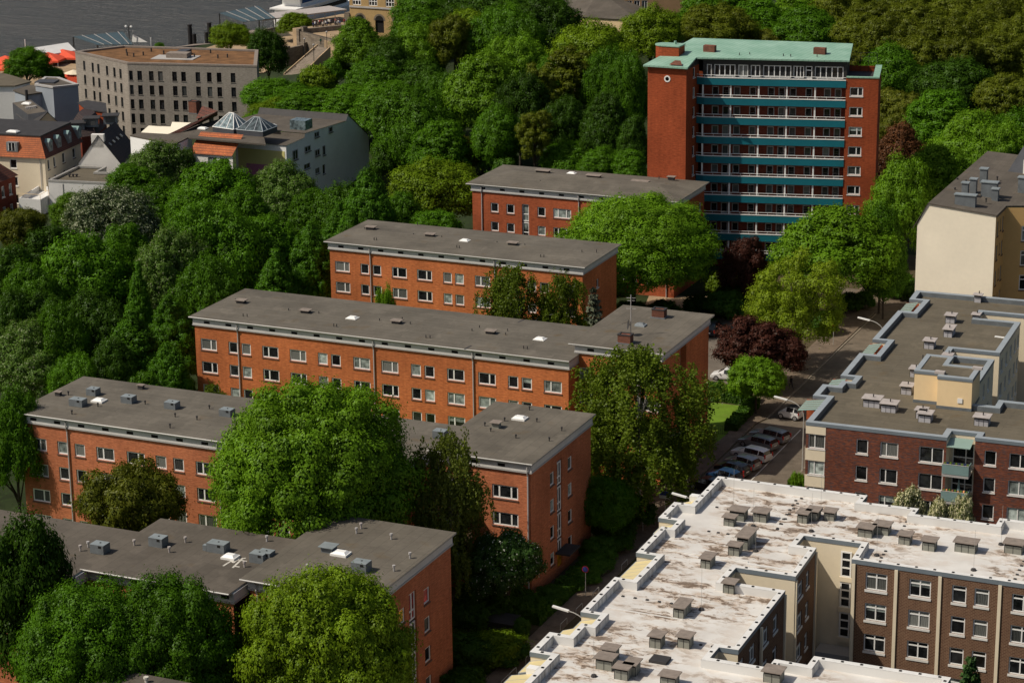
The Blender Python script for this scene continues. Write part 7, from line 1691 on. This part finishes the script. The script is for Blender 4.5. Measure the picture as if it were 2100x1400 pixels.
# --- river quarter and hillside wood
HW = [
 (50,96,88,12,'mg','tree hiding the red tents at the left edge'), (112,138,46,7,'mg','small tree before the white marquee'), (5,172,80,12,'bg','bright tree cut by the left edge beside the brown roof'),
 (548,58,72,15,'dg','dark round tree between the grey office and the stairway'), (605,22,72,9,'yg','thin light tree in front of the moored boat'), (470,46,80,10,'yg','thin light tree right of the mooring piles'),
 (185,84,22,6,'mg','tiny tree top behind the left corner of the grey office'),(325,88,26,5,'mg','tiny tree top behind the middle of the grey office'),
 (742,33,115,15,'bg','deep green round tree below the ochre station'), (570,160,140,10,'mg','green tree at the right end of the grey office'),
 (645,180,140,11,'mg','green tree under the foot of the stairway'), (560,205,110,9,'yg','light tree behind the glass pyramids'), (720,172,140,12,'mg','green tree right below the stairway slope'),
 (800,78,120,15,'dg','dark tree right of the deep green round tree'), (862,20,140,17,'mg','green hillside tree right of the station'), (960,8,130,17,'yg','yellowish hillside tree at the top edge, right of the station'),
 (795,165,150,15,'mg','green tree in mid slope above the grey house gable'), (870,120,130,16,'dg','dark tree in mid slope left of the tallest bright tree'),
 (985,104,150,22,'bg','tallest bright green tree of the hillside wood'), (850,190,180,18,'mg','broad green tree right of the grey house gable'),
 (930,30,110,18,'ol','olive tree on the slope below the yellowish one'), (1030,20,150,18,'mg','green tree left of the hostel roof'), (1130,-5,130,18,'dg','dark tree touching the hostel roof'),
 (1095,110,105,20,'os','bronze airy tree left of the taller airy tree'), (1178,76,145,21,'os','taller bronze airy tree left of the tower'), (1095,205,90,16,'os','lower bronze airy tree on the slope'),
 (940,282,100,10,'bo','dull olive tree low on the slope by the hipped block'), (1220,48,170,17,'yg','yellow green tree below the hostel roof'), (1335,15,125,16,'yg','yellow green tree directly left of the copper roof'),
 (1285,120,95,18,'mg','dark tree touching the left wall of the tower'), (1160,292,105,8,'mg','low round tree behind the hipped block, left'), (1235,300,100,8,'mg','low round tree behind the hipped block, middle'), (1295,305,75,9,'mg','low round tree behind the hipped block, next to the tower'),
 (1065,150,100,18,'dg','dark tree between the tallest bright tree and the airy ones'), (715,212,120,8,'mg','tree right behind the grey house ridge'), (800,262,100,12,'dg','dark tree beside the grey house gable'),
 (900,245,130,15,'mg','green tree above the yellow green spreading tree'), (1240,180,100,17,'dg','shaded tree between the airy trees and the tower'), (1010,215,110,15,'mg','tree below the tallest bright tree'),
 (860,60,110,15,'bg','light tree right of the dark one on the slope'), (660,140,70,6,'bushy','grassy bush beside the stairway'), (640,150,60,5,'bush','bush right of the stairway foot'), (1040,85,120,17,'bg','bright tree beneath the tree left of the hostel roof'),(760,120,110,13,'mg','tree under the deep green round tree'),
 (1455,16,150,14,'ol','olive tree right of the hostel wall'), (1560,-4,120,15,'mg','green tree at the top edge above the copper roof'), (1440,58,150,9,'bo','bronze shrubbery tree behind the copper roof, left'), (1535,62,140,9,'bo','bronze shrubbery tree behind the copper roof, middle'), (1668,12,145,15,'mg','round green tree above the right end of the copper roof'), (1605,50,110,11,'bo','bronze tree behind the copper roof, right'),(1740,85,110,12,'bo','bronze tree right behind the end of the copper roof'),
 (880,-25,140,16,'mg','green tree cut by the top edge, first right of the station'), (985,-30,150,16,'dg','dark tree cut by the top edge, above the yellowish hillside tree'), (1090,-35,140,16,'mg','green tree cut by the top edge, left of the hostel'), (1460,-30,140,16,'mg','green tree cut by the top edge, right of the hostel'), (1640,-35,140,16,'bg','bright tree cut by the top edge over the copper roof'), (1720,-15,130,16,'ol','olive tree cut by the top edge beyond the copper roof'), (1400,30,90,10,'mg','green tree at the right corner of the hostel'), (1505,-40,120,16,'ol','olive tree cut by the top edge, right of the green one'), (1130,120,110,16,'mg','green tree behind the two airy trees'), (1240,110,100,18,'mg','green tree right behind the taller airy tree'), (1020,280,80,9,'mg','low tree on the slope left of the lowest airy tree'), (905,160,120,15,'mg','green tree in the middle of the slope'), (1060,40,120,17,'mg','green tree between two crowns under the hostel'), (1150,200,90,14,'dg','shaded tree under the taller airy tree'), (1300,230,70,14,'dg','shaded tree at the lower left wall of the tower'), (1030,330,60,6,'bush','bush behind the left end of the hipped block'), (600,190,110,9,'mg','green tree beside the grey office corner, below the stairway foot'), (690,120,60,7,'mg','small tree at the right edge of the stairway'), (640,235,110,9,'mg','green tree behind the grey house roof'), (535,225,90,8,'mg','green tree before the right end of the grey office'),
]
for a in HW: tree(*a, group='trees of the hillside wood')
RW = [
 (1840,92,140,16,'mg','green tree among the olive oaks, right of the tower roof'), (1950,118,160,16,'dg','dark tree under the olive oaks'), (1850,170,120,14,'bo','bronze tree close to the right wall of the tower'),
 (1925,182,145,16,'mg','green tree above the red brown tree'), (1852,250,115,13,'rb','red brown tree right of the tower, upper'), (1812,318,75,11,'rb','red brown tree against the right wall of the tower, lower'),
 (1985,215,160,17,'bg','bright green tree above the slate roof, left'), (1925,285,160,17,'bg','bright green tree above the cream gable'), (2065,150,140,16,'ol','olive tree over the slate roof'), (2085,225,130,16,'mg','green tree at the right edge above the slate roof'),
 (2030,262,120,15,'bg','bright tree left of the slate mansard'), (1840,215,90,13,'bo','dull bronze tree above the red brown one'), (1810,420,100,15,'mg','green tree filling the gap between tower and cream gable'),
 (1815,520,90,9,'mg','dark low tree at the foot of the cream gable wall'),
]
for a in RW: tree(*a, group='trees right of the tower')
words = ('far left','left','middle','right','far right')
for j, y in enumerate((-38,-5,32,70)):
    for i in range(5):
        x = 1760+i*84+(j%2)*38+_rt_.uniform(-10,10)
        if j == 3 and i < 1: continue
        tree(x, y+_rt_.uniform(-8,8), _rt_.uniform(115,150), 16, 'ol', f'olive gold oak in the upper right wood, {("top","second","third","fourth")[j]} row, {words[i]}', group='olive gold oaks')
# --- bushes and hedges
BU = [(1240,1060,70,2.4,'bushd'),(1262,1092,70,2.2,'bushd'),(1225,1140,70,1.6,'bush'),(1235,1105,70,2.0,'bush'),(1205,1165,60,1.4,'bush'),(1125,1205,60,1.5,'bush'),(1180,1185,50,1.2,'bushd'),(1005,1300,110,2.6,'bushy'),(1040,1315,80,2.2,'bush'),(960,1300,110,3.0,'bushd'),(1070,1268,32,1.7,'bush'),(945,1370,90,2.6,'bushd'),(1010,1190,130,3.5,'bushd'),(1075,1215,80,2.6,'bushd'),(960,1230,90,3.2,'bushd'),
 (1300,1020,90,3.4,'bushd'),(1265,1060,80,3.0,'bushd'),(1480,600,90,3.4,'bush'),(1430,605,60,3.0,'bushd'),(1510,575,80,4.0,'bushd'),(1560,590,60,3.0,'bush'),(1600,600,70,3.0,'bushd'),(1475,560,70,3.0,'bushy'),(1830,560,80,3.2,'bush'),(1870,575,60,3.0,'bush'),(1740,600,60,2.6,'bushd'),(1775,600,40,2.2,'bush'),(1405,640,50,2.4,'bushd'),(1360,620,60,2.6,'bush'),(1290,620,70,2.4,'bush'),(1240,560,60,3,'bushy'),(1440,650,60,2.0,'bushd'),(1690,640,60,3.0,'bushd')]
BL = {'bushd':'dark shrub','bush':'green shrub','bushy':'yellow green shrub'}
where = ['under the weeping birch','beside the birch foot','along the near pavement','beside the pavement rail','at the brick gable foot','left of the gable door','near the gable door','before the bin store','right of the bin store','left of the bin store','clipped to a ball','at the bottom edge','under the blossom flecked tree','right of the blossom flecked tree','below the balconies',
 'right of the big birch','in the birch shade','beside the sandy path','left of the sandy path','under the purple tree','near the mushroom lamp','right of the mushroom lamp','before the lowest gallery','left of the cream gable','touching the cream gable','at the road bend','by the shaded corner','behind the raised cross wing','under the huge green tree','on the lawn behind the cross wing','right of the plain block gable','behind the parking lot','under the yellow green tree']
for (x,y,w,H,k), wh in zip(BU, where): tree(x, y, w, H, k, f'{BL[k]} {wh}', name='shrub', cat='shrub', group='shrubs')
def hedge(label, a, b, wd, h, key='hd', n=9000, seed=1):
    rng = np.random.default_rng(seed); a, b = np.array(a), np.array(b); L = np.linalg.norm(b-a); t = (b-a)/L; nn = np.array([-t[1],t[0]])
    s = rng.uniform(0,L,n); f = rng.integers(0,3,n); u = rng.uniform(-1,1,n); z = rng.uniform(0,h,n); off = np.where(f==0,u*wd/2,np.where(f==1,wd/2,-wd/2)); z = np.where(f==0,h,z)
    bump = .12*np.sin(s*2.3)+.1*np.sin(s*5.1+z*3); off = off*(1+bump); z = z*(1+bump*.5)
    P = np.stack([a[0]+t[0]*s+nn[0]*off, a[1]+t[1]*s+nn[1]*off, z], 1)+rng.normal(size=(n,3))*.05
    Nn = np.stack([nn[0]*np.where(f==0,0,np.sign(off)), nn[1]*np.where(f==0,0,np.sign(off)), np.where(f==0,1.,.25)],1)+rng.normal(size=(n,3))*.4
    o = np.array([a[0],a[1],0]); r = thing('hedge', label, 'hedge', (a[0],a[1],.0)); link('foliage', leaf_mesh('hedge_leaves', quads(P-o,Nn,.17*rng.uniform(.7,1.3,n),rng), LM[key]), r)
    m = MB(); c = [tuple((a+t*q+nn*w_)) for q, w_ in ((.1,-wd*.42),(L-.1,-wd*.42),(L-.1,wd*.42),(.1,wd*.42))]; m.prism(c, 0, h*.93); part('branches', m, LM['dg'], r)
hedge('tall clipped hedge at the back of the small lawn', (-95,254.3), (-81.9,254.9), 1.6, 2.0, seed=2)
hedge('clipped hedge between the small lawn and the pavement', (-81.0,244.2), (-81.3,254.0), 1.25, 1.1, seed=3)
hedge('low hedge along the pavement below the brick gable', (-80.6,185), (-80.4,199), 1.8, 1.0, n=14000, seed=4)
hedge('low hedge along the pavement at the bottom edge', (-81.0,165), (-80.7,179), 1.8, 1.1, 'dg', n=12000, seed=5)
# ---------------------------------------------------------------- light
SUN_AZ = Vector((-.785,-.62,0)).normalized(); SUN_EL = R(49)
sd = Vector((SUN_AZ.x*math.cos(SUN_EL), SUN_AZ.y*math.cos(SUN_EL), math.sin(SUN_EL)))
sun = bpy.data.lights.new('sun','SUN'); sun.energy = 3.7; sun.angle = R(.53); sun.color = (1,.92,.79)
so = bpy.data.objects.new('sun', sun); C.objects.link(so); so.rotation_euler = sd.to_track_quat('Z','Y').to_euler(); so.location = (0,0,200)
wd = bpy.data.worlds.new('World'); sc.world = wd; wd.use_nodes = True; nt = wd.node_tree
sky = nt.nodes.new('ShaderNodeTexSky'); sky.sky_type = 'NISHITA'; sky.sun_disc = False; sky.dust_density = 3; sky.ozone_density = .4; sky.sun_elevation = SUN_EL; sky.sun_rotation = math.atan2(sd.x, sd.y)
bg = nt.nodes['Background']; bg.inputs[1].default_value = .065; nt.links.new(sky.outputs[0], bg.inputs[0])
sc.view_settings.view_transform = 'Standard'; sc.view_settings.look = 'None'; sc.view_settings.exposure = 0; sc.view_settings.gamma = 1
sc.cycles.max_bounces = 5; sc.cycles.diffuse_bounces = 2; sc.cycles.glossy_bounces = 2; sc.cycles.transmission_bounces = 3; sc.cycles.transparent_max_bounces = 4
sc.cycles.use_denoising = True
